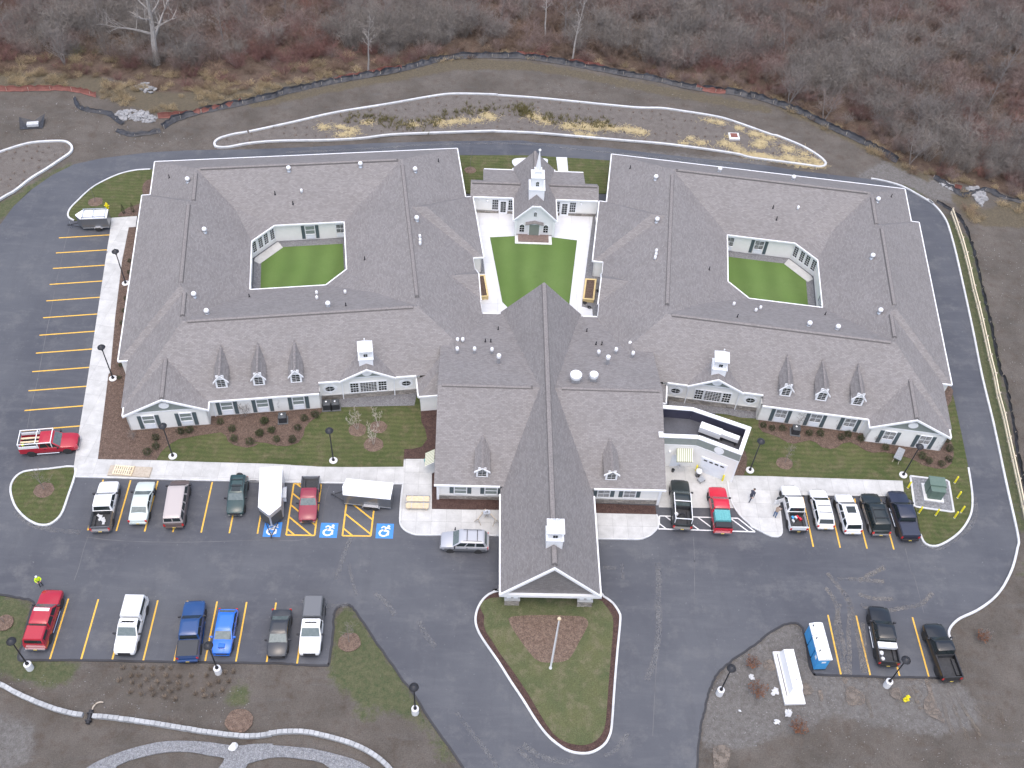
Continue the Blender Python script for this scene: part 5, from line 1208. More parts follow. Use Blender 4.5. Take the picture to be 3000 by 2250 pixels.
# ---------------------------------------------------------------- lamp posts
def lamp_post(p, tall, label):
    base_h = .85 if tall else .20; top = 5.45
    T = thing('lamp_post', label, 'lamp post', (p[0], p[1], 0), 0, 'black lamp posts')
    r = .33 if tall else .43
    MB().lathe([(r, -.1), (r, base_h-.03), (r-.04, base_h)], (0, 0, 0), 18).build('concrete_base', 'concrete_base', T, 40)
    MB().lathe([(.16, base_h), (.15, base_h+.18), (.09, base_h+.28), (.07, base_h+.5), (.055, top-.75)], (0, 0, 0), 10).build('pole', 'black_metal', T, 40)
    H = MB().lathe([(.07, top-.75), (.13, top-.66), (.10, top-.58), (.17, top-.52)], (0, 0, 0), 12).build('lamp_head', 'black_metal', T, 40)
    MB().lathe([(.17, top-.52), (.25, top-.38), (.24, top-.22)], (0, 0, 0), 14).build('globe', 'car_glass_pale', H, 60)
    MB().lathe([(.24, top-.24), (.42, top-.27), (.40, top-.20), (.22, top-.05), (.15, top+.03), (.05, top+.06), (.05, top+.14), (.01, top+.18)], (0, 0, 0), 18).build('shade', 'black_metal', H, 50)
for px, tall, lb in (((-44.2, 44.12), 0, 'black lamp post without a white collar in the narrow mulch strip'), ((-42.05, 29.17), 0, 'black lamp post on a white collar in the mulch beside the long walk'),
    ((-33.41, 18.82), 0, 'black lamp post on a white collar in front of the gable window with blinds'), ((-16.82, 18.77), 0, 'black lamp post on the lawn near the birches'),
    ((27.2, 18.84), 0, 'black lamp post on the lawn beside the service block'), ((43.75, 18.71), 0, 'black lamp post on the lawn beside the transformer pad'),
    ((-41.1, -4.67), 1, 'black lamp post on a tall white base behind the red capped pickup'), ((-24.53, -4.76), 1, 'black lamp post on a tall white base beside the bright blue hatchback'),
    ((-6.79, -8.21), 1, 'black lamp post on a tall white base at the grass edge of the driveway'), ((20.5, -6.04), 1, 'black lamp post on a tall white base at the gravel edge of the driveway'), ((36.15, -4.99), 1, 'black lamp post on a tall white base behind the black pickup with the white toolbox')):
    lamp_post(px, tall, lb)
# flagpole
fx, fy = (5.25, -3.91)
F = thing('flagpole', 'bare white flagpole on the triangular lawn', 'flagpole', (fx, fy, 0))
MB().lathe([(.15, .05), (.15, .2), (.09, .3), (.085, 1.0)], (0, 0, 0), 12).build('base_collar', 'white_trim', F, 40)
MB().lathe([(.085, .3), (.08, 4), (.05, 9.4)], (0, 0, 0), 10).build('pole', 'white_trim', F, 40)
MB().lathe([(.02, 9.38), (.13, 9.45), (.17, 9.56), (.13, 9.68), (.01, 9.73)], (0, 0, 0), 12).build('finial', 'lumber', F, 60)
MB().tube([(.10, 0, 1.2), (.11, 0, 5), (.09, 0, 9.2)], .012, 4).build('halyard', 'white_trim', F)

# ---------------------------------------------------------------- bollards, transformer
def bollard(p, label, group, h=1.15):
    T = thing('bollard', label, 'bollard', (p[0], p[1], .0), 0, group)
    MB().lathe([(.095, -.1), (.095, h-.05), (.07, h), (.01, h+.02)], (0, 0, .05), 12).build('post', 'yellow_paint', T, 50)
    MB().lathe([(.12, .05), (.11, .11), (.098, .12)], (0, 0, 0), 12).build('footing', 'concrete_base', T, 50)
for px in ((43.83, 17.07), (49.13, 17.89), (48.86, 15.96), (44.19, 13.94), (45.88, 13.69), (47.8, 13.43), (48.69, 14.13)):
    bollard(px, 'yellow steel bollard standing in the grass around the green transformer', 'transformer bollards')
for px, lb in (((21.37, 18.59), 'yellow bollard between the garage door and the striped awning'), ((24.03, 17.39), 'yellow bollard at the outer jamb of the garage door')): bollard(px, lb, 'garage bollards', 1.05)
tq = [(44.49, 18.6), (48.52, 18.12), (47.93, 14.11), (43.92, 14.69)]
struct('gravel_pad', MB().prism(tq, .0, .125), 'gravel', 'grey gravel pad with a white border under the transformer')
kerb(tq, 'white border of the gravel transformer pad', .20, .17, 0, True)
tc = (sum(p[0] for p in tq)/4, sum(p[1] for p in tq)/4); tx = Vector((tq[1][0]-tq[0][0], tq[1][1]-tq[0][1])).normalized()
T = thing('transformer', 'green steel pad-mounted transformer on a gravel pad', 'transformer', (tc[0]+.1, tc[1]+.1, .12), math.atan2(tx.y, tx.x))
MB().box(-1.05, 1.0, -1.15, 1.05, -.05, .14).build('concrete_plinth', 'concrete_base', T)
MB().box(-.80, .80, -.30, .85, .14, 1.65).build('tank', 'transformer_green', T); MB().box(-.72, .72, -.92, -.305, .14, 1.5).build('cable_cabinet', 'transformer_green', T)
MB().box(-.76, .76, -.97, -.28, 1.5, 1.56).build('cabinet_lid', 'transformer_green', T); MB().box(-.84, .84, -.27, .90, 1.65, 1.72).build('lid', 'transformer_green', T)
for s in (-.36, .36): MB().box(s-.33, s+.33, -.94, -.922, .2, 1.44).build('door', 'transformer_green', T)
for k in range(6): MB().box(.802, .95, -.2+k*.17, -.16+k*.17, .3, 1.5).build('cooling_fin', 'transformer_green', T)

# ---------------------------------------------------------------- air conditioners
def air_con(p, label, rz=0.0, pad=True):
    T = thing('air_conditioner', label, 'air conditioner', (p[0], p[1], .12), rz, 'outdoor air conditioners')
    if pad: MB().box(-.55, .55, -.55, .55, -.05, .08).build('pad', 'pad_plastic', T)
    MB().rings([[(x*.42, y*.42, z) for x, y in ((-1, -.8), (-.8, -1), (.8, -1), (1, -.8), (1, .8), (.8, 1), (-.8, 1), (-1, .8))] for z in (.08, .92)]).build('casing', 'ac_grey', T)
    g = MB()
    for k in range(9): g.box(-.43, .43, -.435, -.42, .14+k*.085, .18+k*.085)
    g.build('louvre', 'black_metal', T)
    MB().lathe([(.40, .92), (.36, .97), (.30, .99), (.0, 1.0)], (0, 0, 0), 16).build('fan_guard', 'ac_grey', T, 40)
    MB().lathe([(.10, .99), (.10, 1.03), (.01, 1.04)], (-.05, .05, 0), 10).build('fan_motor', 'white_trim', T, 40)
air_con((-18.25, 25.83), 'dark air conditioner with its pipes beside the wing corner', WA); air_con((-17.32, 25.93), 'dark taller air conditioner at the gravel edge beside its twin', WA)
air_con((-22.75, 23.91), 'dark air conditioner alone in the mulch bed below the shuttered blinds', WA); air_con((33.02, 24.11), 'dark air conditioner in the mulch bed below the dark shuttered windows', -WA)

# ---------------------------------------------------------------- planters, hoses
def planter(q, label):
    z1 = .62; c = (sum(p[0] for p in q)/4, sum(p[1] for p in q)/4)
    T = thing('planter_box', label, 'planter', (c[0], c[1], .05), 0, 'raised timber planters', True)
    for i in range(4):
        a, b = q[i], q[(i+1) % 4]; L = math.hypot(b[0]-a[0], b[1]-a[1]); d = ((b[0]-a[0])/L, (b[1]-a[1])/L); n_ = (-d[1], d[0])
        if area(q) < 0: n_ = (d[1], -d[0])
        for k in range(3): wall_box(MB(), a, d, n_, 0, L, .02, .07, .05+k*.18, .225+k*.18).build('board', 'cedar', T)
        wall_box(MB(), a, d, n_, -.02, L+.02, -.04, .16, z1-.03, z1+.015+.002*i).build('cap_board', 'cedar', T)
    MB().prism([(p[0]*.93+c[0]*.07, p[1]*.93+c[1]*.07) for p in q], .06, .54).build('soil', 'mulch', T)
planter([(-2.34, 46.89), (-1.34, 47.05), (-0.86, 43.35), (-2.01, 43.21)], 'empty cedar planter box by the court wall beneath the small gable')
planter([(11.09, 46.96), (12.4, 46.92), (11.89, 43.32), (10.57, 43.43)], 'empty cedar planter box with hoses lying around it')
for px, r, lb in (((10.8, 43.2), .26, 'black hose coil at the foot of the planter'), ((11.29, 42.47), .28, 'loose black hose coil beside the court paving'), ((12.57, 45.31), .25, 'black hose coil between the planter and the wall')):
    mb = MB()
    mb.tube([(r*(.6+.4*math.sin(.7*k))*math.cos(k*.55), r*(.6+.4*math.sin(.7*k))*math.sin(k*.55), .05+.006*k) for k in range(30)], .035, 5)
    o = mb.build('hose_coil', 'black_metal', None, True); o.location = (px[0], px[1], .07); tag(o, lb, 'hose', 'hose coils')

# ---------------------------------------------------------------- timber guard rail along the outer drive
rail_pts = [(61.71, 62.65), (61.54, 59.73), (61.34, 56.77), (61.03, 53.88), (60.63, 50.84), (60.15, 47.66), (59.8, 44.7), (59.41, 41.82), (58.99, 38.92), (58.53, 35.91), (58.17, 32.99), (57.65, 30.02), (57.34, 27.06), (56.83, 23.72), (56.43, 21), (55.99, 18.05), (55.52, 15.04), (55.07, 12.06)]
G = thing('guard_rail', 'new timber guard rail with two rails along the outer drive', 'fence', (rail_pts[0][0], rail_pts[0][1], 0), 0, None, True)
for i, p in enumerate(rail_pts):
    MB().box(p[0]-.08, p[0]+.08, p[1]-.08, p[1]+.08, -.2, 1.02+rnd.uniform(-.03, .03)).build('post', 'lumber_old', G)
    if i:
        q = rail_pts[i-1]
        for z in (.97, .45): MB().beam((q[0]-.09, q[1], z+rnd.uniform(-.015, .015)), (p[0]-.09, p[1], z+rnd.uniform(-.015, .015)), .10, .20).build('rail', 'pale_rail', G)
lb_ = (56.98, 21.77)
o = MB().beam((0, 0, .06), (1.15, -5.5, .06), .22, .06).build('loose_board', 'lumber'); o.location = (lb_[0]+1.2, lb_[1], 0); tag(o, 'long pale board lying loose outside the timber guard rail', 'board')

# ---------------------------------------------------------------- silt fences
def draped_fence(name, pts, h, material, label, stake=True, jag=.12, lean=.15, step=.5, cat='fence', col_stake='lumber_old'):
    q = resample(smooth_line(pts, 4), step); T = thing(name, label, cat, (q[0][0], q[0][1], 0), 0, None, True)
    off = offset_line(q, 1.0); mb = MB(); vs = []; fs = []
    for i, p in enumerate(q):
        n_ = (off[i][0]-p[0], off[i][1]-p[1]); a = rnd.uniform(-jag, jag); hh = h*rnd.uniform(.6, 1.08)
        vs += [(p[0]-n_[0]*(.08+lean*.4)+rnd.uniform(-.06, .06), p[1]-n_[1]*(.08+lean*.4)+rnd.uniform(-.06, .06), -.03), (p[0]+n_[0]*a*.4, p[1]+n_[1]*a*.4, .10+rnd.uniform(-.05, .06)), (p[0]+n_[0]*(lean+a), p[1]+n_[1]*(lean+a), hh*.6), (p[0]+n_[0]*(lean*1.3+a*1.5), p[1]+n_[1]*(lean*1.3+a*1.5), hh)]
        if i:
            k = i*4
            for j in range(3): fs.append((k-4+j, k+j, k+j+1, k-3+j))
    mb.add(vs, fs).build('fabric', material, T, False, False)
    if stake:
        for i in range(0, len(q), max(1, int(3.0/step))): MB().box(q[i][0]-.022, q[i][0]+.022, q[i][1]-.022, q[i][1]+.022, -.2, h*.8).build('stake', col_stake, T)
    return T
draped_fence('silt_fence', silt_line, .75, 'silt_fabric', 'long sagging black silt fence curving along the edge of the thicket', lean=.3)
draped_fence('silt_fence', [(60.37, 65.18), (61.53, 63.8), (62.18, 63.06), (62.83, 60.68), (62.62, 55.51), (61.61, 48.51), (60.49, 40.93), (59.3, 33.9), (59.62, 33.51), (59.13, 30.67), (58.35, 26.12), (57.5, 22.29), (57.13, 19.95), (56.5, 16.08)], .38, 'silt_fabric', 'black silt fence sagging beyond the timber guard rail', jag=.06, lean=.05)
draped_fence('silt_fence', [(61.51, 70.51), (62.51, 69.06), (63.54, 67.76), (64.74, 66.49), (68.17, 68), (69.52, 66.74), (71.83, 65.8), (74.12, 64.87)], .45, 'silt_fabric', 'short black silt fence by the stone outfall near the guard rail', lean=.25)
draped_fence('silt_fence', [(-60.28, 81.41), (-59.5, 79.81), (-58.56, 78.82), (-56.72, 78.35), (-54.73, 77.89), (-52.8, 76.27), (-51.96, 75.6)], .35, 'silt_fabric', 'collapsed black silt fence on the muddy bank', lean=.3)
draped_fence('silt_fence', [(-52.62, 74.12), (-51.46, 73.49), (-50.04, 73.15), (-48.78, 73.51), (-47.51, 73.88), (-46.13, 74.53)], .35, 'silt_fabric', 'trampled black silt fence ending at the bundled corner', lean=.3)
for pts, lb in (([(-76.04, 82.16), (-70.98, 82.51), (-67.59, 82.75), (-64.58, 83.17), (-62.17, 83.27), (-59.99, 82.96), (-57.29, 81.92)], 'faded orange mesh fence beside the tan grass at the dirt field'), ([(-47.61, 77.48), (-44.01, 78.3), (-40.79, 79.55), (-37.57, 81.12), (-36.53, 82.26)], 'faded orange mesh fence behind the black silt fence near the stones'),
    ([(-24.09, 87.98), (-21.3, 89.31), (-18.65, 90.47), (-16.32, 91.47), (-14.3, 91.84)], 'orange mesh fence under the grey thicket'), ([(2.99, 97.46), (5.95, 96.81), (8.23, 96.12)], 'orange mesh fence at the crest of the curve'), ([(11.09, 95.64), (13.55, 95.14), (16.56, 94.34)], 'orange mesh fence sagging behind black fabric'), ([(30.2, 89.98), (32.38, 89.32), (34.62, 89.15)], 'crumpled orange mesh fence at the downhill bend'), ([(63.66, 68.18), (64.92, 67.71)], 'scrap of orange mesh fence by the stone outfall')):
    draped_fence('mesh_fence', pts, .75, 'orange_mesh', lb, True, .08, .15)

# ---------------------------------------------------------------- segmental block wall
def block_wall(pts, label):
    q = resample(smooth_line(pts, 5), .46); T = thing('block_wall', label, 'wall', (q[0][0], q[0][1], 0), 0, 'segmental block walls', True)
    for a, b in zip(q, q[1:]):
        d = Vector((b[0]-a[0], b[1]-a[1])); L = d.length; d.normalize(); n_ = (-d.y, d.x); c = ((a[0]+b[0])/2, (a[1]+b[1])/2); k = rnd.uniform(-.012, .012)
        MB().obox((c[0]+n_[0]*k, c[1]+n_[1]*k), (d.x, d.y), n_, L/2-.016, .19, .10, .30+k*.5).build('cap_block', 'block', T)
        MB().obox((c[0]+n_[0]*k, c[1]+n_[1]*k), (d.x, d.y), n_, L/2-.006, .16, -.25, .098).build('wall_block', 'block', T)
block_wall([(-49.23, -4.23), (-43.22, -6.26), (-41.97, -6.87), (-40.4, -7.52), (-38.4, -8.26), (-36.69, -8.73), (-35, -8.98)], 'curving grey block wall ending at the black drain pipe')
block_wall([(-34.5, -9.01), (-32.92, -9.12), (-29.68, -9.51), (-26.43, -10), (-24.27, -10.3), (-22.13, -10.54), (-20.55, -10.57), (-18.88, -10.33), (-19.34, -10.34), (-17.79, -10.15), (-16.2, -10.15), (-14.58, -10.43), (-12.41, -11), (-10.77, -11.67), (-9.33, -12.6), (-8.2, -13.73), (-6.85, -15.55)], 'long S-curved grey block wall above the stone swale')
dp = (-34.73, -9.09)
T = thing('drain_pipe', 'black corrugated drain pipe in the gap of the block wall', 'pipe', (dp[0], dp[1], 0))
mb = MB(); mb.rings([[(r*math.cos(2*PI*k/12), y, .12+r*math.sin(2*PI*k/12)) for k in range(12)] for y, r in [(-.6+.1*j, .17 if j % 2 else .19) for j in range(13)]]); mb.build('pipe', 'black_metal', T, 30)
for y in (-.35, .3): MB().box(-.26, .26, y-.05, y+.05, -.1, .34).build('pipe_collar', 'black_metal', T)
hp = (-34.11, -8.36)
o = MB().tube([(.9*math.cos(math.radians(a))*.65, .65*math.sin(math.radians(a)), .06) for a in range(70, 300, 15)]+[(.75, -.62, .05)], .07, 7).build('corrugated_hose', 'lumber_old', None, True); o.location = (hp[0], hp[1], 0); tag(o, 'pale hose curled on the earth above the block wall', 'hose')

# ---------------------------------------------------------------- hydrants
def hydrant(p, label, rz=0.0):
    T = thing('fire_hydrant', label, 'hydrant', (p[0], p[1], 0), rz, 'yellow hydrants')
    MB().lathe([(.20, -.05), (.20, .10), (.14, .12), (.13, .62), (.17, .64), (.17, .70), (.15, .74), (.12, .84), (.05, .92), (.05, .98), (.01, .99)], (0, 0, 0), 14).build('barrel', 'hydrant_yellow', T, 50)
    for a, r in ((0, .09), (PI, .09), (-PI/2, .12)):
        mb = MB(); mb.tube([(.10*math.cos(a), .10*math.sin(a), .48), (.26*math.cos(a), .26*math.sin(a), .48), (.30*math.cos(a), .30*math.sin(a), .48)], [r*.8, r*.8, r], 8); mb.build('nozzle_cap', 'hydrant_yellow', T, 40)
hydrant((37.51, -6.38), 'yellow fire hydrant in the muddy gravel', .3); hydrant((-49.72, 57.75), 'yellow fire hydrant on the lawn behind the roof-racked trailer')

# ---------------------------------------------------------------- portable toilets
pt0 = (30.13, -3.65); head = math.atan2((32.15, 2.15)[1]-(32.1, -4.06)[1], (32.15, 2.15)[0]-(32.1, -4.06)[0]) + .055
def toilet(k, label):
    T = thing('portable_toilet', label, 'toilet', (pt0[0]+math.cos(head)*(.6+k*1.25)+.0, pt0[1]+math.sin(head)*(.6+k*1.25), 0), head-PI/2, 'portable toilets')
    w = .56
    MB().box(-w-.03, w+.03, -w-.02, w+.02, .0, .16).build('skid', 'black_metal', T)
    MB().rings([[(x*w, y*w, z) for x, y in ((-1, -.94), (-.94, -1), (.94, -1), (1, -.94), (1, .94), (.94, 1), (-.94, 1), (-1, .94))] for z in (.16, 2.0)]).build('cabin', 'toilet_blue', T)
    for s, a in ((-1, 0), (0, -1)):
        m_ = MB()
        if a == 0: m_.box(-w-.02, -w, -.40, .40, .35, 1.1); m_.box(-w-.02, -w, -.40, .40, 1.2, 1.85)
        else: m_.box(-.40, .40, -w-.02, -w, .35, 1.1); m_.box(-.40, .40, -w-.02, -w, 1.2, 1.85)
        m_.build('side_panel', 'toilet_blue', T)
    MB().box(w, w+.03, -.42, .42, .2, 1.92).build('door', 'toilet_blue', T)
    if k == 0:
        wall_box(MB(), (0, -w), (1, 0), (0, -1), -.2, .2, .02, .03, 1.45, 1.72).build('sign_plate', 'lightplate' if False else 'toilet_roof', T)
        wall_box(MB(), (-w, 0), (0, 1), (-1, 0), -.16, .16, .02, .03, 1.3, 1.72).build('sign_plate', 'toilet_roof', T)
    R_ = MB().rings([[(-w-.05, y, 2.0), (-w-.05, y, 2.12), (-.3, y, 2.22), (.05, y, 2.30), (.4, y, 2.28), (.66, y, 2.15), (.68, y, 2.0)] for y in (-w-.03, w+.03)]).build('roof', 'toilet_roof', T)
    MB().tube([(-.35, .25, 2.1), (-.35, .25, 2.45)], .06, 8).build('vent_stack', 'ac_grey', R_)
toilet(0, 'blue portable toilet with white signs at the car-park edge'); toilet(1, 'blue portable toilet between two others'); toilet(2, 'blue portable toilet at the back end of its row, toward the drive')
# white concrete vault lid beside them
vq = [(26.21, -2.5), (28.01, -2.18), (28.03, -6.18), (26.16, -6.19)]; vc = (sum(p[0] for p in vq)/4, sum(p[1] for p in vq)/4)
T = thing('concrete_sign_base', 'white precast concrete block on a slab in the gravel', 'concrete block', (vc[0], vc[1], 0), head-PI/2)
MB().box(-.95, .95, -2.75, 2.35, -.05, .22).build('slab', 'concrete_base', T)
MB().rings([[(-.42, -1.95, .22), (.80, -1.95, .22), (.80, 2.2, .22), (-.42, 2.2, .22)], [(-.20, -1.65, 1.15), (.72, -1.65, 1.15), (.72, 2.1, 1.15), (-.20, 2.1, 1.15)]]).build('raised_block', 'white_trim', T)
MB().box(-.62, -.56, -2.0, 2.1, .22, .245).build('slot', 'black_metal', T)
MB().lathe([(.06, 1.15), (.06, 1.18), (.01, 1.18)], (.25, -.9, 0), 8).build('lifting_eye', 'black_metal', T)

# ---------------------------------------------------------------- timber lying about
pq = [(-39.4, 17.25), (-35.29, 17.21), (-35.21, 16.19), (-39.18, 16.17)]; pc_ = ((pq[0][0]+pq[2][0])/2, (pq[0][1]+pq[2][1])/2)
T = thing('plywood_stack', 'flat stack of plywood sheets on the concrete walk', 'plywood', (pc_[0], pc_[1], .13), -.03)
for k in range(3): MB().box(-2.15+.03*k, 2.15-.02*k, -.62, .62, .02+k*.035, .052+k*.035).build('sheet', 'lumber_old', T)
for s in (-1.6, 0, 1.6): MB().box(s-.05, s+.05, -.6, .6, -.002, .02).build('batten', 'lumber', T)
T = thing('pallet', 'pale wooden pallet lying on the plywood stack', 'pallet', (pc_[0]-.75, pc_[1]+.05, .255), -.08)
for k in range(8): MB().box(-.85+k*.22, -.73+k*.22, -.58, .58, .10, .125).build('slat', 'pale_rail', T)
for y in (-.5, 0, .5): MB().box(-.88, .95, y-.04, y+.04, -.003, .098).build('stringer', 'pale_rail', T)
MB().box(.98, 1.12, -.62, .6, .02, .14).build('end_board', 'lumber', T)
bq = (-7.75, 13.56)
for j, (dy, lb) in enumerate(((.42, 'strapped bundle of pale planks on the forecourt, on the bed side'), (-.42, 'strapped bundle of pale planks on the forecourt, on the kerb side'))):
    T = thing('plank_bundle', lb, 'timber', (bq[0], bq[1]+dy, .135), 0, 'plank bundles')
    for s in (-.9, .9): MB().box(s-.06, s+.06, -.34, .34, 0, .28).build('bearer', 'lumber_old', T)
    for k in range(4):
        MB().box(-1.15+rnd.uniform(-.05, .05), 1.15+rnd.uniform(-.05, .05), -.32+k*.16, -.17+k*.16, .28, .40).build('plank', 'lumber', T)
    for s in (-.6, .6): MB().box(s-.03, s+.03, -.345, .335, .40, .415).build('strap', 'galvanised', T)
    MB().box(-1.2, 1.2, .335, .40, .1, .46).build('side_rail', 'ac_grey' if False else 'galvanised', T)
def sawhorse(p, rz, label):
    T = thing('sawhorse', label, 'sawhorse', (p[0], p[1], .135), rz, 'timber sawhorses')
    MB().box(-.75, .75, -.05, .05, .78, .88).build('beam', 'lumber_old', T)
    for x in (-.6, .6):
        for s in (-1, 1):
            MB().tube([(x, s*.03, .80), (x*1.08, s*.38, .0)], .035, 4).build('leg', 'lumber_old', T)
        MB().tube([(x*1.05, -.22, .35), (x*1.05, .22, .35)], .025, 4).build('brace', 'lumber_old', T)
    MB().tube([(-.62, .2, .35), (.62, .2, .35)], .02, 4).build('brace', 'lumber_old', T)
sw = (-1.28, 11.96); sw2 = (-0.22, 11.85)
sawhorse(sw, 1.0, 'grey timber sawhorse angled toward the planting bed'); sawhorse(sw2, -.9, 'grey timber sawhorse nearer the canopy wall')
T = thing('mitre_saw', 'white mitre saw resting across two sawhorses', 'saw', ((sw[0]+sw2[0])/2, (sw[1]+sw2[1])/2+.25, 1.02), .2)
MB().box(-.35, .35, -.22, .22, -.02, .08).build('saw_table', 'galvanised', T); mb = MB(); mb.rings([[(.17*math.cos(2*PI*k/14), y, .28+.17*math.sin(2*PI*k/14)) for k in range(14)] for y in (-.04, .04)]); mb.build('blade_guard', 'white_trim', T); MB().tube([(0, .04, .35), (0, -.12, .5), (0, -.3, .46)], .03, 6).build('handle', 'black_metal', T)
# bin, cart, chair by the service door
bp = (21.48, 18.01)
T = thing('rubbish_bin', 'black rubbish bin with a white bag spilling over its rim', 'bin', (bp[0], bp[1], .05))
MB().lathe([(.24, 0), (.31, .75), (.33, .78), (.30, .78)], (0, 0, 0), 14).build('tub', 'black_metal', T, 40)
bag = MB(); bag.lathe([(.30, .74), (.36, .80), (.33, .92), (.18, 1.02), (.05, 1.0)], (0.02, 0, 0), 9); bag.v = [(x+rnd.uniform(-.04, .04), y+rnd.uniform(-.04, .04), z) for x, y, z in bag.v]; bag.build('bin_bag', 'blanket_white', T, 60)
cp = (21.76, 17.34)
T = thing('hand_cart', 'grey folding hand cart tipped beside the bin', 'cart', (cp[0], cp[1], .05), .6)
MB().box(-.36, .36, -.28, .28, .34, .38).build('tray', 'galvanised', T); MB().tube([(-.3, .28, .36), (-.3, .62, .95), (.3, .62, .95), (.3, .28, .36)], .02, 6).build('handle', 'galvanised', T)
for x, y in ((-.3, -.22), (.3, -.22), (-.3, .22), (.3, .22)): MB().tube([(x, y, .35), (x*1.1, y*1.1, .0)], .02, 5).build('leg', 'black_metal', T)
sp_ = (18.55, 18.52)
for px, lb in (((18.54, 18.47), 'grey bucket standing by the service wall'), ((19.23, 19.07), 'pale bucket at the edge of the service door')):
    T = thing('bucket', lb, 'bucket', (px[0]+.35, px[1], .055), 0, 'buckets by the service door')
    MB().lathe([(.13, 0), (.17, .36), (.18, .38), (.155, .37), (.12, .05)], (0, 0, 0), 12).build('pail', 'concrete_base' if 'pale' in lb else 'ac_grey', T, 40)
    MB().tube([(-.17, 0, .36), (-.12, .05, .22), (0, .08, .16), (.12, .05, .22), (.17, 0, .36)], .008, 4).build('bail', 'galvanised', T)
gp = (-7.22, 18.89)
T = thing('bucket', 'green bucket on the forecourt by the dark mulch', 'bucket', (gp[0], gp[1], .135)); MB().lathe([(.12, 0), (.16, .34), (.17, .36), (.145, .35)], (0, 0, 0), 12).build('pail', 'tarp_teal', T, 40); MB().tube([(-.16, 0, .34), (-.1, .06, .2), (.1, .06, .2), (.16, 0, .34)], .008, 4).build('bail', 'galvanised', T)
wp = (43.78, 21.11)
T = thing('wheelbarrow', 'grey wheelbarrow tipped on its nose at the mulch edge', 'wheelbarrow', (wp[0], wp[1], .12), 1.0)
MB().rings([[(-.75, -.28, .30), (.45, -.22, .30), (.45, .22, .30), (-.75, .28, .30)], [(-.95, -.40, .70), (.85, -.36, .62), (.85, .36, .62), (-.95, .40, .70)]]).build('tray', 'galvanised', T)
for s in (-1, 1): MB().tube([(1.0, s*.12, .22), (-.3, s*.25, .28), (-1.5, s*.32, .55)], .025, 5).build('handle', 'lumber_old', T)
mb = MB(); mb.rings([[(1.0+.2*math.cos(2*PI*k/14), y, .2+.2*math.sin(2*PI*k/14)) for k in range(14)] for y in (-.05, .05)]); mb.build('wheel', 'rubber', T)
for s in (-1, 1): MB().tube([(-.35, s*.25, .3), (-.45, s*.28, .0)], .02, 5).build('leg', 'galvanised', T)
# catch basin cover in the far bed, tipped trough on the dirt field
ib = (34.25, 78.09)
T = thing('inlet_box', 'white-framed brick red inlet box in the straw', 'inlet', (ib[0], ib[1], 0)); MB().box(-.75, .75, -.75, .75, -.1, .25).build('frame', 'concrete_base', T); MB().box(-.5, .5, -.35, .62, .25, .27).build('grate', 'orange_mesh', T)
tr = (-64.14, 74.82)
T = thing('black_liner', 'black plastic liner folded round a white lid on the dirt field', 'liner', (tr[0], tr[1], 0), .2); mb = MB(); mb.add([(-1.6, -.9, .0), (1.4, -1.0, .0), (1.7, 1.3, .75), (.2, .6, .25), (-1.7, 1.2, .6), (-.9, .2, .08), (.9, .2, .08)], [(0, 1, 6, 5), (1, 2, 3, 6), (0, 5, 3, 4), (5, 6, 3)]); mb.build('sheet', 'silt_fabric', T, False, False); MB().box(-.65, .85, -.6, .15, .06, .42).build('lid', 'debris_white', T)
for k in range(4): MB().box(-.55+k*.34, -.4+k*.34, -.55, .10, .42, .45).build('lid_rib', 'debris_white', T)
# boulder, loose slabs, scraps
def scrap(p, r, label, material, name, cat, flat=.5, seed=0, group=None):
    rr = random.Random(seed); bm = bmesh.new(); bmesh.ops.create_icosphere(bm, subdivisions=2, radius=1.0)
    for v in bm.verts: v.co *= rr.uniform(.82, 1.14) if flat > .5 else rr.choice((.45, .7, 1.0, 1.35)); v.co.x *= r; v.co.y *= r*.8; v.co.z *= r*flat
    me = bpy.data.meshes.new(name); bm.to_mesh(me); bm.free(); me.materials.append(MATS[material])
    o = put(name, me, None, (p[0], p[1], r*flat*.5), rr.uniform(0, 6)); tag(o, label, cat, group); return o
scrap((-22.07, -11.55), .42, 'round white boulder sitting on the stone swale', 'rock_white', 'boulder', 'boulder', .8, 3)
for px, r, lb, sd in (((25.64, -5.77), .38, 'white plastic sheet balled up beside the precast block', 1), ((26.47, -7.78), .42, 'white torn wrapping heaped in the gravel', 2), ((25.29, -8.65), .28, 'small torn white wrapping past the gravel heap', 3), ((23.7, -4.38), .32, 'white scrap lying between two rusty saplings', 4), ((22.15, -7.62), .16, 'little white scrap below the rusty saplings', 5)):
    scrap(px, r, lb, 'debris_white', 'plastic_scrap', 'scrap', .14, sd, 'white plastic scraps')
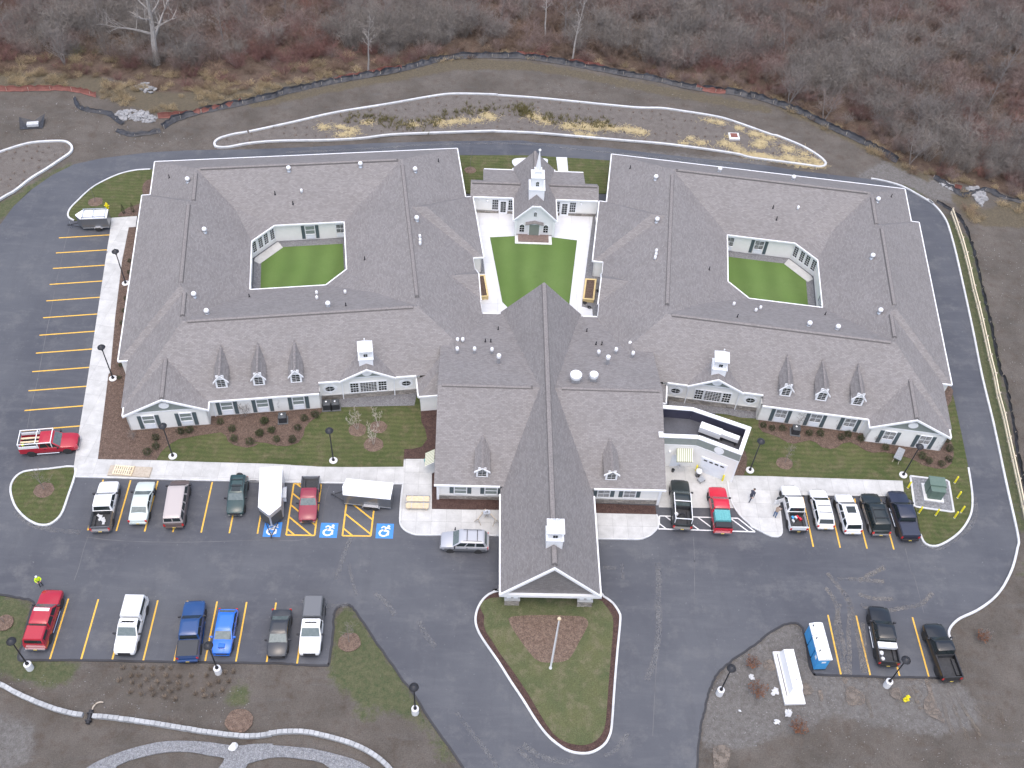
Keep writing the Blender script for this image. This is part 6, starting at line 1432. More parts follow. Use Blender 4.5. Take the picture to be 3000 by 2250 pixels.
# muddy puddles
for i, pts in enumerate(([(32.08, -4.42), (32.71, -4.41), (32.34, -5.07), (33, -5.18), (33.81, -5.88), (33.67, -6.75), (32.83, -6.94), (32.16, -6.89), (32.07, -6.02), (32.31, -5.19)], [(39.84, -4.35), (40.27, -4.46), (40.26, -5.54), (40.31, -6.59), (40.64, -8.43), (39.89, -8.1), (39.04, -7.48), (39.32, -6.26), (39.85, -5.78)], [(36.51, -5.36), (37.24, -5.23), (37.31, -6.06), (37.09, -6.47), (36.25, -5.95)], [(29.66, -5.59), (30.03, -5.7), (29.92, -6.52), (29.67, -6.64), (29.59, -6.18)], [(19.4, -10.84), (20.49, -10.82), (20.73, -11.47), (20.32, -12.75), (20.54, -14.23), (19.26, -14.24), (19.15, -11.92)], [(25.09, -2.91), (25.85, -2.65), (26.28, -3.38), (25.66, -3.75), (24.99, -3.52)], [(26.58, -1.71), (27.58, -1.7), (27.62, -2.13), (26.79, -2.21)], [(28.27, -5.08), (28.81, -4.95), (29.26, -5.6), (28.72, -6.02), (28.17, -5.91)])):
    o = struct('puddle', MB().sheet(smooth_line(pts, 3, True), -.012), 'puddle', 'muddy brown puddle in the rutted gravel'); o['group'] = 'muddy puddles'

# pale mud dragged over the asphalt by tyres, and ruts beyond its edge
def dust_mat(name, c, amount, scale):
    m, t, b = nt(name); v = pos(t)
    b.inputs['Base Color'].default_value = c4(c); b.inputs['Roughness'].default_value = .95
    a = math2(t, 'MULTIPLY', ramp(t, noise(t, v, scale, 6, .75), .40, .68), ramp(t, noise(t, v, .45, 3), .32, .62, .1, 1.0))
    t.links.new(math2(t, 'MULTIPLY', a, amount), b.inputs['Alpha'])
dust_mat('mud_dust', (.25, .235, .22), .95, 4.0); dust_mat('light_dust', (.23, .23, .235), .7, 3.0); dust_mat('rut_mud', (.20, .165, .13), .9, 3.0)
tk = MB(); z_ = .0105
for pts in ([(32.69, -3.99), (32.89, -2.28), (32.98, -0.53), (33.08, 1.26), (33.17, 3.1), (32.84, 4.43), (32.47, 4.96)], [(32.92, -3.99), (33.36, -2.02), (33.75, 0.25), (34.27, 2.07), (34.38, 3.66), (33.76, 5.26), (33.06, 6.62)], [(34.23, -3.84), (34.42, -2.01), (34.58, 0.26), (34.64, 2.07), (34.63, 3.66), (34.13, 4.73)], [(34.58, -3.84), (34.86, -1.87), (35.06, -0.49), (35.36, 1.31)], [(32.29, -4), (32.45, -0.79), (32.78, 1.26), (33.56, 3.24)], [(35.64, 4.35), (37, 3.91), (38.95, 3.89)], [(33.9, 5.95), (35.89, 5.99), (38.56, 5.78)], [(35.95, 5.72), (37.27, 6.58), (38.94, 7.32)], [(37.24, 6.45), (38.98, 7.47)], [(35.64, 3.28), (36.24, 2.76)], [(38.28, 2.67), (39.94, 2.97), (41.64, 3.41), (43.08, 4.65)]):
    strip(tk, smooth_line(pts, 4), .42, .004, z_); z_ += .0006
struct('mud_tracks', tk, 'mud_dust', 'pale muddy tyre tracks over the asphalt by the portable toilets')
tk = MB()
for pts in ([(-14.13, 6.63), (-13.62, 5.01), (-12.98, 3.17)], [(-11.25, 3.47), (-10.12, 2.45), (-9.22, 1.18)], [(-6.88, 0.59), (-6.24, -0.78), (-5.27, -2)], [(-3.16, -8.17), (-1.83, -9.93), (-0.2, -11.96), (1.39, -14.45)], [(2.67, -10.96), (4.04, -11.9), (5.51, -12.31), (7.1, -12.4)], [(2.13, -11.29), (3.7, -12.76), (4.52, -13.89)], [(16.2, 7.34), (16.12, 5.28), (15.8, 3.26), (15.63, 0.4), (14.99, -2.6), (13.98, -4.9)], [(12.64, 7.26), (12.63, 5.47)], [(10.78, 6.8), (12.11, 6.69)], [(9.7, -11.83), (10.82, -11.17), (11.89, -9.85)], [(43.5, 10.29), (45.14, 9.75), (47.11, 10.82), (48.94, 12.2), (50.23, 13.9), (50.81, 16.24)], [(-18.02, 2.54), (-15.76, 2), (-13.69, 2.11)], [(-40.44, 9.47), (-43.23, 9.68), (-45.44, 10.33), (-47.41, 11.72)], [(-15.12, 4.73), (-14.66, 7.17), (-14.16, 9.43)], [(-28.81, 70.7), (-18.82, 72), (-8.68, 73.74), (3.64, 74.65), (10.7, 73.94), (21.09, 72.87), (33.19, 71.77)]):
    strip(tk, smooth_line(pts, 4), rnd.uniform(.3, .55), .004, z_); z_ += .0006
struct('dust_streaks', tk, 'light_dust', 'faint dusty streaks worn into the asphalt')
tk = MB(); z_ = -.008
for pts in ([(41.02, -5.29), (41, -6.58), (40.95, -7.97), (41.08, -9.44)], [(41.57, -5.4), (41.85, -6.8), (41.95, -8.41), (42.3, -9.87)], [(42.3, -5.27), (42.65, -6.79), (43.12, -8.28), (43.49, -9.63)], [(38.08, -5.1), (38.49, -6.15), (38.78, -7.2)], [(38.57, -4.97), (39.09, -6.03)], [(34.26, -4.68), (34.05, -6.34), (34.03, -8.07)], [(43.69, -6.77), (44.32, -7.69), (45.32, -8.47), (46.65, -8.91)], [(46.11, -7.08), (46.08, -8.24)]):
    strip(tk, smooth_line(pts, 4), .34, -.2, z_); z_ += .0006
struct('mud_ruts', tk, 'rut_mud', 'wet tyre ruts in the earth behind the black pickups')

# ================================================================ VEHICLES
def rounded(hx0, hx1, hy, z, cut):
    return [(hx0, -hy+cut, z), (hx0+cut, -hy, z), (hx1-cut, -hy, z), (hx1, -hy+cut, z), (hx1, hy-cut, z), (hx1-cut, hy, z), (hx0+cut, hy, z), (hx0, hy-cut, z)]
TYRE = {}
def wheel_meshes(r, w):
    k = (round(r, 2), round(w, 2))
    if k not in TYRE:
        t = MB().lathe([(r*.62, -w/2), (r*.93, -w/2), (r, -w*.32), (r, w*.32), (r*.93, w/2), (r*.62, w/2)], (0, 0, 0), 20, 'y').mesh('wheel', 'rubber', 40)
        m_ = MB().lathe([(.01, -w*.36), (r*.14, -w*.44), (r*.2, -w*.3), (r*.55, -w*.36), (r*.63, -w*.47), (r*.63, w*.47), (r*.55, w*.36), (r*.2, w*.3), (r*.14, w*.44), (.01, w*.36)], (0, 0, 0), 16, 'y').mesh('rim', 'alu', 40)
        TYRE[k] = (t, m_)
    return TYRE[k]
def panel(T, name, a, b, c, d, mt, off=.012):
    """thin pane over a quad a,b,c,d, pushed out along its normal"""
    A, B_, C_, D_ = map(Vector, (a, b, c, d)); n = (B_-A).cross(D_-A).normalized()*off
    mb = MB().add([tuple(v+n) for v in (A, B_, C_, D_)] + [tuple(v-n*1.5) for v in (A, B_, C_, D_)], [(0, 1, 2, 3), (7, 6, 5, 4), (0, 4, 5, 1), (1, 5, 6, 2), (2, 6, 7, 3), (3, 7, 4, 0)])
    return mb.build(name, mt, T)
def lerp(a, b, t): return tuple(x+(y-x)*t for x, y in zip(a, b))
def vehicle(name, label, cat, front, rear, paint, kind='pickup', **o):
    """front, rear: plan points of nose and tail; x forward, y left"""
    c = ((front[0]+rear[0])/2, (front[1]+rear[1])/2); head_ = math.atan2(front[1]-rear[1], front[0]-rear[0])
    d_ = dict(pickup=dict(L=5.75, W=1.98, belt=1.20, hood=1.17, nose=1.02, roof=1.88, wb=1.28, rf=.62, rr=-1.0, rb=-1.12, bed=(-2.78, -1.18), wr=.39, ax=1.80, tr=1.2),
              sedan=dict(L=4.95, W=1.84, belt=.98, hood=.98, nose=.80, roof=1.45, wb=1.10, rf=.35, rr=-.95, rb=-1.62, bed=None, wr=.33, ax=1.42, tr=1.02),
              hatch=dict(L=4.45, W=1.78, belt=.98, hood=.99, nose=.80, roof=1.47, wb=.98, rf=.25, rr=-1.55, rb=-2.02, bed=None, wr=.33, ax=1.30, tr=1.0),
              suv=dict(L=4.75, W=1.88, belt=1.12, hood=1.10, nose=.95, roof=1.74, wb=1.15, rf=.50, rr=-1.95, rb=-2.22, bed=None, wr=.37, ax=1.38, tr=1.12),
              van=dict(L=5.45, W=1.98, belt=1.20, hood=1.18, nose=1.0, roof=2.05, wb=1.95, rf=1.25, rr=-2.55, rb=-2.62, bed=None, wr=.36, ax=1.65, tr=1.2))[kind]
    d_.update({k: v for k, v in o.items() if k in d_})
    L, W, belt, hood, nose, roof, wb, rf, rr, rb, bed_, wr, ax, tr = (d_[k] for k in ('L', 'W', 'belt', 'hood', 'nose', 'roof', 'wb', 'rf', 'rr', 'rb', 'bed', 'wr', 'ax', 'tr'))
    hl, hw = L/2, W/2
    T = thing(name, label, cat, (c[0], c[1], o.get('z', 0.0)), head_, 'vehicles on the car parks')
    pm = 'paint_'+paint; low = 'paint_'+o['low'] if 'low' in o else pm
    gl = o.get('glass', 'car_glass')
    x_back = bed_[1] if bed_ else -hl+.10
    # body: cross-sections from tail to nose
    st = []
    def sec(x, w, zt, zb=.40, zs=None):
        zs = zs if zs is not None else zb+(zt-zb)*.62
        st.append([(x, -w*.93, zb), (x, -w, zb+.14), (x, -w, zs), (x, -w*.965, zt-.05), (x, -w*.86, zt), (x, 0, zt+.035), (x, w*.86, zt), (x, w*.965, zt-.05), (x, w, zs), (x, w, zb+.14), (x, w*.93, zb)])
    if bed_: sec(x_back, hw, belt+.02); sec(0, hw, belt+.02)
    else:
        sec(-hl+.06, hw*.86, tr-.16, .48); sec(-hl+.14, hw*.94, tr-.04, .42); sec(-hl+.45, hw*.99, tr); sec(rb, hw, tr+.01); sec(0, hw, belt+.01)
    sec(wb-.05, hw, belt+.0); sec(wb+.15, hw*.995, hood); sec(hl-.75, hw*.985, (hood*.7+nose*.3)); sec(hl-.28, hw*.95, nose); sec(hl-.10, hw*.87, nose-.12, .46); sec(hl-.05, hw*.80, nose-.26, .5)
    MB().rings(st).build('body', pm, T, 32)
    if low != pm:
        for s in (-1, 1): MB().box(-hl+.3 if not bed_ else bed_[0]+.05, hl-.45, s*(hw+.012)-.012, s*(hw+.012)+.012, .42, .80).build('side_cladding', low, T)
    hood_line = MB().add([(wb+.18, -hw*.78, hood+.012), (hl-.35, -hw*.70, nose+.03), (hl-.35, -hw*.66, nose+.034), (wb+.18, -hw*.73, hood+.018)], [(0, 1, 2, 3)])
    # cab / greenhouse
    tw = hw*.80; zc = roof-.07
    g0 = rounded(rb, wb, hw*.955, belt-.01, .05); g1 = rounded(rr, rf, tw+.04, zc, .09); g2 = rounded(rr+.10, rf-.12, tw-.06, roof, .10); g3 = rounded(rr+.4, rf-.4, tw-.3, roof+.025, .1)
    MB().rings([g0, g1, g2, g3]).build('cab', o.get('roofpaint') and 'paint_'+o['roofpaint'] or pm, T, 32)
    A = lambda x, y, z: (x, y, z)
    f0, f1 = (wb, hw*.955, belt-.01), (rf, tw+.04, zc)
    def front_q(t0, t1, m): # across the windscreen
        p0 = lerp(f0, f1, t0); p1 = lerp(f0, f1, t1); return (p0[0], -p0[1]*m, p0[2]), (p0[0], p0[1]*m, p0[2]), (p1[0], p1[1]*m, p1[2]), (p1[0], -p1[1]*m, p1[2])
    panel(T, 'windscreen', *front_q(.05, .93, .90), gl)
    b0, b1 = (rb, hw*.955, belt-.01), (rr, tw+.04, zc)
    def rear_q(t0, t1, m):
        p0 = lerp(b0, b1, t0); p1 = lerp(b0, b1, t1); return (p0[0], p0[1]*m, p0[2]), (p0[0], -p0[1]*m, p0[2]), (p1[0], -p1[1]*m, p1[2]), (p1[0], p1[1]*m, p1[2])
    if o.get('split_rear'):
        q = rear_q(.30, .90, .88); mid = lambda s, a, b: lerp(a, b, s)
        panel(T, 'rear_window', q[0], lerp(q[0], q[1], .47), lerp(q[3], q[2], .47), q[3], 'car_glass'); panel(T, 'rear_window', lerp(q[0], q[1], .53), q[1], q[2], lerp(q[3], q[2], .53), 'car_glass')
    else: panel(T, 'rear_window', *rear_q(.12, .90, .86), gl)
    ns = o.get('side', 2)
    for s in (-1, 1):
        for k in range(ns):
            u0, u1 = k/ns+.025, (k+1)/ns-.025
            lo0 = lerp((rb+.10, s*hw*.955, belt), (wb-.12, s*hw*.955, belt), u0); lo1 = lerp((rb+.10, s*hw*.955, belt), (wb-.12, s*hw*.955, belt), u1)
            hi0 = lerp((rr+.10, s*(tw+.04), zc), (rf-.10, s*(tw+.04), zc), u0); hi1 = lerp((rr+.10, s*(tw+.04), zc), (rf-.10, s*(tw+.04), zc), u1)
            q = (lerp(lo0, hi0, .10), lerp(lo1, hi1, .10), lerp(lo1, hi1, .92), lerp(lo0, hi0, .92))
            if s > 0: q = q[::-1]
            panel(T, 'side_window', *q, 'car_glass')
        MB().rings([[(wb-.28, s*(hw+.02), belt+.02), (wb-.12, s*(hw+.02), belt+.02), (wb-.12, s*(hw+.02), belt+.2), (wb-.28, s*(hw+.02), belt+.2)], [(wb-.26, s*(hw+.26), belt+.05), (wb-.16, s*(hw+.26), belt+.05), (wb-.16, s*(hw+.26), belt+.22), (wb-.26, s*(hw+.26), belt+.22)]]).build('mirror', 'black_metal' if o.get('blackmirror', True) else pm, T)
        MB().add([(hl-.30, s*hw*.93, nose-.20), (hl-.115, s*hw*.60, nose-.24), (hl-.125, s*hw*.60, nose-.06), (hl-.30, s*hw*.95, nose-.04), (hl-.22, s*hw*.5, nose-.15)], [(0, 1, 2, 3), (1, 4, 2)]).build('headlight', 'head_light', T)
        xt = bed_[0]-.01 if bed_ else -hl+.07
        MB().box(xt-.012, xt+.05, min(s*hw*.78, s*hw*.985), max(s*hw*.78, s*hw*.985), .72, 1.02).build('tail_light', 'red_light', T)
        MB().box(-.35, -.15, min(s*hw*1.0, s*(hw+.03)), max(s*hw, s*(hw+.03)), belt-.16, belt-.12).build('door_handle', 'black_metal', T)
        for x in (ax, -ax if not bed_ else -ax+.05):
            t_, r_ = wheel_meshes(wr, .24)
            MB().lathe([(.01, -.01), (wr*1.16, -.01), (wr*1.16, .012), (.01, .012)], (x, s*(hw+.004), wr+.02), 20, 'y').build('wheel_arch', 'rubber', T)
            w_ = put('wheel', t_, T, (x, s*(hw-.09), wr)); put('rim', r_, w_)
    MB().box(hl-.12, hl+.0, -hw*.80, hw*.80, .46, nose-.46).build('bumper', 'chrome' if o.get('chrome') else ('black_metal' if o.get('darkbumper') else pm), T)
    MB().box(hl-.095, hl-.03, -hw*.55, hw*.55, nose-.42, nose-.16).build('grille', 'black_metal', T)
    MB().box(-hl-.02, -hl+.15, -hw*.88, hw*.88, .48, .68).build('bumper', 'chrome' if o.get('chrome') else ('black_metal' if o.get('darkbumper') else pm), T)
    MB().box(-hl-.03, -hl-.02, -.16, .16, .52, .64).build('number_plate', 'plate', T)
    if bed_:
        x0, x1 = bed_; zr = belt+.05
        bp_ = 'paint_'+o['bedpaint'] if 'bedpaint' in o else pm
        for s in (-1, 1):
            MB().rings([[(x0, s*hw*.93, .42), (x0, s*hw, .56), (x0, s*hw, .95), (x0, s*hw*.985, zr), (x0, s*hw*.86, zr), (x0, s*hw*.84, .70)], [(x1, s*hw*.93, .42), (x1, s*hw, .56), (x1, s*hw, .95), (x1, s*hw*.985, zr), (x1, s*hw*.86, zr), (x1, s*hw*.84, .70)]]).build('bed_side', bp_, T)
            MB().box(x0+.05, x1-.03, min(s*hw*.87, s*hw*.975), max(s*hw*.87, s*hw*.975), zr, zr+.018).build('bed_rail', 'black_metal', T)
            MB().box(x0+.3, x1-.3, min(s*hw*.55, s*hw*.84), max(s*hw*.55, s*hw*.84), .72, .92).build('wheel_box', 'bed_liner', T)
        MB().box(x0, x0+.07, -hw*.84, hw*.84, .55, zr-.02).build('tailgate', bp_, T)
        MB().box(x0+.07, x1, -hw*.84, hw*.84, .66, .72).build('bed_floor', 'bed_liner', T)
        MB().box(x1-.04, x1, -hw*.84, hw*.84, .66, zr).build('bulkhead', 'bed_liner', T)
        cov = o.get('cover')
        if cov: MB().rings([[(x0+.02, -hw*.93, zr+.01), (x0+.02, hw*.93, zr+.01), (x1-.01, hw*.93, zr+.01), (x1-.01, -hw*.93, zr+.01)], [(x0+.08, -hw*.88, zr+.07), (x0+.08, hw*.88, zr+.07), (x1-.06, hw*.88, zr+.07), (x1-.06, -hw*.88, zr+.07)]]).build('bed_cover', cov, T)
        cap = o.get('cap')
        if cap:
            cm = 'paint_'+cap; hz = o.get('caph', roof+.05)
            MB().rings([[(x0+.03, -hw*.94, zr), (x0+.03, hw*.94, zr), (x1-.02, hw*.94, zr), (x1-.02, -hw*.94, zr)], [(x0+.16, -hw*.86, hz-.09), (x0+.16, hw*.86, hz-.09), (x1-.05, hw*.86, hz-.09), (x1-.05, -hw*.86, hz-.09)], [(x0+.24, -hw*.76, hz), (x0+.24, hw*.76, hz), (x1-.10, hw*.76, hz), (x1-.10, -hw*.76, hz)]]).build('bed_cap', cm, T, 30)
            for s in (-1, 1):
                q = ((x0+.35, s*hw*.93, zr+.18), (x1-.3, s*hw*.93, zr+.18), (x1-.3, s*hw*.875, hz-.18), (x0+.35, s*hw*.875, hz-.18))
                panel(T, 'cap_window', *(q if s < 0 else q[::-1]), 'car_glass')
            panel(T, 'cap_hatch', (x0+.06, hw*.78, zr+.12), (x0+.06, -hw*.78, zr+.12), (x0+.135, -hw*.74, hz-.16), (x0+.135, hw*.74, hz-.16), 'car_glass')
    if o.get('rails'):
        for s in (-1, 1): MB().tube([(rr+.25, s*tw*.86, roof+.01), (rr+.35, s*tw*.86, roof+.08), (rf-.5, s*tw*.86, roof+.08), (rf-.38, s*tw*.86, roof+.01)], .02, 5).build('roof_rail', 'chrome' if o['rails'] == 2 else 'black_metal', T)
        for x in (rr+.7, rf-.75): MB().box(x-.03, x+.03, -tw*.86, tw*.86, roof+.075, roof+.095).build('cross_bar', 'black_metal', T)
    if o.get('sunroof'): MB().box(-.65, .15, -tw*.62, tw*.62, roof+.022, roof+.034).build('sunroof', 'car_glass', T)
    if o.get('scoop'): MB().rings([[(wb+.35, -.3, hood), (wb+.35, .3, hood), (wb+.8, .28, hood-.04), (wb+.8, -.28, hood-.04)], [(wb+.45, -.26, hood+.03), (wb+.45, .26, hood+.03), (wb+.78, .25, hood+.06), (wb+.78, -.25, hood+.06)]]).build('hood_scoop', pm, T); MB().box(wb+.79, wb+.815, -.24, .24, hood-.01, hood+.055).build('scoop_mouth', 'black_metal', T)
    if o.get('spare'):
        t_, r_ = wheel_meshes(.36, .22); w_ = put('spare_wheel', t_, T, (-hl-.10, 0, .95), PI/2); put('rim', r_, w_)
    if o.get('steps'):
        for s in (-1, 1): MB().tube([(-1.2, s*(hw+.03), .40), (1.0, s*(hw+.03), .40)], .045, 6).build('side_step', 'chrome', T)
    return T
def rack(T, x0, x1, hy, z0, z1, bars, mt='white_trim'):
    for s in (-1, 1):
        MB().beam((x0, s*hy, z1), (x1, s*hy, z1), .07, .07).build('rack_rail', mt, T)
        for x in (x0+.05, x1-.05 if z0 > 1.0 else x0+.05): MB().box(x-.035, x+.035, s*hy-.035, s*hy+.035, z0, z1-.07).build('rack_post', mt, T)
    for x in bars: MB().box(x-.035, x+.035, -hy, hy, z1-.07, z1+.004).build('rack_bar', mt, T)

# --- the row beside the long walk
wr_, wf_ = (-47.95, 18.37), (-43.81, 18.91)
hv = Vector((wf_[0]-wr_[0], wf_[1]-wr_[1])).normalized(); nv = Vector((-hv.y, hv.x)); mid_ = Vector(((wf_[0]+wr_[0])/2, (wf_[1]+wr_[1])/2))+nv*1.0
T = vehicle('pickup_truck', 'red extended-cab pickup with a white ladder rack and timber in its bed', 'pickup', tuple(mid_+hv*2.9), tuple(mid_-hv*2.9), 'red', L=5.8, rr=-.75, rb=-.85, bed=(-2.8, -.9), chrome=True, glass='car_glass_pale', steps=True)
rack(T, -2.75, .55, .93, 1.25, 2.05, (-2.70, -1.0, .50))
for s in (-1, 1):
    MB().box(-2.75, -.95, s*.93-.03, s*.93+.03, 1.26, 1.62).build('tool_side', 'white_trim', T)
for y in (-.35, .15): MB().box(-2.6, -.4, y-.1, y+.1, 1.62, 1.68).build('timber', 'lumber', T)
MB().lathe([(.13, 0), (.15, .22), (.01, .23)], (-2.4, -.5, 1.28), 10).build('tub', 'hiviz', T)
for s in (-1, 1): MB().box(-.9, -.8, s*.93-.035, s*.93+.035, 1.25, 2.0).build('rack_post', 'white_trim', T)
# --- front row, tail to the drive
def ends(r, f, L):
    """tail point measured, heading from both; nose at the given length"""
    v = Vector((f[0]-r[0], f[1]-r[1])).normalized(); return (r[0]+v.x*L, r[1]+v.y*L), r
f, r = ends((-38.32, 9.23), (-38.73, 15.02), 5.8)
T = vehicle('pickup_truck', 'white-topped grey crew-cab pickup with scraps in its open bed', 'pickup', f, r, 'white', low='grey', bedpaint='grey', bed=(-2.8, -.95), rr=-.75, rb=-.88, L=5.8, chrome=True)
for k in range(5): MB().obox((-1.9+.15*k, -.2+.12*k), (math.cos(k), math.sin(k)), (-math.sin(k), math.cos(k)), .3, .12, .74+.02*k, .77+.03*k).build('scrap', 'debris_white', T)
f, r = ends((-34.94, 10.24), (-35.16, 15.33), 5.0)
vehicle('sedan', 'pale silver-green sedan parked nose to the walk', 'car', f, r, 'silvergreen', 'sedan', L=5.0, glass='car_glass_pale')
f, r = ends((-31.36, 9.87), (-31.76, 15.35), 5.5)
vehicle('van', 'tan-roofed brown van with two dark rear windows', 'van', f, r, 'maroonbrown', 'van', roofpaint='tan', side=4, split_rear=True, L=5.5)
f, r = ends((-25.72, 11.45), (-25.91, 15.44), 4.5)
vehicle('sport_utility', 'dark green compact SUV backed in with a spare wheel on its tail', 'SUV', r, f, 'green', 'suv', L=4.45, W=1.75, wb=.85, rf=.30, rr=-1.9, rb=-2.08, spare=True, chrome=True, glass='car_glass_pale', side=3, rails=1, sunroof=True)
f, r = ends((-18.5, 10.86), (-18.74, 15.93), 5.3)
vehicle('pickup_truck', 'dark red small pickup with an empty bed over the walk', 'pickup', r, f, 'darkred', L=5.3, W=1.85, belt=1.1, hood=1.08, nose=.95, roof=1.68, wb=1.05, rf=.45, rr=-.75, rb=-.85, bed=(-2.55, -.9), bedpaint='lightgrey', glass='car_glass_pale', chrome=True, ax=1.6)
a_, b_ = (-4.34, 7.98), (-1.46, 8.08); cm_ = ((a_[0]+b_[0])/2, (a_[1]+b_[1])/2+.93)
vehicle('sport_utility', 'silver crossover with grey lower sides waiting by the forecourt kerb', 'SUV', (cm_[0]-2.4, cm_[1]), (cm_[0]+2.4, cm_[1]-.02), 'silver', 'suv', low='grey', L=4.8, rails=1, glass='car_glass_pale', side=3)
# --- loading zone
f, r = ends((18.95, 10.96), (19.27, 16.71), 5.9)
T = vehicle('pickup_truck', 'black-green pickup with white rack rails on the loading apron', 'pickup', f, r, 'blackgreen', bed=(-2.85, -.62), rr=-.48, rb=-.56, L=5.9, chrome=True, side=1, glass='car_glass_pale', z=.02)
rack(T, -2.7, .55, .84, 1.25, 2.0, (-.45, -2.6))
mb = MB(); mb.tube([(.32*math.cos(k*.5)-1.6, .32*math.sin(k*.5)+.0, .80+.012*k) for k in range(26)], .05, 6); mb.build('cable_coil', 'black_metal', T); MB().lathe([(.2, .76), (.2, .95), (.14, .96), (.01, .9)], (-1.35, .55, 0), 12).build('reel', 'debris_white', T)
f, r = ends((23.01, 10.57), (23.08, 15.7), 5.5)
T = vehicle('pickup_truck', 'bright red pickup with teal tarp over its load', 'pickup', f, r, 'brightred', bed=(-2.65, -.68), rr=-.50, rb=-.60, L=5.5, W=1.88, chrome=True, z=.02, glass='car_glass_pale')
MB().rings([[(-1.9, -.84, 1.24), (-1.9, .84, 1.24), (-.75, .84, 1.24), (-.75, -.84, 1.24)], [(-1.85, -.78, 1.62), (-1.85, .78, 1.62), (-.62, .78, 1.66), (-.62, -.78, 1.66)]]).build('tarp', 'tarp_teal', T)
for k in range(6): MB().box(-1.86, -.62, -.70+k*.26, -.64+k*.26, 1.62, 1.675).build('tarp_fold', 'tarp_teal', T)
MB().box(-2.55, -1.95, -.8, .8, 1.05, 1.48).build('load_box', 'black_metal', T)
# --- row in front of the wing with dark windows
f, r = ends((30.85, 11.01), (30.78, 16), 5.5)
T = vehicle('pickup_truck', 'white pickup with an open door and tools in its bed', 'pickup', f, r, 'white', bed=(-2.65, -.85), rr=-.68, rb=-.78, L=5.5, W=1.9, darkbumper=True)
for (x, y, c_) in ((-1.3, .4, 'toilet_blue'), (-1.2, -.1, 'paint_brightred'), (-1.45, -.35, 'paint_brightred'), (-1.7, .45, 'debris_white'), (-1.3, .1, 'debris_white'), (-1.55, .2, 'black_metal')): MB().obox((x, y), (.9, .4), (-.4, .9), .16, .11, .72, 1.0).build('tool_box', c_, T)
Do = MB().obox((.75, 1.42), (.35, -.94), (.94, .35), .50, .04, .5, 1.2).build('open_door', 'paint_white', T); MB().obox((.78, 1.40), (.35, -.94), (.94, .35), .42, .03, 1.22, 1.7).build('door_glass', 'car_glass', Do)
f, r = ends((33.71, 11.41), (33.71, 15.6), 4.8)
vehicle('station_wagon', 'white wagon with roof bars beside the tool-laden pickup', 'car', f, r, 'white', 'suv', L=4.75, W=1.84, belt=1.0, hood=1.0, nose=.84, roof=1.52, rr=-1.75, rb=-2.15, rails=2, wr=.34, tr=1.0)
f, r = ends((36.39, 10.92), (36.29, 15.03), 4.7)
vehicle('sport_utility', 'white SUV with a dark sunroof panel and red tail lamps', 'SUV', f, r, 'white', 'suv', L=4.7, sunroof=True, side=3)
f, r = ends((39.26, 10.78), (39.12, 15.26), 5.0)
vehicle('sport_utility', 'black SUV with silver bumpers next to the navy pickup', 'SUV', f, r, 'blackgreen', 'suv', L=5.0, W=1.95, roof=1.85, chrome=True, rails=1, side=3, low='lightgrey')
f, r = ends((42.13, 10.24), (42.01, 15.82), 5.9)
vehicle('pickup_truck', 'dark navy crew-cab pickup with a ribbed bed cover', 'pickup', f, r, 'navy', cover='paint_navy', L=5.9, darkbumper=True, steps=True)
# --- row along the earth bank
f, r = ends((-40.91, -3.2), (-40.87, 2.78), 5.9)
T = vehicle('pickup_truck', 'red crew-cab pickup with a matching red bed cap and white visor', 'pickup', f, r, 'red', cap='red', L=5.9, chrome=True, glass='car_glass_pale', steps=True)
MB().box(.18, .48, -.68, .68, 1.90, 1.96).build('roof_marker_bar', 'white_trim', T)
f, r = ends((-32.98, -3.57), (-32.99, 1.69), 5.6)
vehicle('pickup_truck', 'white pickup with a tall white bed cap, nose to the earth bank', 'pickup', r, f, 'white', cap='white', caph=2.0, rr=-.22, rb=-.32, bed=(-2.7, -.36), L=5.6, side=1, glass='car_glass_pale', darkbumper=True)
f, r = ends((-27.29, -4.11), (-27.67, 1.76), 6.0)
vehicle('pickup_truck', 'metallic blue crew-cab pickup with a charcoal bed cover', 'pickup', f, r, 'blue', cover='paint_charcoal', L=5.95, steps=True)
f, r = ends((-24.46, -3.39), (-24.49, 0.87), 4.5)
vehicle('hatchback', 'bright blue hatchback with a hood scoop', 'car', r, f, 'brightblue', 'hatch', scoop=True, glass='car_glass_pale', blackmirror=False)
f, r = ends((-19.48, -3.56), (-19.6, 0.77), 4.7)
vehicle('sedan', 'charcoal sedan beside the white pickup with a grey cap', 'car', r, f, 'charcoal', 'sedan', L=4.7, glass='car_glass_pale')
f, r = ends((-16.58, -3.32), (-16.68, 1.88), 5.6)
vehicle('pickup_truck', 'white pickup with a grey bed cap at the grass corner', 'pickup', r, f, 'white', cap='grey', caph=2.0, rr=-.25, rb=-.35, bed=(-2.7, -.38), L=5.6, side=1, bedpaint='grey', glass='car_glass_pale', darkbumper=True)
# --- row by the portable toilets
f, r = ends((36.49, -3.43), (36.84, 2.54), 6.1)
T = vehicle('pickup_truck', 'black crew-cab pickup with a white toolbox across its bed', 'pickup', f, r, 'black', L=6.0, bed=(-2.9, -1.0), rr=-.82, rb=-.94, glass='car_glass', steps=True)
MB().box(-1.55, -1.02, -.88, .88, 1.05, 1.42).build('tool_chest', 'white_trim', T); scrap_m = MB().lathe([(.2, 0), (.24, .15), (.15, .34), (.02, .36)], (-1.9, .55, .73), 9).build('sack', 'blanket_white', T, 60); MB().lathe([(.2, 0), (.22, .15), (.12, .28), (.02, .3)], (-2.45, .5, .73), 9).build('sack', 'blanket_white', T, 60)
f, r = ends((42.04, -4.78), (41.68, 0.81), 5.7)
vehicle('pickup_truck', 'black pickup with an empty bed at the end of the kerb', 'pickup', f, r, 'black', L=5.7, bed=(-2.75, -.55), rr=-.40, rb=-.50, side=1)

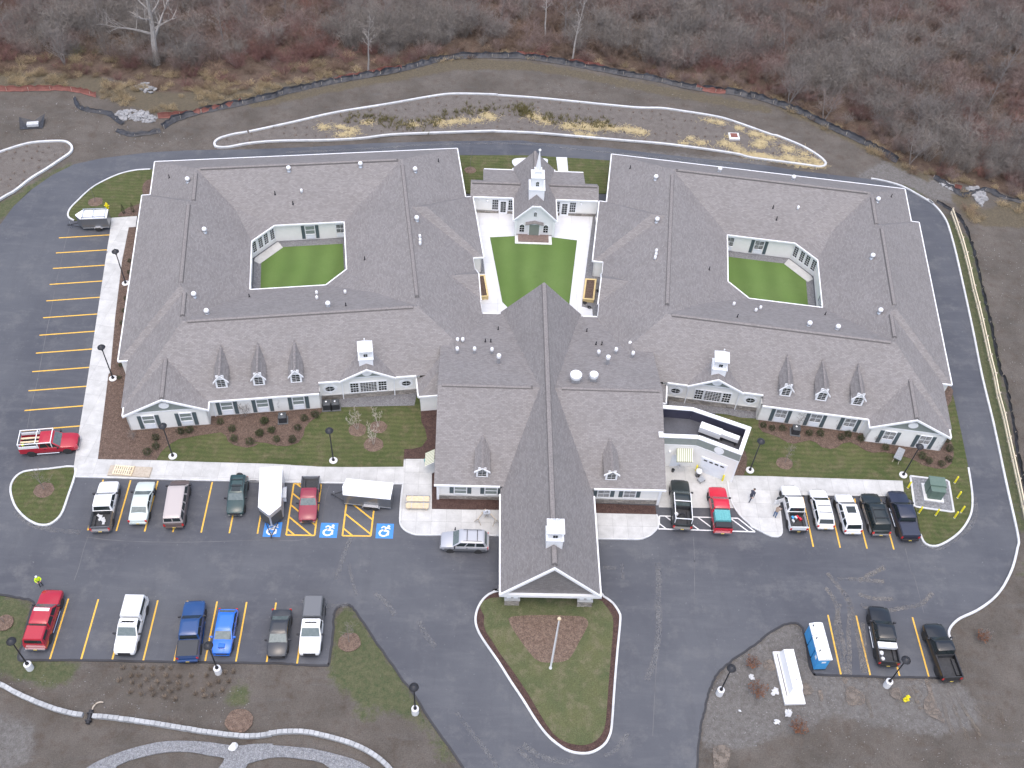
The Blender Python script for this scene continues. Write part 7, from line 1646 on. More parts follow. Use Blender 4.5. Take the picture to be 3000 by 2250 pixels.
# ---------------------------------------------------------------- trailers
def trailer_wheel(T, x, y, r=.33):
    t_, r_ = wheel_meshes(r, .2); w_ = put('wheel', t_, T, (x, y, r)); put('rim', r_, w_)
def cargo_trailer(label, p, rz, L, W, H, vnose, roofm, sidem, axles, zf=.45, group='cargo trailers'):
    """box body from x=0 (tail) to x=L; V or blunt nose; tongue beyond"""
    T = thing('cargo_trailer', label, 'trailer', (p[0], p[1], 0), rz, group); h = W/2
    pl = [(0, -h), (L, -h), (L+vnose, -.06), (L+vnose, .06), (L, h), (0, h)]
    MB().prism(pl, zf, H-.06).build('box_body', sidem, T)
    MB().prism([(-.03, -h-.03), (L+.02, -h-.03), (L+vnose+.03, -.06), (L+vnose+.03, .06), (L+.02, h+.03), (-.03, h+.03)], H-.06, H+.02).build('roof', roofm, T)
    for s in (-1, 1):
        MB().box(0, L, s*h-.015 if s > 0 else -h-.02, s*h+.02 if s > 0 else -h+.015, zf-.02, zf+.10).build('skirt_trim', 'galvanised', T)
        MB().tube([(L+.1, s*h*.7, zf-.02), (L+vnose+1.15, 0, zf-.02)], .05, 4).build('tongue_bar', 'black_metal', T)
        xs = [L*.42+k*.8-(.4 if axles == 2 else 0) for k in range(axles)]
        for x in xs: trailer_wheel(T, x, s*(h+.13))
        x0, x1 = xs[0]-.5, xs[-1]+.5
        MB().rings([[(x0, s*h, .45), (x0+.18, s*h, .72), (x1-.18, s*h, .72), (x1, s*h, .45), (x1-.22, s*h, .66), (x0+.22, s*h, .66)], [(x0, s*(h+.28), .45), (x0+.18, s*(h+.28), .72), (x1-.18, s*(h+.28), .72), (x1, s*(h+.28), .45), (x1-.22, s*(h+.28), .66), (x0+.22, s*(h+.28), .66)]]).build('fender', 'alu', T)
    MB().tube([(L+vnose+1.0, 0, zf), (L+vnose+1.0, 0, zf+.5)], .04, 6).build('jack', 'galvanised', T); MB().tube([(L+vnose+1.0, 0, .02), (L+vnose+1.0, 0, zf)], .03, 6).build('jack_leg', 'galvanised', T)
    MB().box(L+vnose+1.05, L+vnose+1.35, -.07, .07, zf-.05, zf+.06).build('coupler', 'black_metal', T)
    MB().box(-.02, 0, -h+.08, h-.08, zf+.06, H-.15).build('rear_door', sidem, T)
    return T
c0, c1 = (-22.55, 16.03), (-22.03, 11.19)
rz = math.atan2(c1[1]-c0[1], c1[0]-c0[0]); LL = math.hypot(c1[0]-c0[0], c1[1]-c0[1])
T = cargo_trailer('white-roofed trailer with a dark stone-guarded V nose over a wheelchair sign', c0, rz, LL-.15, 2.15, 2.5, 1.0, 'white_trim', 'alu', 2)
for s in (-1, 1):
    q = ((LL-.1, s*1.05, .5), (LL+.80, s*.08, .5), (LL+.80, s*.08, 1.9), (LL-.1, s*1.05, 1.9)); panel(T, 'nose_guard', *(q if s < 0 else q[::-1]), 'ac_grey', .03)
MB().box(.55, .95, -.2, .2, 2.52, 2.60).build('roof_hatch', 'white_trim', T)
MB().box(LL*.42, LL*.42+1.15, 1.08, 1.45, 1.55, 1.62).build('side_awning', 'debris_white', T)
c0, c1 = (-10.32, 13.76), (-15.37, 14.21)
rz = math.atan2(c1[1]-c0[1], c1[0]-c0[0]); LL = math.hypot(c1[0]-c0[0], c1[1]-c0[1])
T = cargo_trailer('white-roofed tandem-axle trailer with silver-grey sides parked across a hatched aisle', c0, rz, LL-.35, 1.95, 2.05, .22, 'white_trim', 'paint_grey', 2)
MB().box(LL*.55, LL*.6, -.1, .1, 2.07, 2.12).build('roof_vent', 'white_trim', T)
c0, c1 = (-48.48, 54.43), (-52.04, 54.01)
rz = math.atan2(c1[1]-c0[1], c1[0]-c0[0]); LL = math.hypot(c1[0]-c0[0], c1[1]-c0[1])
T = cargo_trailer('grey single-axle trailer with a pipe rack on its white roof', c0, rz, LL-.45, 1.6, 1.98, .65, 'white_trim', 'paint_grey', 1)
rack(T, .1, LL-.6, .78, 1.98, 2.25, (.2, LL*.45, LL-.75), 'galvanised')

# ================================================================ VEGETATION
def ribbon(mb, p, q, w0, w1, side):
    """thin flat twig from p to q"""
    d = (q-p); s = d.cross(side);
    s = s.normalized() if s.length > 1e-6 else Vector((1, 0, 0))
    k = len(mb.v)
    mb.v += [tuple(p-s*w0/2), tuple(p+s*w0/2), tuple(q+s*w1/2), tuple(q-s*w1/2)]; mb.f.append((k, k+1, k+2, k+3))
def rdir(r, up=0.0):
    v = Vector((r.gauss(0, 1), r.gauss(0, 1), r.gauss(0, 1)+up)); return v.normalized()
def brush_mesh(name, mt, seed, h, sp, stems, w, arch, twigs, base=.5):
    r = random.Random(seed); mb = MB()
    for _ in range(stems):
        a = r.uniform(0, 2*PI); rad = base*math.sqrt(r.random()); p = Vector((rad*math.cos(a), rad*math.sin(a), -.1))
        out = Vector((math.cos(a+r.gauss(0, .7)), math.sin(a+r.gauss(0, .7)), 0)); hh = h*r.uniform(.55, 1.05); ss = sp*r.uniform(.3, 1.0)
        pts = [p, p+out*ss*.30+Vector((0, 0, hh*.48)), p+out*ss*.65+Vector((0, 0, hh*.85)), p+out*ss*1.05+Vector((0, 0, hh*(1.0-arch*r.random())))]
        sd = rdir(r)
        for i in range(3):
            pts[i+1] += Vector((r.gauss(0, .1), r.gauss(0, .1), r.gauss(0, .06)))
            ribbon(mb, pts[i], pts[i+1], w*(1-.28*i), w*(1-.28*(i+1)), sd)
        for _ in range(twigs):
            i = r.choice((1, 1, 2, 2)); t = r.random(); s0 = pts[i].lerp(pts[i+1], t)
            s1 = s0+(rdir(r, .5)+out*.4)*r.uniform(.25, .75)*(h/3.0)
            ribbon(mb, s0, s1, w*.5, w*.22, rdir(r))
            s2 = s1+rdir(r, .4)*r.uniform(.15, .4)*(h/3.0); ribbon(mb, s1, s2, w*.3, w*.15, rdir(r))
    return mb.mesh(name, mt, False, False)
brush_col = bpy.data.collections.new('brush_kinds')
kinds = [('grey', 11, 3.4, 1.8, 60, .036, .25, 7), ('grey', 12, 4.4, 2.0, 60, .038, .2, 7), ('greyblue', 13, 3.8, 2.0, 64, .034, .3, 7), ('mauve', 14, 3.0, 1.9, 64, .034, .3, 7), ('mauve', 15, 2.4, 1.7, 60, .032, .4, 7),
         ('maroon', 16, 2.2, 1.4, 70, .034, .2, 6), ('maroon', 17, 1.8, 1.5, 70, .034, .3, 6), ('red', 18, 1.9, 1.3, 64, .032, .25, 6), ('brown', 19, 1.5, 1.5, 64, .036, .6, 6), ('umber', 20, 2.2, 1.8, 64, .036, .4, 7),
         ('tan', 21, .95, .9, 90, .045, .9, 2), ('tan', 22, .75, .8, 90, .045, .9, 2), ('olive', 23, 1.7, 1.3, 60, .04, .4, 6), ('brown', 24, 1.0, 1.3, 70, .04, .8, 5)]
for i, (c_, sd_, h_, sp_b, st_, w_, ar_, tw_) in enumerate(kinds):
    me = brush_mesh('brush_kind_%02d' % i, 'twig_'+c_, sd_, h_, sp_b, st_, w_, ar_, tw_)
    ob = bpy.data.objects.new('brush_kind_%02d' % i, me); brush_col.objects.link(ob)
def scatter_tree():
    g = bpy.data.node_groups.new('scatter_brush', 'GeometryNodeTree')
    g.interface.new_socket('Geometry', in_out='INPUT', socket_type='NodeSocketGeometry'); g.interface.new_socket('Geometry', in_out='OUTPUT', socket_type='NodeSocketGeometry')
    n = g.nodes; l = g.links; gi = n.new('NodeGroupInput'); go = n.new('NodeGroupOutput')
    ci = n.new('GeometryNodeCollectionInfo'); ci.inputs['Collection'].default_value = brush_col; ci.inputs['Separate Children'].default_value = True; ci.inputs['Reset Children'].default_value = True
    ip = n.new('GeometryNodeInstanceOnPoints'); ip.inputs['Pick Instance'].default_value = True
    def attr(nm, ty):
        a = n.new('GeometryNodeInputNamedAttribute'); a.data_type = ty; a.inputs['Name'].default_value = nm; return a.outputs['Attribute']
    cx = n.new('ShaderNodeCombineXYZ'); l.new(attr('rot', 'FLOAT'), cx.inputs[2])
    l.new(gi.outputs[0], ip.inputs['Points']); l.new(ci.outputs[0], ip.inputs['Instance']); l.new(attr('kind_id', 'INT'), ip.inputs['Instance Index'])
    l.new(cx.outputs[0], ip.inputs['Rotation']); l.new(attr('scl', 'FLOAT'), ip.inputs['Scale']); l.new(ip.outputs[0], go.inputs[0])
    return g
SCATTER = scatter_tree()
def scatter(name, label, pts, ids, rots, scls):
    me = bpy.data.meshes.new(name); me.from_pydata(pts, [], [])
    a = me.attributes.new('kind_id', 'INT', 'POINT'); a.data.foreach_set('value', ids)
    a = me.attributes.new('rot', 'FLOAT', 'POINT'); a.data.foreach_set('value', rots)
    a = me.attributes.new('scl', 'FLOAT', 'POINT'); a.data.foreach_set('value', scls)
    o = put(name, me); m_ = o.modifiers.new('scatter', 'NODES'); m_.node_group = SCATTER
    tag(o, label, 'thicket', None, 'stuff'); return o
def ground_z(x, y):
    i = int(np.clip(np.searchsorted(gx, x)-1, 0, nx_-2)); j = int(np.clip(np.searchsorted(gy, y)-1, 0, ny_-2)); return float(GZ[j, i])
rr_ = np.random.RandomState(5)
M_ = 9500
X = rr_.uniform(-108, 122, M_); Y = rr_.uniform(66, 142, M_)
keep = in_poly(wood_poly, X, Y); X, Y = X[keep], Y[keep]
def lowfreq(x, y, s, ph): return (np.sin(x/s+ph)+np.sin(y/s*1.3+ph*2.1)+np.sin((x+y)/s*.7+ph*.7)+np.sin((x-1.7*y)/s*.9+ph*1.9))/4
f1 = lowfreq(X, Y, 6.0, 1.0)+rr_.normal(0, .22, len(X)); f2 = lowfreq(X, Y, 9.0, 4.0)+rr_.normal(0, .22, len(X))
wx = np.array([p[0] for p in wood_edge]); wy = np.array([p[1] for p in wood_edge])
edge_d = Y-np.interp(X, wx, wy)                     # distance into the wood
ids = np.zeros(len(X), int)
left = X < 5
ids[:] = rr_.choice([0, 2, 3, 9], len(X))
ids = np.where(f1 > .18, rr_.choice([3, 4, 9, 8], len(X)), ids)
ids = np.where((f2 > .12) & (left | (rr_.rand(len(X)) < .45)), rr_.choice([5, 6, 7, 4], len(X)), ids)
ids = np.where(f1 < -.42, rr_.choice([0, 1, 2], len(X)), ids)
ids = np.where((f2 < -.35) & (rr_.rand(len(X)) < .6), rr_.choice([8, 13, 9, 12, 4], len(X), p=[.35, .25, .2, .04, .16]), ids)
ids = np.where(edge_d < 3.0, rr_.choice([8, 13, 4, 6, 9, 10, 11], len(X)), ids)
ids = np.where((edge_d < 5.0) & (X < -20), rr_.choice([13, 6, 10, 11, 8, 11], len(X)), ids)
sc = rr_.uniform(.7, 1.25, len(X))*np.where(edge_d < 3.5, .75, 1.0)
zz = np.array([ground_z(a, b) for a, b in zip(X, Y)])
scatter('thicket', 'dense bare brown, grey and maroon thicket behind the site', np.stack([X, Y, zz], 1).tolist(), ids.astype(np.int32), rr_.uniform(0, 6.28, len(X)).astype(np.float32), sc.astype(np.float32))
# tall dry grass between the thicket and the bare earth
M_ = 9000
X = rr_.uniform(-100, 120, M_); Y = rr_.uniform(50, 100, M_)
kp = np.zeros(M_, bool)
for z_ in tan_zones[:4]: kp |= in_poly(z_, X, Y)
kp &= ~in_poly(BED_K, X, Y); kp &= ~in_poly(asphalt_edge, X, Y); X, Y = X[kp], Y[kp]
dn = lowfreq(X, Y, 2.2, .3)+rr_.normal(0, .3, len(X)); k2 = dn > -.15; X, Y = X[k2], Y[k2]
zz = np.array([ground_z(a, b) for a, b in zip(X, Y)])
o = scatter('tall_grass', 'tan matted tall grass along the foot of the thicket', np.stack([X, Y, zz], 1).tolist(), rr_.choice([10, 11, 11, 13], len(X), p=[.4, .3, .2, .1]).astype(np.int32), rr_.uniform(0, 6.28, len(X)).astype(np.float32), rr_.uniform(.45, .95, len(X)).astype(np.float32))
o['category'] = 'grass'

# ---------------------------------------------------------------- bare trees
def tree_meshes(name, seed, h, r0, mt, spread=.5, n1=12, n2=5, n3=4, fork=0, lean=.03, crown0=.28, wmin=.014):
    r = random.Random(seed); tr = MB(); cr = MB()
    stems = []
    for s in range(max(1, fork)):
        a = 2*PI*s/max(1, fork)+r.uniform(-.3, .3); tilt = .0 if fork < 2 else spread*.55
        p = Vector((0, 0, -.2)); d = Vector((math.cos(a)*tilt, math.sin(a)*tilt, 1)).normalized(); pts = [p]; rad = [r0*(1.25 if fork < 2 else .8)]
        n = 8
        for i in range(n):
            d = (d+Vector((r.gauss(0, .06)+lean, r.gauss(0, .06), .05))).normalized(); p = p+d*(h/n); pts.append(p.copy()); rad.append(max(wmin, r0*(1 if fork < 2 else .7)*(1-(i+1)/n)**.8))
        tr.tube([tuple(q) for q in pts], rad, 7); stems.append((pts, rad))
    for pts, rad in stems:
        L_ = len(pts)-1
        for k in range(n1):
            t = crown0+(1-crown0)*(k+r.random())/n1; f_ = t*L_; i = min(int(f_), L_-1); b = pts[i].lerp(pts[i+1], f_-i); rb = max(wmin*1.3, (rad[i]*(1-f_+i)+rad[i+1]*(f_-i))*.55)
            a = k*2.4+r.uniform(-.5, .5); out = Vector((math.cos(a), math.sin(a), 0)); ln = h*spread*(1.05-t*.75)*r.uniform(.7, 1.15)
            d = (out+Vector((0, 0, .55+.5*t))).normalized(); q = [b]; p = b; m = 4
            for j in range(m):
                d = (d+rdir(r)*.20+Vector((0, 0, .08))).normalized(); p = p+d*ln/m; q.append(p.copy())
            cr.tube([tuple(v) for v in q], [max(wmin*.8, rb*(1-.82*j/m)) for j in range(m+1)], 4, False)
            for _ in range(n2):
                f2_ = r.uniform(.25, 1.0)*m; j = min(int(f2_), m-1); s0 = q[j].lerp(q[j+1], f2_-j); d2 = (rdir(r, .6)+d*.7).normalized(); l2 = ln*r.uniform(.25, .5); s1 = s0+d2*l2*.55; s2 = s1+(d2+rdir(r)*.4+Vector((0, 0, .2))).normalized()*l2*.55
                cr.tube([tuple(s0), tuple(s1), tuple(s2)], [max(wmin*.7, rb*.35), max(wmin*.6, rb*.22), wmin*.5], 3, False)
                for _ in range(n3):
                    e0 = s0.lerp(s2, r.uniform(.2, 1)); e1 = e0+(rdir(r, .5)+d2*.6).normalized()*l2*r.uniform(.2, .5)
                    ribbon(cr, e0, e1, wmin*1.1, wmin*.5, rdir(r)); e2 = e1+rdir(r, .4)*l2*.25; ribbon(cr, e1, e2, wmin*.8, wmin*.4, rdir(r))
    return tr.mesh('trunk', mt, 50, False), cr.mesh('crown', mt, False, False)
TREES = {}
def tree(kind, p, label, group, rz=None, s=1.0, name='bare_tree', cat='tree', zb=None):
    t, c = TREES[kind]
    z = ground_z(p[0], p[1]) if zb is None else zb
    T = thing(name, label, cat, (p[0], p[1], z), rnd.uniform(0, 6.28) if rz is None else rz, group); T.scale = (s, s, s)
    put('trunk', t, T); put('crown', c, T); return T
TREES['big'] = tree_meshes('big', 41, 15.0, .50, 'bark_pale', .62, 15, 7, 5, crown0=.25, wmin=.03)
TREES['tall'] = tree_meshes('tall', 42, 10.5, .15, 'bark_pale', .24, 14, 4, 4, crown0=.4, wmin=.022)
TREES['tall2'] = tree_meshes('tall2', 43, 8.5, .13, 'bark', .34, 14, 5, 4, crown0=.3, wmin=.022)
TREES['mid'] = tree_meshes('mid', 44, 6.5, .14, 'bark', .5, 13, 6, 5, fork=3, crown0=.25, wmin=.022)
TREES['tall3'] = tree_meshes('tall3', 52, 9.0, .11, 'bark', .26, 14, 4, 4, crown0=.4, wmin=.018)
TREES['mid3'] = tree_meshes('mid3', 53, 6.5, .13, 'bark', .42, 13, 6, 5, fork=2, crown0=.25, wmin=.018)
TREES['mid2'] = tree_meshes('mid2', 45, 7.5, .17, 'bark_pale', .42, 14, 6, 5, fork=2, crown0=.25, wmin=.022)
TREES['sapling'] = tree_meshes('sapling', 46, 3.6, .04, 'bark', .42, 14, 5, 4, crown0=.3, wmin=.010)
TREES['sapling2'] = tree_meshes('sapling2', 47, 2.6, .03, 'bark', .5, 12, 4, 4, fork=3, crown0=.2, wmin=.010)
TREES['birch'] = tree_meshes('birch', 48, 3.6, .035, 'birch', .28, 8, 4, 4, fork=4, crown0=.45, wmin=.010)
TREES['whip'] = tree_meshes('whip', 49, 3.8, .03, 'bark', .14, 8, 3, 3, crown0=.5, wmin=.009)
tree('big', (-50.9, 91.84), 'largest pale bare tree, broad-crowned, rising from the thicket above the stone outfall', 'bare trees of the thicket', 1.0)
for px, k, lb in (((-19.3, 90.76), 'tall', 'slim pale bare tree standing behind the orange mesh under the grey thicket'), ((11.71, 96.72), 'tall', 'slim pale bare tree behind the silt fence at the crest of the curve'), ((7.64, 102.79), 'tall', 'tall straight bare tree in the deep wood behind the chapel'), ((10.85, 104.13), 'tall2', 'forked bare tree in the deep wood beside a straight pale trunk'),
    ((48.45, 83.12), 'mid3', 'leaning bare tree growing at the silt fence downhill of the curve'), ((59, 73.72), 'mid3', 'bare tree leaning over the lower end of the silt fence'), ((44.02, 87.21), 'mid', 'many-stemmed grey bare tree arching above the silt fence'), ((-63.96, 89.82), 'mid', 'low many-stemmed bare tree among maroon shrubs'), ((-60.76, 98.55), 'tall2', 'thin bare tree rising beside the largest pale tree'), ((-41.55, 95.85), 'tall2', 'small crooked bare tree in the brown leaf litter')):
    tree(k, px, lb, 'bare trees of the thicket')
deep = [(56.31, 101.79), (52.29, 107.74), (59.86, 104.97), (80.8, 103.26), (78.35, 94.33), (76.53, 108.11), (65.88, 111.09), (67.57, 98.02), (74.14, 87.15), (62.21, 81.71), (67.49, 77.55), (24.27, 96.95), (20.8, 101.99), (34.04, 104.83), (39.29, 99.81), (15.96, 103.43), (28.58, 110.04), (43.13, 111.21), (-33.49, 105.04), (-24.99, 107.6), (-12.03, 105.65), (-4.1, 103.69), (0.8, 108.94), (-72.35, 101.91), (-74.24, 96.45), (-39.3, 102.74), (-65.72, 103.18), (5.2, 109.29), (-17.57, 100.84), (75.41, 76.57), (45.23, 100.25), (52.44, 92.19)]
for i, px in enumerate(deep):
    tree(('tall2', 'mid', 'tall3', 'mid3')[i % 4], px, 'bare grey-brown tree standing deep in the thicket', 'bare trees of the thicket', None, rnd.uniform(.7, 1.05))
# ---------------------------------------------------------------- young trees in mulch rings
def ring(p, r, label, mt='mulch_new', z=.13, squash=.92):
    mb = MB(); n = 22
    pts = [(p[0]+r*rnd.uniform(.93, 1.06)*math.cos(2*PI*k/n), p[1]+r*squash*rnd.uniform(.93, 1.06)*math.sin(2*PI*k/n)) for k in range(n)]
    mb.rings([[(x, y, -.04) for x, y in pts], [(x, y, z-.03) for x, y in pts], [(p[0]+(x-p[0])*.55, p[1]+(y-p[1])*.55, z+.05) for x, y in pts]])
    return struct('mulch_ring', mb, mt, label)
for px, k, s, r_, lb, zb in (((-45.25, 14.26), 'sapling', 1.0, 1.0, 'bare sapling on the teardrop lawn island', .1), ((-51.5, 58.82), 'whip', 1.0, .95, 'thin bare sapling on the corner lawn by the roof-racked trailer', .1), ((-14.71, 22.93), 'birch', 1.0, .98, 'pale multi-stemmed birch nearest the gravel strip', .1), ((-12.49, 23.39), 'birch', .8, .95, 'shorter reddish birch clump near the entrance block', .1),
    ((-12.83, 21.04), 'birch', 1.05, 1.05, 'pale multi-stemmed birch nearest the concrete walk', .1), ((31.13, 19.9), 'sapling', .95, .9, 'spreading bare sapling on the lawn between two lamp posts', .1), ((-13.19, -1.65), 'sapling', .9, 1.05, 'bare sapling on the grass wedge beside the capped pickup', 0), ((-44.7, -0.29), 'whip', .9, .85, 'thin bare sapling on the grass beside the red capped pickup', 0), ((-3.56, 68.19), 'whip', .9, .8, 'thin bare sapling on the lawn behind the chapel', .1)):
    ring(px, r_, 'round mulch ring of the '+lb, z=zb+.04); tree(k, px, lb, 'young trees in mulch rings', None, s, 'young_tree', 'tree', zb)
ring((-21.99, -9.18), 1.2, 'round dry mulch mound on the bank without a tree', 'mulch_new', .05)
for px, s, lb in (((-26.8, 24.38), .8, 'bare twiggy shrub against the wall between two blind-hung windows'), ((-23.41, 25.75), .8, 'bare twiggy shrub behind the single air conditioner below the blinds'), ((33.71, 25.38), .95, 'bare twiggy shrub behind the air conditioner below the dark windows'), ((37.84, 24.91), .7, 'bare twiggy shrub below the third dark shuttered window'), ((41.77, 23.07), .5, 'small bare shrub at the corner of the projecting gable'), ((-37.97, 20.93), .5, 'small bare shrub in the wide mulch below the gable'), ((48.4, 22.35), .6, 'small bare shrub at the far gable corner')):
    tree('sapling2', px, lb, 'bare twiggy wall shrubs', None, s, 'bare_shrub', 'shrub', .12)
# rusty leaf-holding saplings in the gravel
def leaf_ball(name, mt, seed, n, rad, ls, flat=1.0, hollow=.55, cone=0.0):
    r = random.Random(seed); mb = MB()
    for _ in range(n):
        d = rdir(r); q = rad*(hollow+(1-hollow)*r.random()**.5)*(1+.16*math.sin(5*d.x+seed)+.12*math.sin(7*d.y))
        c = Vector((d.x*q, d.y*q, d.z*q*flat)); 
        if cone: c = Vector((d.x*rad*(1-abs((d.z+1)/2))*1.2, d.y*rad*(1-(d.z+1)/2)*1.2, (d.z+1)/2*cone))
        a = rdir(r); b = a.cross(rdir(r)).normalized(); s = ls*r.uniform(.6, 1.3)
        k = len(mb.v); mb.v += [tuple(c-a*s), tuple(c+b*s*.5), tuple(c+a*s), tuple(c-b*s*.5)]; mb.f.append((k, k+1, k+2, k+3))
    return mb.mesh(name, mt, False, False)
RUST = [leaf_ball('crown', 'oak_leaf', 3+i, 420, .85, .09, .75, .2) for i in range(2)]
for i, (px, s, lb) in enumerate((((23.88, -3.24), .8, 'rust-leaved sapling beside the white scrap'), ((23.96, -5.92), .95, 'rust-leaved sapling between the block and the driveway lamp'), ((27.03, -9.24), .95, 'rust-leaved sapling below the torn wrapping'), ((46.53, -0.17), .75, 'thin rust-leaved sapling on the bank beside the last black pickup'))):
    T = thing('rust_sapling', lb, 'sapling', (px[0], px[1], -.05), rnd.uniform(0, 6), 'rust-leaved saplings'); T.scale = (s, s, s)
    c = put('crown', RUST[i % 2], T, (0, 0, .85)); t_, c_ = TREES['sapling2']; put('trunk', t_, T); put('twigs', c_, T)
# ---------------------------------------------------------------- clipped round shrubs
SHR = [leaf_ball('foliage', 'shrub_leaf', 20+i, 420, .44, .055, .8, .45) for i in range(3)]
CON = leaf_ball('foliage', 'shrub_leaf', 30, 420, .26, .05, 1, .5, 1.5)
STM = MB().tube([(0, 0, -.05), (0, 0, .3)], [.04, .03], 5).mesh('stem', 'bark', False, False)
def shrub(p, s, label, group, i=0, con=False):
    T = thing('slim_conifer' if con else 'round_shrub', label, 'shrub', (p[0], p[1], .12), rnd.uniform(0, 6), group); T.scale = (s, s, s)
    put('foliage', CON if con else SHR[i % 3], T, (0, 0, .0 if con else .32)); put('stem', STM, T)
for i, px in enumerate([(-35.56, 21.01), (-35.31, 19.87), (-36.03, 19.09), (-33.21, 21.91), (-32.33, 22.05), (-29.3, 23.36), (-27.87, 22.45), (-27.47, 21.11), (-25.78, 20.79), (-24.93, 21.96), (-24.68, 23.59), (-23.76, 22.42), (-24.67, 23.59), (-24.92, 21.96), (-23.74, 22.42), (-23.06, 21.2), (-21.37, 21.21), (-21.02, 22.81), (-20.49, 24.12), (-19.4, 24.62)]):
    shrub(px, rnd.uniform(.9, 1.12), 'small round dark green shrub in the mulch bed of the wing with blinds', 'shrubs of the blind-windowed wing', i)
for i, px in enumerate([(29.57, 24.82), (30.51, 24.46), (31.65, 24.49), (34.54, 23.9), (35.77, 23.89), (38.01, 23.45), (38.82, 23.87), (40.14, 23.31), (42.62, 22.21), (46.36, 21.16), (46.97, 20.55), (48.26, 20.19), (49.25, 20.8), (49.71, 22.26), (49.7, 23.45)]):
    shrub(px, rnd.uniform(.9, 1.12), 'small round dark green shrub in the mulch bed of the wing with dark windows', 'shrubs of the dark-windowed wing', i)
for i, px in enumerate([(-44.58, 47.87), (-44.19, 45.88), (-43.53, 41.48), (-43.32, 39.45), (-43.06, 37.47), (-41.4, 29.2), (-41.63, 31.01)]):
    shrub(px, .62, 'tiny dark shrub in the narrow mulch strip beside the long walk', 'shrubs of the narrow strip', i)
for px, lb in (((-47.43, 56.83), 'slim conifer nearer the roof-racked trailer in the corner bed'), ((-46.31, 57.13), 'slim conifer nearer the wing wall in the corner bed')): shrub(px, 1.0, lb, 'slim conifers', 0, True)
# ---------------------------------------------------------------- straw, reeds, seedlings, dry clumps
st = MB()
for (x, y) in [(-20.44, 76.45), (-20.53, 75.58), (-18.51, 78.19), (-11.85, 78.17), (-8.2, 79), (-7.83, 78.58), (-6.44, 79.05), (-6.27, 79.27), (-4.68, 79.53), (-2.74, 79.8), (-1.15, 80.96), (-0.79, 80.53), (-1.51, 81.39), (-22.05, 76.93), (-21.67, 74.99), (-24.45, 76.78), (5.1, 81.52), (5.62, 80.95), (6.16, 80.68), (7.21, 80), (10.22, 79.29), (10.58, 79.17), (11.29, 79.21), (12.55, 79.44), (12.7, 78.86), (13.97, 79.23), (14.21, 78.8), (15.09, 79.9), (11.74, 77.47), (13.33, 77.27), (16.29, 79.08), (17.17, 78.84), (18.61, 79.08), (19.13, 78.82), (20.21, 78.89), (20.34, 78.3), (20.98, 78.49), (27.76, 77.44), (29.23, 76.37), (26.72, 76.21), (31.39, 81.86), (32.8, 81.49), (33.79, 78.26), (32.65, 76.58), (33.31, 76.18), (34.28, 75.52), (34.53, 74.82), (37.61, 76.3), (38.07, 76.91), (35.31, 74.15), (36.15, 73.86), (37.04, 73.91), (38.08, 73.75), (35.36, 80.3), (38.68, 78.42), (37.5, 78.94), (37.72, 76.31), (38.23, 77.22), (41.6, 75.97), (41.88, 75.55), (44.04, 74.68), (43.63, 73.51), (41.84, 73.41), (41.38, 73.81), (45.19, 73.32), (45.38, 72.49), (37.83, 73.73), (36.8, 73.96), (38.83, 73.37), (40.18, 73.03), (42.88, 72.34), (42.04, 72.57), (45.65, 72.09), (44.07, 72.13), (36.31, 74.21), (37.45, 79.09), (39.45, 78.03)]:
    n = rnd.randint(70, 170); R_ = rnd.uniform(.5, 1.15)
    for _ in range(n):
        a = rnd.uniform(0, 6.28); q = R_*abs(rnd.gauss(0, .55)); c = Vector((x+q*1.5*math.cos(a), y+q*math.sin(a), rnd.uniform(.02, .09))); d = Vector((math.cos(a*3.1), math.sin(a*3.1), rnd.uniform(-.12, .12)))*rnd.uniform(.15, .42)
        ribbon(st, c-d, c+d, .05, .03, Vector((0, 0, 1)))
o = st.build('straw', 'straw', None, False, False); tag(o, 'pale yellow straw scattered over the long planting bed', 'straw', None, 'stuff')
rd = MB(); band_ = smooth_line([(-21.31, 78.3), (-17.72, 79.28), (-14.14, 78.32), (-9.77, 78.6), (-7.2, 80.56), (-1.88, 82.28), (3.74, 82.96), (3.85, 82.35), (7.42, 80.91), (12.76, 80.05), (16.34, 79.83)], 6)
def tuft(mb, x, y, z, h, n, w, r=rnd):
    for _ in range(n):
        a = r.uniform(0, 6.28); b = Vector((x+.08*math.cos(a), y+.08*math.sin(a), z)); t = b+Vector((math.cos(a)*h*r.uniform(.15, .6), math.sin(a)*h*r.uniform(.15, .6), h*r.uniform(.6, 1.0))); ribbon(mb, b, t, w, w*.4, rdir(r))
for _ in range(420):
    p = rnd.choice(band_); tuft(rd, p[0]+rnd.gauss(0, .6), p[1]+rnd.gauss(0, .75), 0, .55, 9, .05)
o = rd.build('reeds', 'reed', None, False, False); tag(o, 'line of short olive reeds in the long planting bed', 'reeds', None, 'stuff')
sdl = MB(); rdx = random.Random(9)
for poly, step in ((BED_K, 1.5), (BED_L, 1.25)):
    xs = [p[0] for p in poly]; ys = [p[1] for p in poly]
    x = max(min(xs), -95)
    while x < max(xs):
        y = min(ys)
        while y < max(ys):
            px, py = x+rdx.uniform(-.3, .3), y+rdx.uniform(-.3, .3)
            if bool(in_poly(poly, np.array(px), np.array(py))) and rdx.random() < .8: tuft(sdl, px, py, .0, .30, 8, .05, rdx)
            y += step*1.15
        x += step
o = sdl.build('seedlings', 'twig_umber', None, False, False); tag(o, 'rows of dark seedlings dotted over the planting beds', 'seedlings', None, 'stuff')
CLP = []
for i in range(3):
    mb = MB(); r3 = random.Random(60+i)
    for _ in range(3): tuft(mb, r3.gauss(0, .08), r3.gauss(0, .08), -.05, .48, 14, .05, r3)
    CLP.append(mb.mesh('grass_clump', 'dry_grass', False, False))
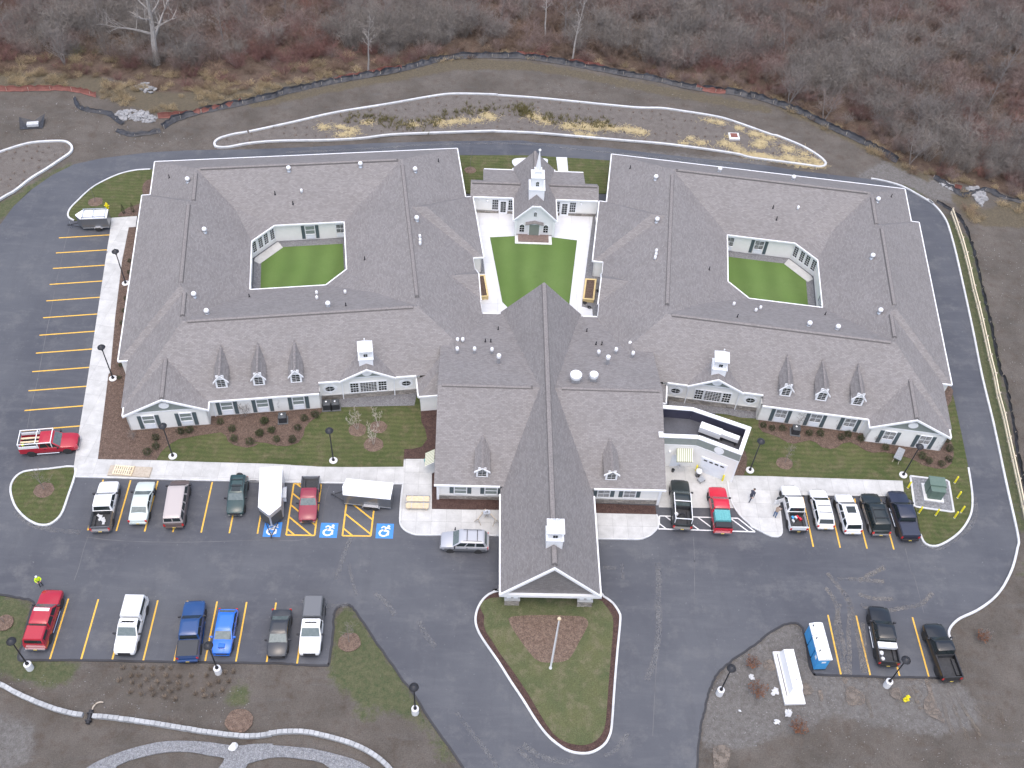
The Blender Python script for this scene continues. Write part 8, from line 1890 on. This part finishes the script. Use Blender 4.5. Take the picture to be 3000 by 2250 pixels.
for i, p in enumerate([(-32.96, -4.53), (-32, -4.45), (-31.23, -4.5), (-30.35, -4.54), (-29.6, -4.47), (-28.73, -4.46), (-32.11, -5.27), (-31.39, -5.23), (-30.27, -5.16), (-29.07, -5.19), (-27.93, -5.2), (-26.89, -5.22), (-33.01, -5.69), (-30.64, -5.65), (-29.65, -5.75), (-28.68, -5.76), (-31.87, -5.96), (-27.91, -5.84), (-27, -6.05), (-31.11, -6.23), (-30.14, -6.47), (-29.14, -6.37), (-28.4, -6.59), (-27.68, -6.41), (-31.79, -6.76), (-30.78, -6.97), (-29.7, -7.01), (-28.76, -7.16), (-27.76, -7.32), (-25.62, -6.49), (-25.3, -7.05), (-24.61, -6.98), (-26.13, -6.89), (-24.37, -5.66), (-25.08, -5.91), (-23.49, -5.71), (-23.9, -6.46), (-25.54, -5.16), (-25.34, -4.51), (-23.97, -4.84), (-23.17, -4.71)]):
    s = 1.25 if p[0] > -21 else .85
    o = put('grass_clump', CLP[i % 3], None, (p[0], p[1], -.04), rnd.uniform(0, 6)); o.scale = (s, s, s); tag(o, 'dry tan grass clump planted on the brown bank below the car park', 'grass clump', 'dry grass clumps on the bank')
# ---------------------------------------------------------------- riprap
STN = []
for i in range(6):
    r4 = random.Random(80+i); bm = bmesh.new(); bmesh.ops.create_icosphere(bm, subdivisions=1, radius=1.0)
    for v in bm.verts: v.co *= r4.uniform(.75, 1.2); v.co.z *= .6; v.co.x *= 1.2
    me = bpy.data.meshes.new('stone'); bm.to_mesh(me); bm.free(); me.materials.append(MATS['rock']); STN.append(me)
def riprap(poly, n, label, s0=.16, s1=.36):
    T = bpy.data.objects.new('riprap', None); COL.objects.link(T); xs = [p[0] for p in poly]; ys = [p[1] for p in poly]; cx, cy = sum(xs)/len(xs), sum(ys)/len(ys)
    T.location = (cx, cy, 0); tag(T, label, None, None, 'structure'); k = 0
    while k < n:
        x, y = rnd.uniform(min(xs), max(xs)), rnd.uniform(min(ys), max(ys))
        if not bool(in_poly(poly, np.array(x), np.array(y))): continue
        s = rnd.uniform(s0, s1); o = put('stone', STN[k % 6], T, (x-cx, y-cy, ground_z(x, y)+.05)); o.rotation_euler = (rnd.uniform(-.4, .4), rnd.uniform(-.4, .4), rnd.uniform(0, 6)); o.scale = (s, s, s); k += 1
riprap([(-53.85, 77.8), (-53.42, 78.87), (-51.44, 79.21), (-49.29, 78.84), (-47.75, 77.32), (-48.07, 76.43), (-49.61, 76.47), (-51.29, 77.09), (-52.46, 76.29)], 170, 'pale riprap apron where the black pipe empties on the muddy bank')
riprap([(65.66, 68.42), (67.22, 68.92), (67.91, 67.74), (67.67, 65.86), (67.49, 65.83), (66.72, 64.47), (66.44, 65.25), (66.05, 66.81)], 130, 'pale riprap chute beside the tan grass near the guard rail')
riprap([(62.07, 69.99), (63.31, 69.38), (64.24, 68.34), (63.54, 67.76), (62.43, 68.78)], 45, 'scatter of riprap behind the short silt fence')
riprap([(-52.47, 86.78), (-51.07, 86.88), (-49.61, 85.08), (-49.56, 83.22), (-51.25, 83.72), (-52.57, 84.87)], 40, 'grey stones half sunk in the tan grass')

# loose rubble strewn over the gravel and the bare earth
rb_ = MB(); r5 = random.Random(17)
for poly, n, s0, s1 in ((gravelly_zones[0], 420, .03, .10), (gravelly_zones[1], 200, .03, .09), ([(-73.92, 80.94), (-60.24, 81.26), (-54.05, 77.21), (-46.63, 74.5), (-39.63, 73.24), (-39.27, 71.3), (-47.44, 70.53), (-56.85, 68.59), (-70.23, 69.68)], 260, .04, .12), ([(-43.7, -4.72), (-35.03, -4.92), (-22.88, -6.1), (-19.18, -8.3), (-18.94, -9.95), (-26.52, -9.52), (-35.17, -8.55), (-43.34, -5.86)], 220, .03, .09), ([(62.04, 59.14), (70.81, 59.59), (61.15, 30.96), (59.2, 30.89), (62.09, 48.53)], 220, .03, .10), ([(29.64, -8.7), (48.24, -7.28), (46.51, -12.43), (25.57, -12.69)], 240, .03, .08), ([(5.92, 95.61), (40.92, 84.95), (40.12, 80.3), (22.23, 85.28), (5.74, 86.37)], 160, .03, .09)):
    xs = [p[0] for p in poly]; ys = [p[1] for p in poly]; k = 0
    while k < n:
        x, y = r5.uniform(min(xs), max(xs)), r5.uniform(min(ys), max(ys))
        if not bool(in_poly(poly, np.array(x), np.array(y))): continue
        s = s0+(s1-s0)*r5.random()**2.5; z = ground_z(x, y); a = r5.uniform(0, 6)
        c_, s_ = math.cos(a)*s, math.sin(a)*s
        rb_.add([(x+c_, y+s_, z), (x-s_*.7, y+c_*.7, z), (x-c_, y-s_, z), (x+s_*.8, y-c_*.8, z), (x+s_*.1, y+c_*.1, z+s*.9)], [(0, 1, 4), (1, 2, 4), (2, 3, 4), (3, 0, 4)]); k += 1
o = rb_.build('rubble', 'rubble', None, False, False); tag(o, 'small loose stones strewn over the gravel and bare earth', 'rubble', None, 'stuff')

# ================================================================ PEOPLE
def person(name, label, loc, rz, J, top, legs, hair='hair', skin_z=None, group=None):
    """one continuous skinned figure; J: joint positions, x forward, y left, z up"""
    names = list(J); V = [J[n] for n in names]; idx = {n: i for i, n in enumerate(names)}
    E_ = [('pelvis', 'waist'), ('waist', 'chest'), ('chest', 'neck'), ('neck', 'head'), ('head', 'crown')]
    for s in 'lr':
        E_ += [('chest', 'sh'+s), ('sh'+s, 'el'+s), ('el'+s, 'wr'+s), ('wr'+s, 'pm'+s), ('pelvis', 'hp'+s), ('hp'+s, 'kn'+s), ('kn'+s, 'an'+s), ('an'+s, 'to'+s)]
    R_ = dict(pelvis=.15, waist=.14, chest=.165, neck=.062, head=.095, crown=.075, sh=.085, el=.055, wr=.036, pm=.036, hp=.105, kn=.07, an=.048, to=.042)
    edges = [(idx[a], idx[b]) for a, b in E_]
    radii = [R_[n] if n in R_ else R_[n[:-1]] for n in names]
    for s in 'lr':                                           # five fingers, unequal, slightly curled
        p = Vector(J['pm'+s]); w = Vector(J['wr'+s]); d = (p-w).normalized(); sd = d.cross(Vector((0, 0, 1)));
        sd = sd.normalized() if sd.length > .1 else Vector((1, 0, 0))
        for k, ln in enumerate((.055, .075, .082, .076, .06)):
            o_ = sd*(k-2)*.022; a = p+o_*1.1+d*.02 if k else p+sd*-.045-d*.01; b = a+d*ln*.6+(sd*-.03 if k == 0 else Vector((0, 0, -.008))); c = b+d*ln*.4+Vector((0, 0, -.02))
            i0 = len(V); V += [tuple(a), tuple(b), tuple(c)]; radii += [.010, .009, .008]; edges += [(idx['pm'+s], i0), (i0, i0+1), (i0+1, i0+2)]
    me = bpy.data.meshes.new('body'); me.from_pydata(V, edges, [])
    ob = bpy.data.objects.new('tmp_body', me); COL.objects.link(ob)
    sk = ob.modifiers.new('skin', 'SKIN'); sk.use_smooth_shade = True
    ob.modifiers.new('sub', 'SUBSURF').levels = 2; ob.modifiers['sub'].render_levels = 2
    lay = me.skin_vertices[0].data if me.skin_vertices else me.attributes
    for i, r in enumerate(radii): lay[i].radius = (r, r)
    lay[0].use_root = True
    dg = bpy.context.evaluated_depsgraph_get(); out = bpy.data.meshes.new_from_object(ob.evaluated_get(dg)); bpy.data.objects.remove(ob)
    out.name = 'body'; out.materials.clear()
    for m in (top, legs, 'skin', 'rubber'): out.materials.append(MATS[m])
    pz = (Vector(J['pelvis'])+Vector(J['waist']))/2
    pts = {k: Vector(v) for k, v in J.items()}
    for f in out.polygons:
        c = f.center
        near = min(pts, key=lambda k: (pts[k]-c).length)
        if near in ('head', 'crown') or near[:2] in ('pm',): f.material_index = 2
        elif near[:2] in ('to', 'an') and c.z < .14: f.material_index = 3
        elif near[:2] in ('hp', 'kn', 'an') or near == 'pelvis': f.material_index = 1
        else: f.material_index = 0
        if near[:2] == 'wr' and (c-pts['pm'+near[2]]).length < .09: f.material_index = 2
    out.shade_smooth()
    T = thing(name, label, 'person', loc, rz, group); put('body', out, T)
    h, cr = pts['head'], pts['crown']; up = (cr-h).normalized(); fw = Vector((1, 0, 0))
    hm = MB().lathe([(.108, .03), (.116, .07), (.10, .13), (.06, .165), (.01, .175)], (0, 0, 0), 14).build('helmet' if hair != 'hair' else 'hair', hair, T, 60); hm.location = h-up*.0; hm.rotation_euler = up.to_track_quat('Z', 'Y').to_euler()
    fc = MB()
    for y in (-.035, .035): fc.box(.082, .098, y-.012, y+.012, .02, .035)
    e = fc.build('eyes', 'black_metal', T); e.location = h; e.rotation_euler = hm.rotation_euler
    ns = MB().add([(.085, -.014, -.03), (.085, .014, -.03), (.115, 0, -.03), (.088, 0, .02)], [(0, 1, 2), (0, 2, 3), (2, 1, 3)]).build('nose', 'skin', T); ns.location = h; ns.rotation_euler = hm.rotation_euler
    mo = MB().box(.075, .09, -.022, .022, -.062, -.052).build('mouth', 'paint_darkred', T); mo.location = h; mo.rotation_euler = hm.rotation_euler
    for y in (-1, 1):
        er = MB().box(-.02, .02, y*.09-.012, y*.09+.012, -.03, .03).build('ear', 'skin', T); er.location = h; er.rotation_euler = hm.rotation_euler
    return T
STAND = dict(pelvis=(0, 0, .95), waist=(.0, 0, 1.12), chest=(.01, 0, 1.36), neck=(.01, 0, 1.52), head=(.03, 0, 1.64), crown=(.03, 0, 1.73),
    shl=(0, .19, 1.42), ell=(-.02, .25, 1.14), wrl=(.08, .26, .90), pml=(.12, .26, .82), shr=(0, -.19, 1.42), elr=(-.02, -.25, 1.14), wrr=(.08, -.26, .90), pmr=(.12, -.26, .82),
    hpl=(0, .10, .88), knl=(.02, .11, .48), anl=(-.02, .12, .08), tol=(.14, .13, .04), hpr=(0, -.10, .88), knr=(.02, -.11, .48), anr=(-.02, -.12, .08), tor=(.14, -.13, .04))
WALK = dict(STAND); WALK.update(waist=(.07, 0, 1.10), chest=(.20, 0, 1.30), neck=(.27, 0, 1.43), head=(.33, 0, 1.53), crown=(.37, 0, 1.61), shl=(.18, .19, 1.35), shr=(.18, -.19, 1.35), ell=(.32, .24, 1.10), wrl=(.50, .20, 1.02), pml=(.58, .18, 1.0), elr=(.02, -.27, 1.10), wrr=(-.08, -.28, .88), pmr=(-.12, -.28, .80),
    knl=(.22, .11, .50), anl=(.30, .12, .10), tol=(.45, .13, .05), knr=(-.10, -.11, .48), anr=(-.40, -.12, .16), tor=(-.30, -.12, .05))
REACH = dict(STAND); REACH.update(waist=(.05, 0, 1.10), chest=(.17, 0, 1.32), neck=(.24, 0, 1.45), head=(.30, 0, 1.55), crown=(.33, 0, 1.63), shl=(.15, .19, 1.38), shr=(.15, -.19, 1.38), ell=(.36, .22, 1.22), wrl=(.56, .16, 1.16), pml=(.64, .15, 1.15), elr=(.34, -.22, 1.18), wrr=(.54, -.15, 1.12), pmr=(.62, -.14, 1.11))
HOOD = dict(STAND); HOOD.update(ell=(.10, .27, 1.18), wrl=(.30, .18, 1.20), pml=(.37, .14, 1.22), elr=(.08, -.27, 1.16), wrr=(.28, -.16, 1.14), pmr=(.35, -.12, 1.14))
p = (-42.47, 3.54); person('person', 'person in bright yellow-green work clothes and white cap standing by the red capped pickup', (p[0], p[1], 0), -1.0, HOOD, 'hiviz', 'cloth_navy', 'blanket_white')
p = (26.56, 15.01); person('person', 'person in dark clothes striding across the concrete walk', (p[0], p[1], .132), .9, WALK, 'cloth_navy', 'cloth_navy')
p = (28.79, 12.97); person('person', 'person in tan jacket and jeans reaching toward the white pickup', (p[0], p[1], .132), .75, REACH, 'cloth_tan', 'cloth_jean')
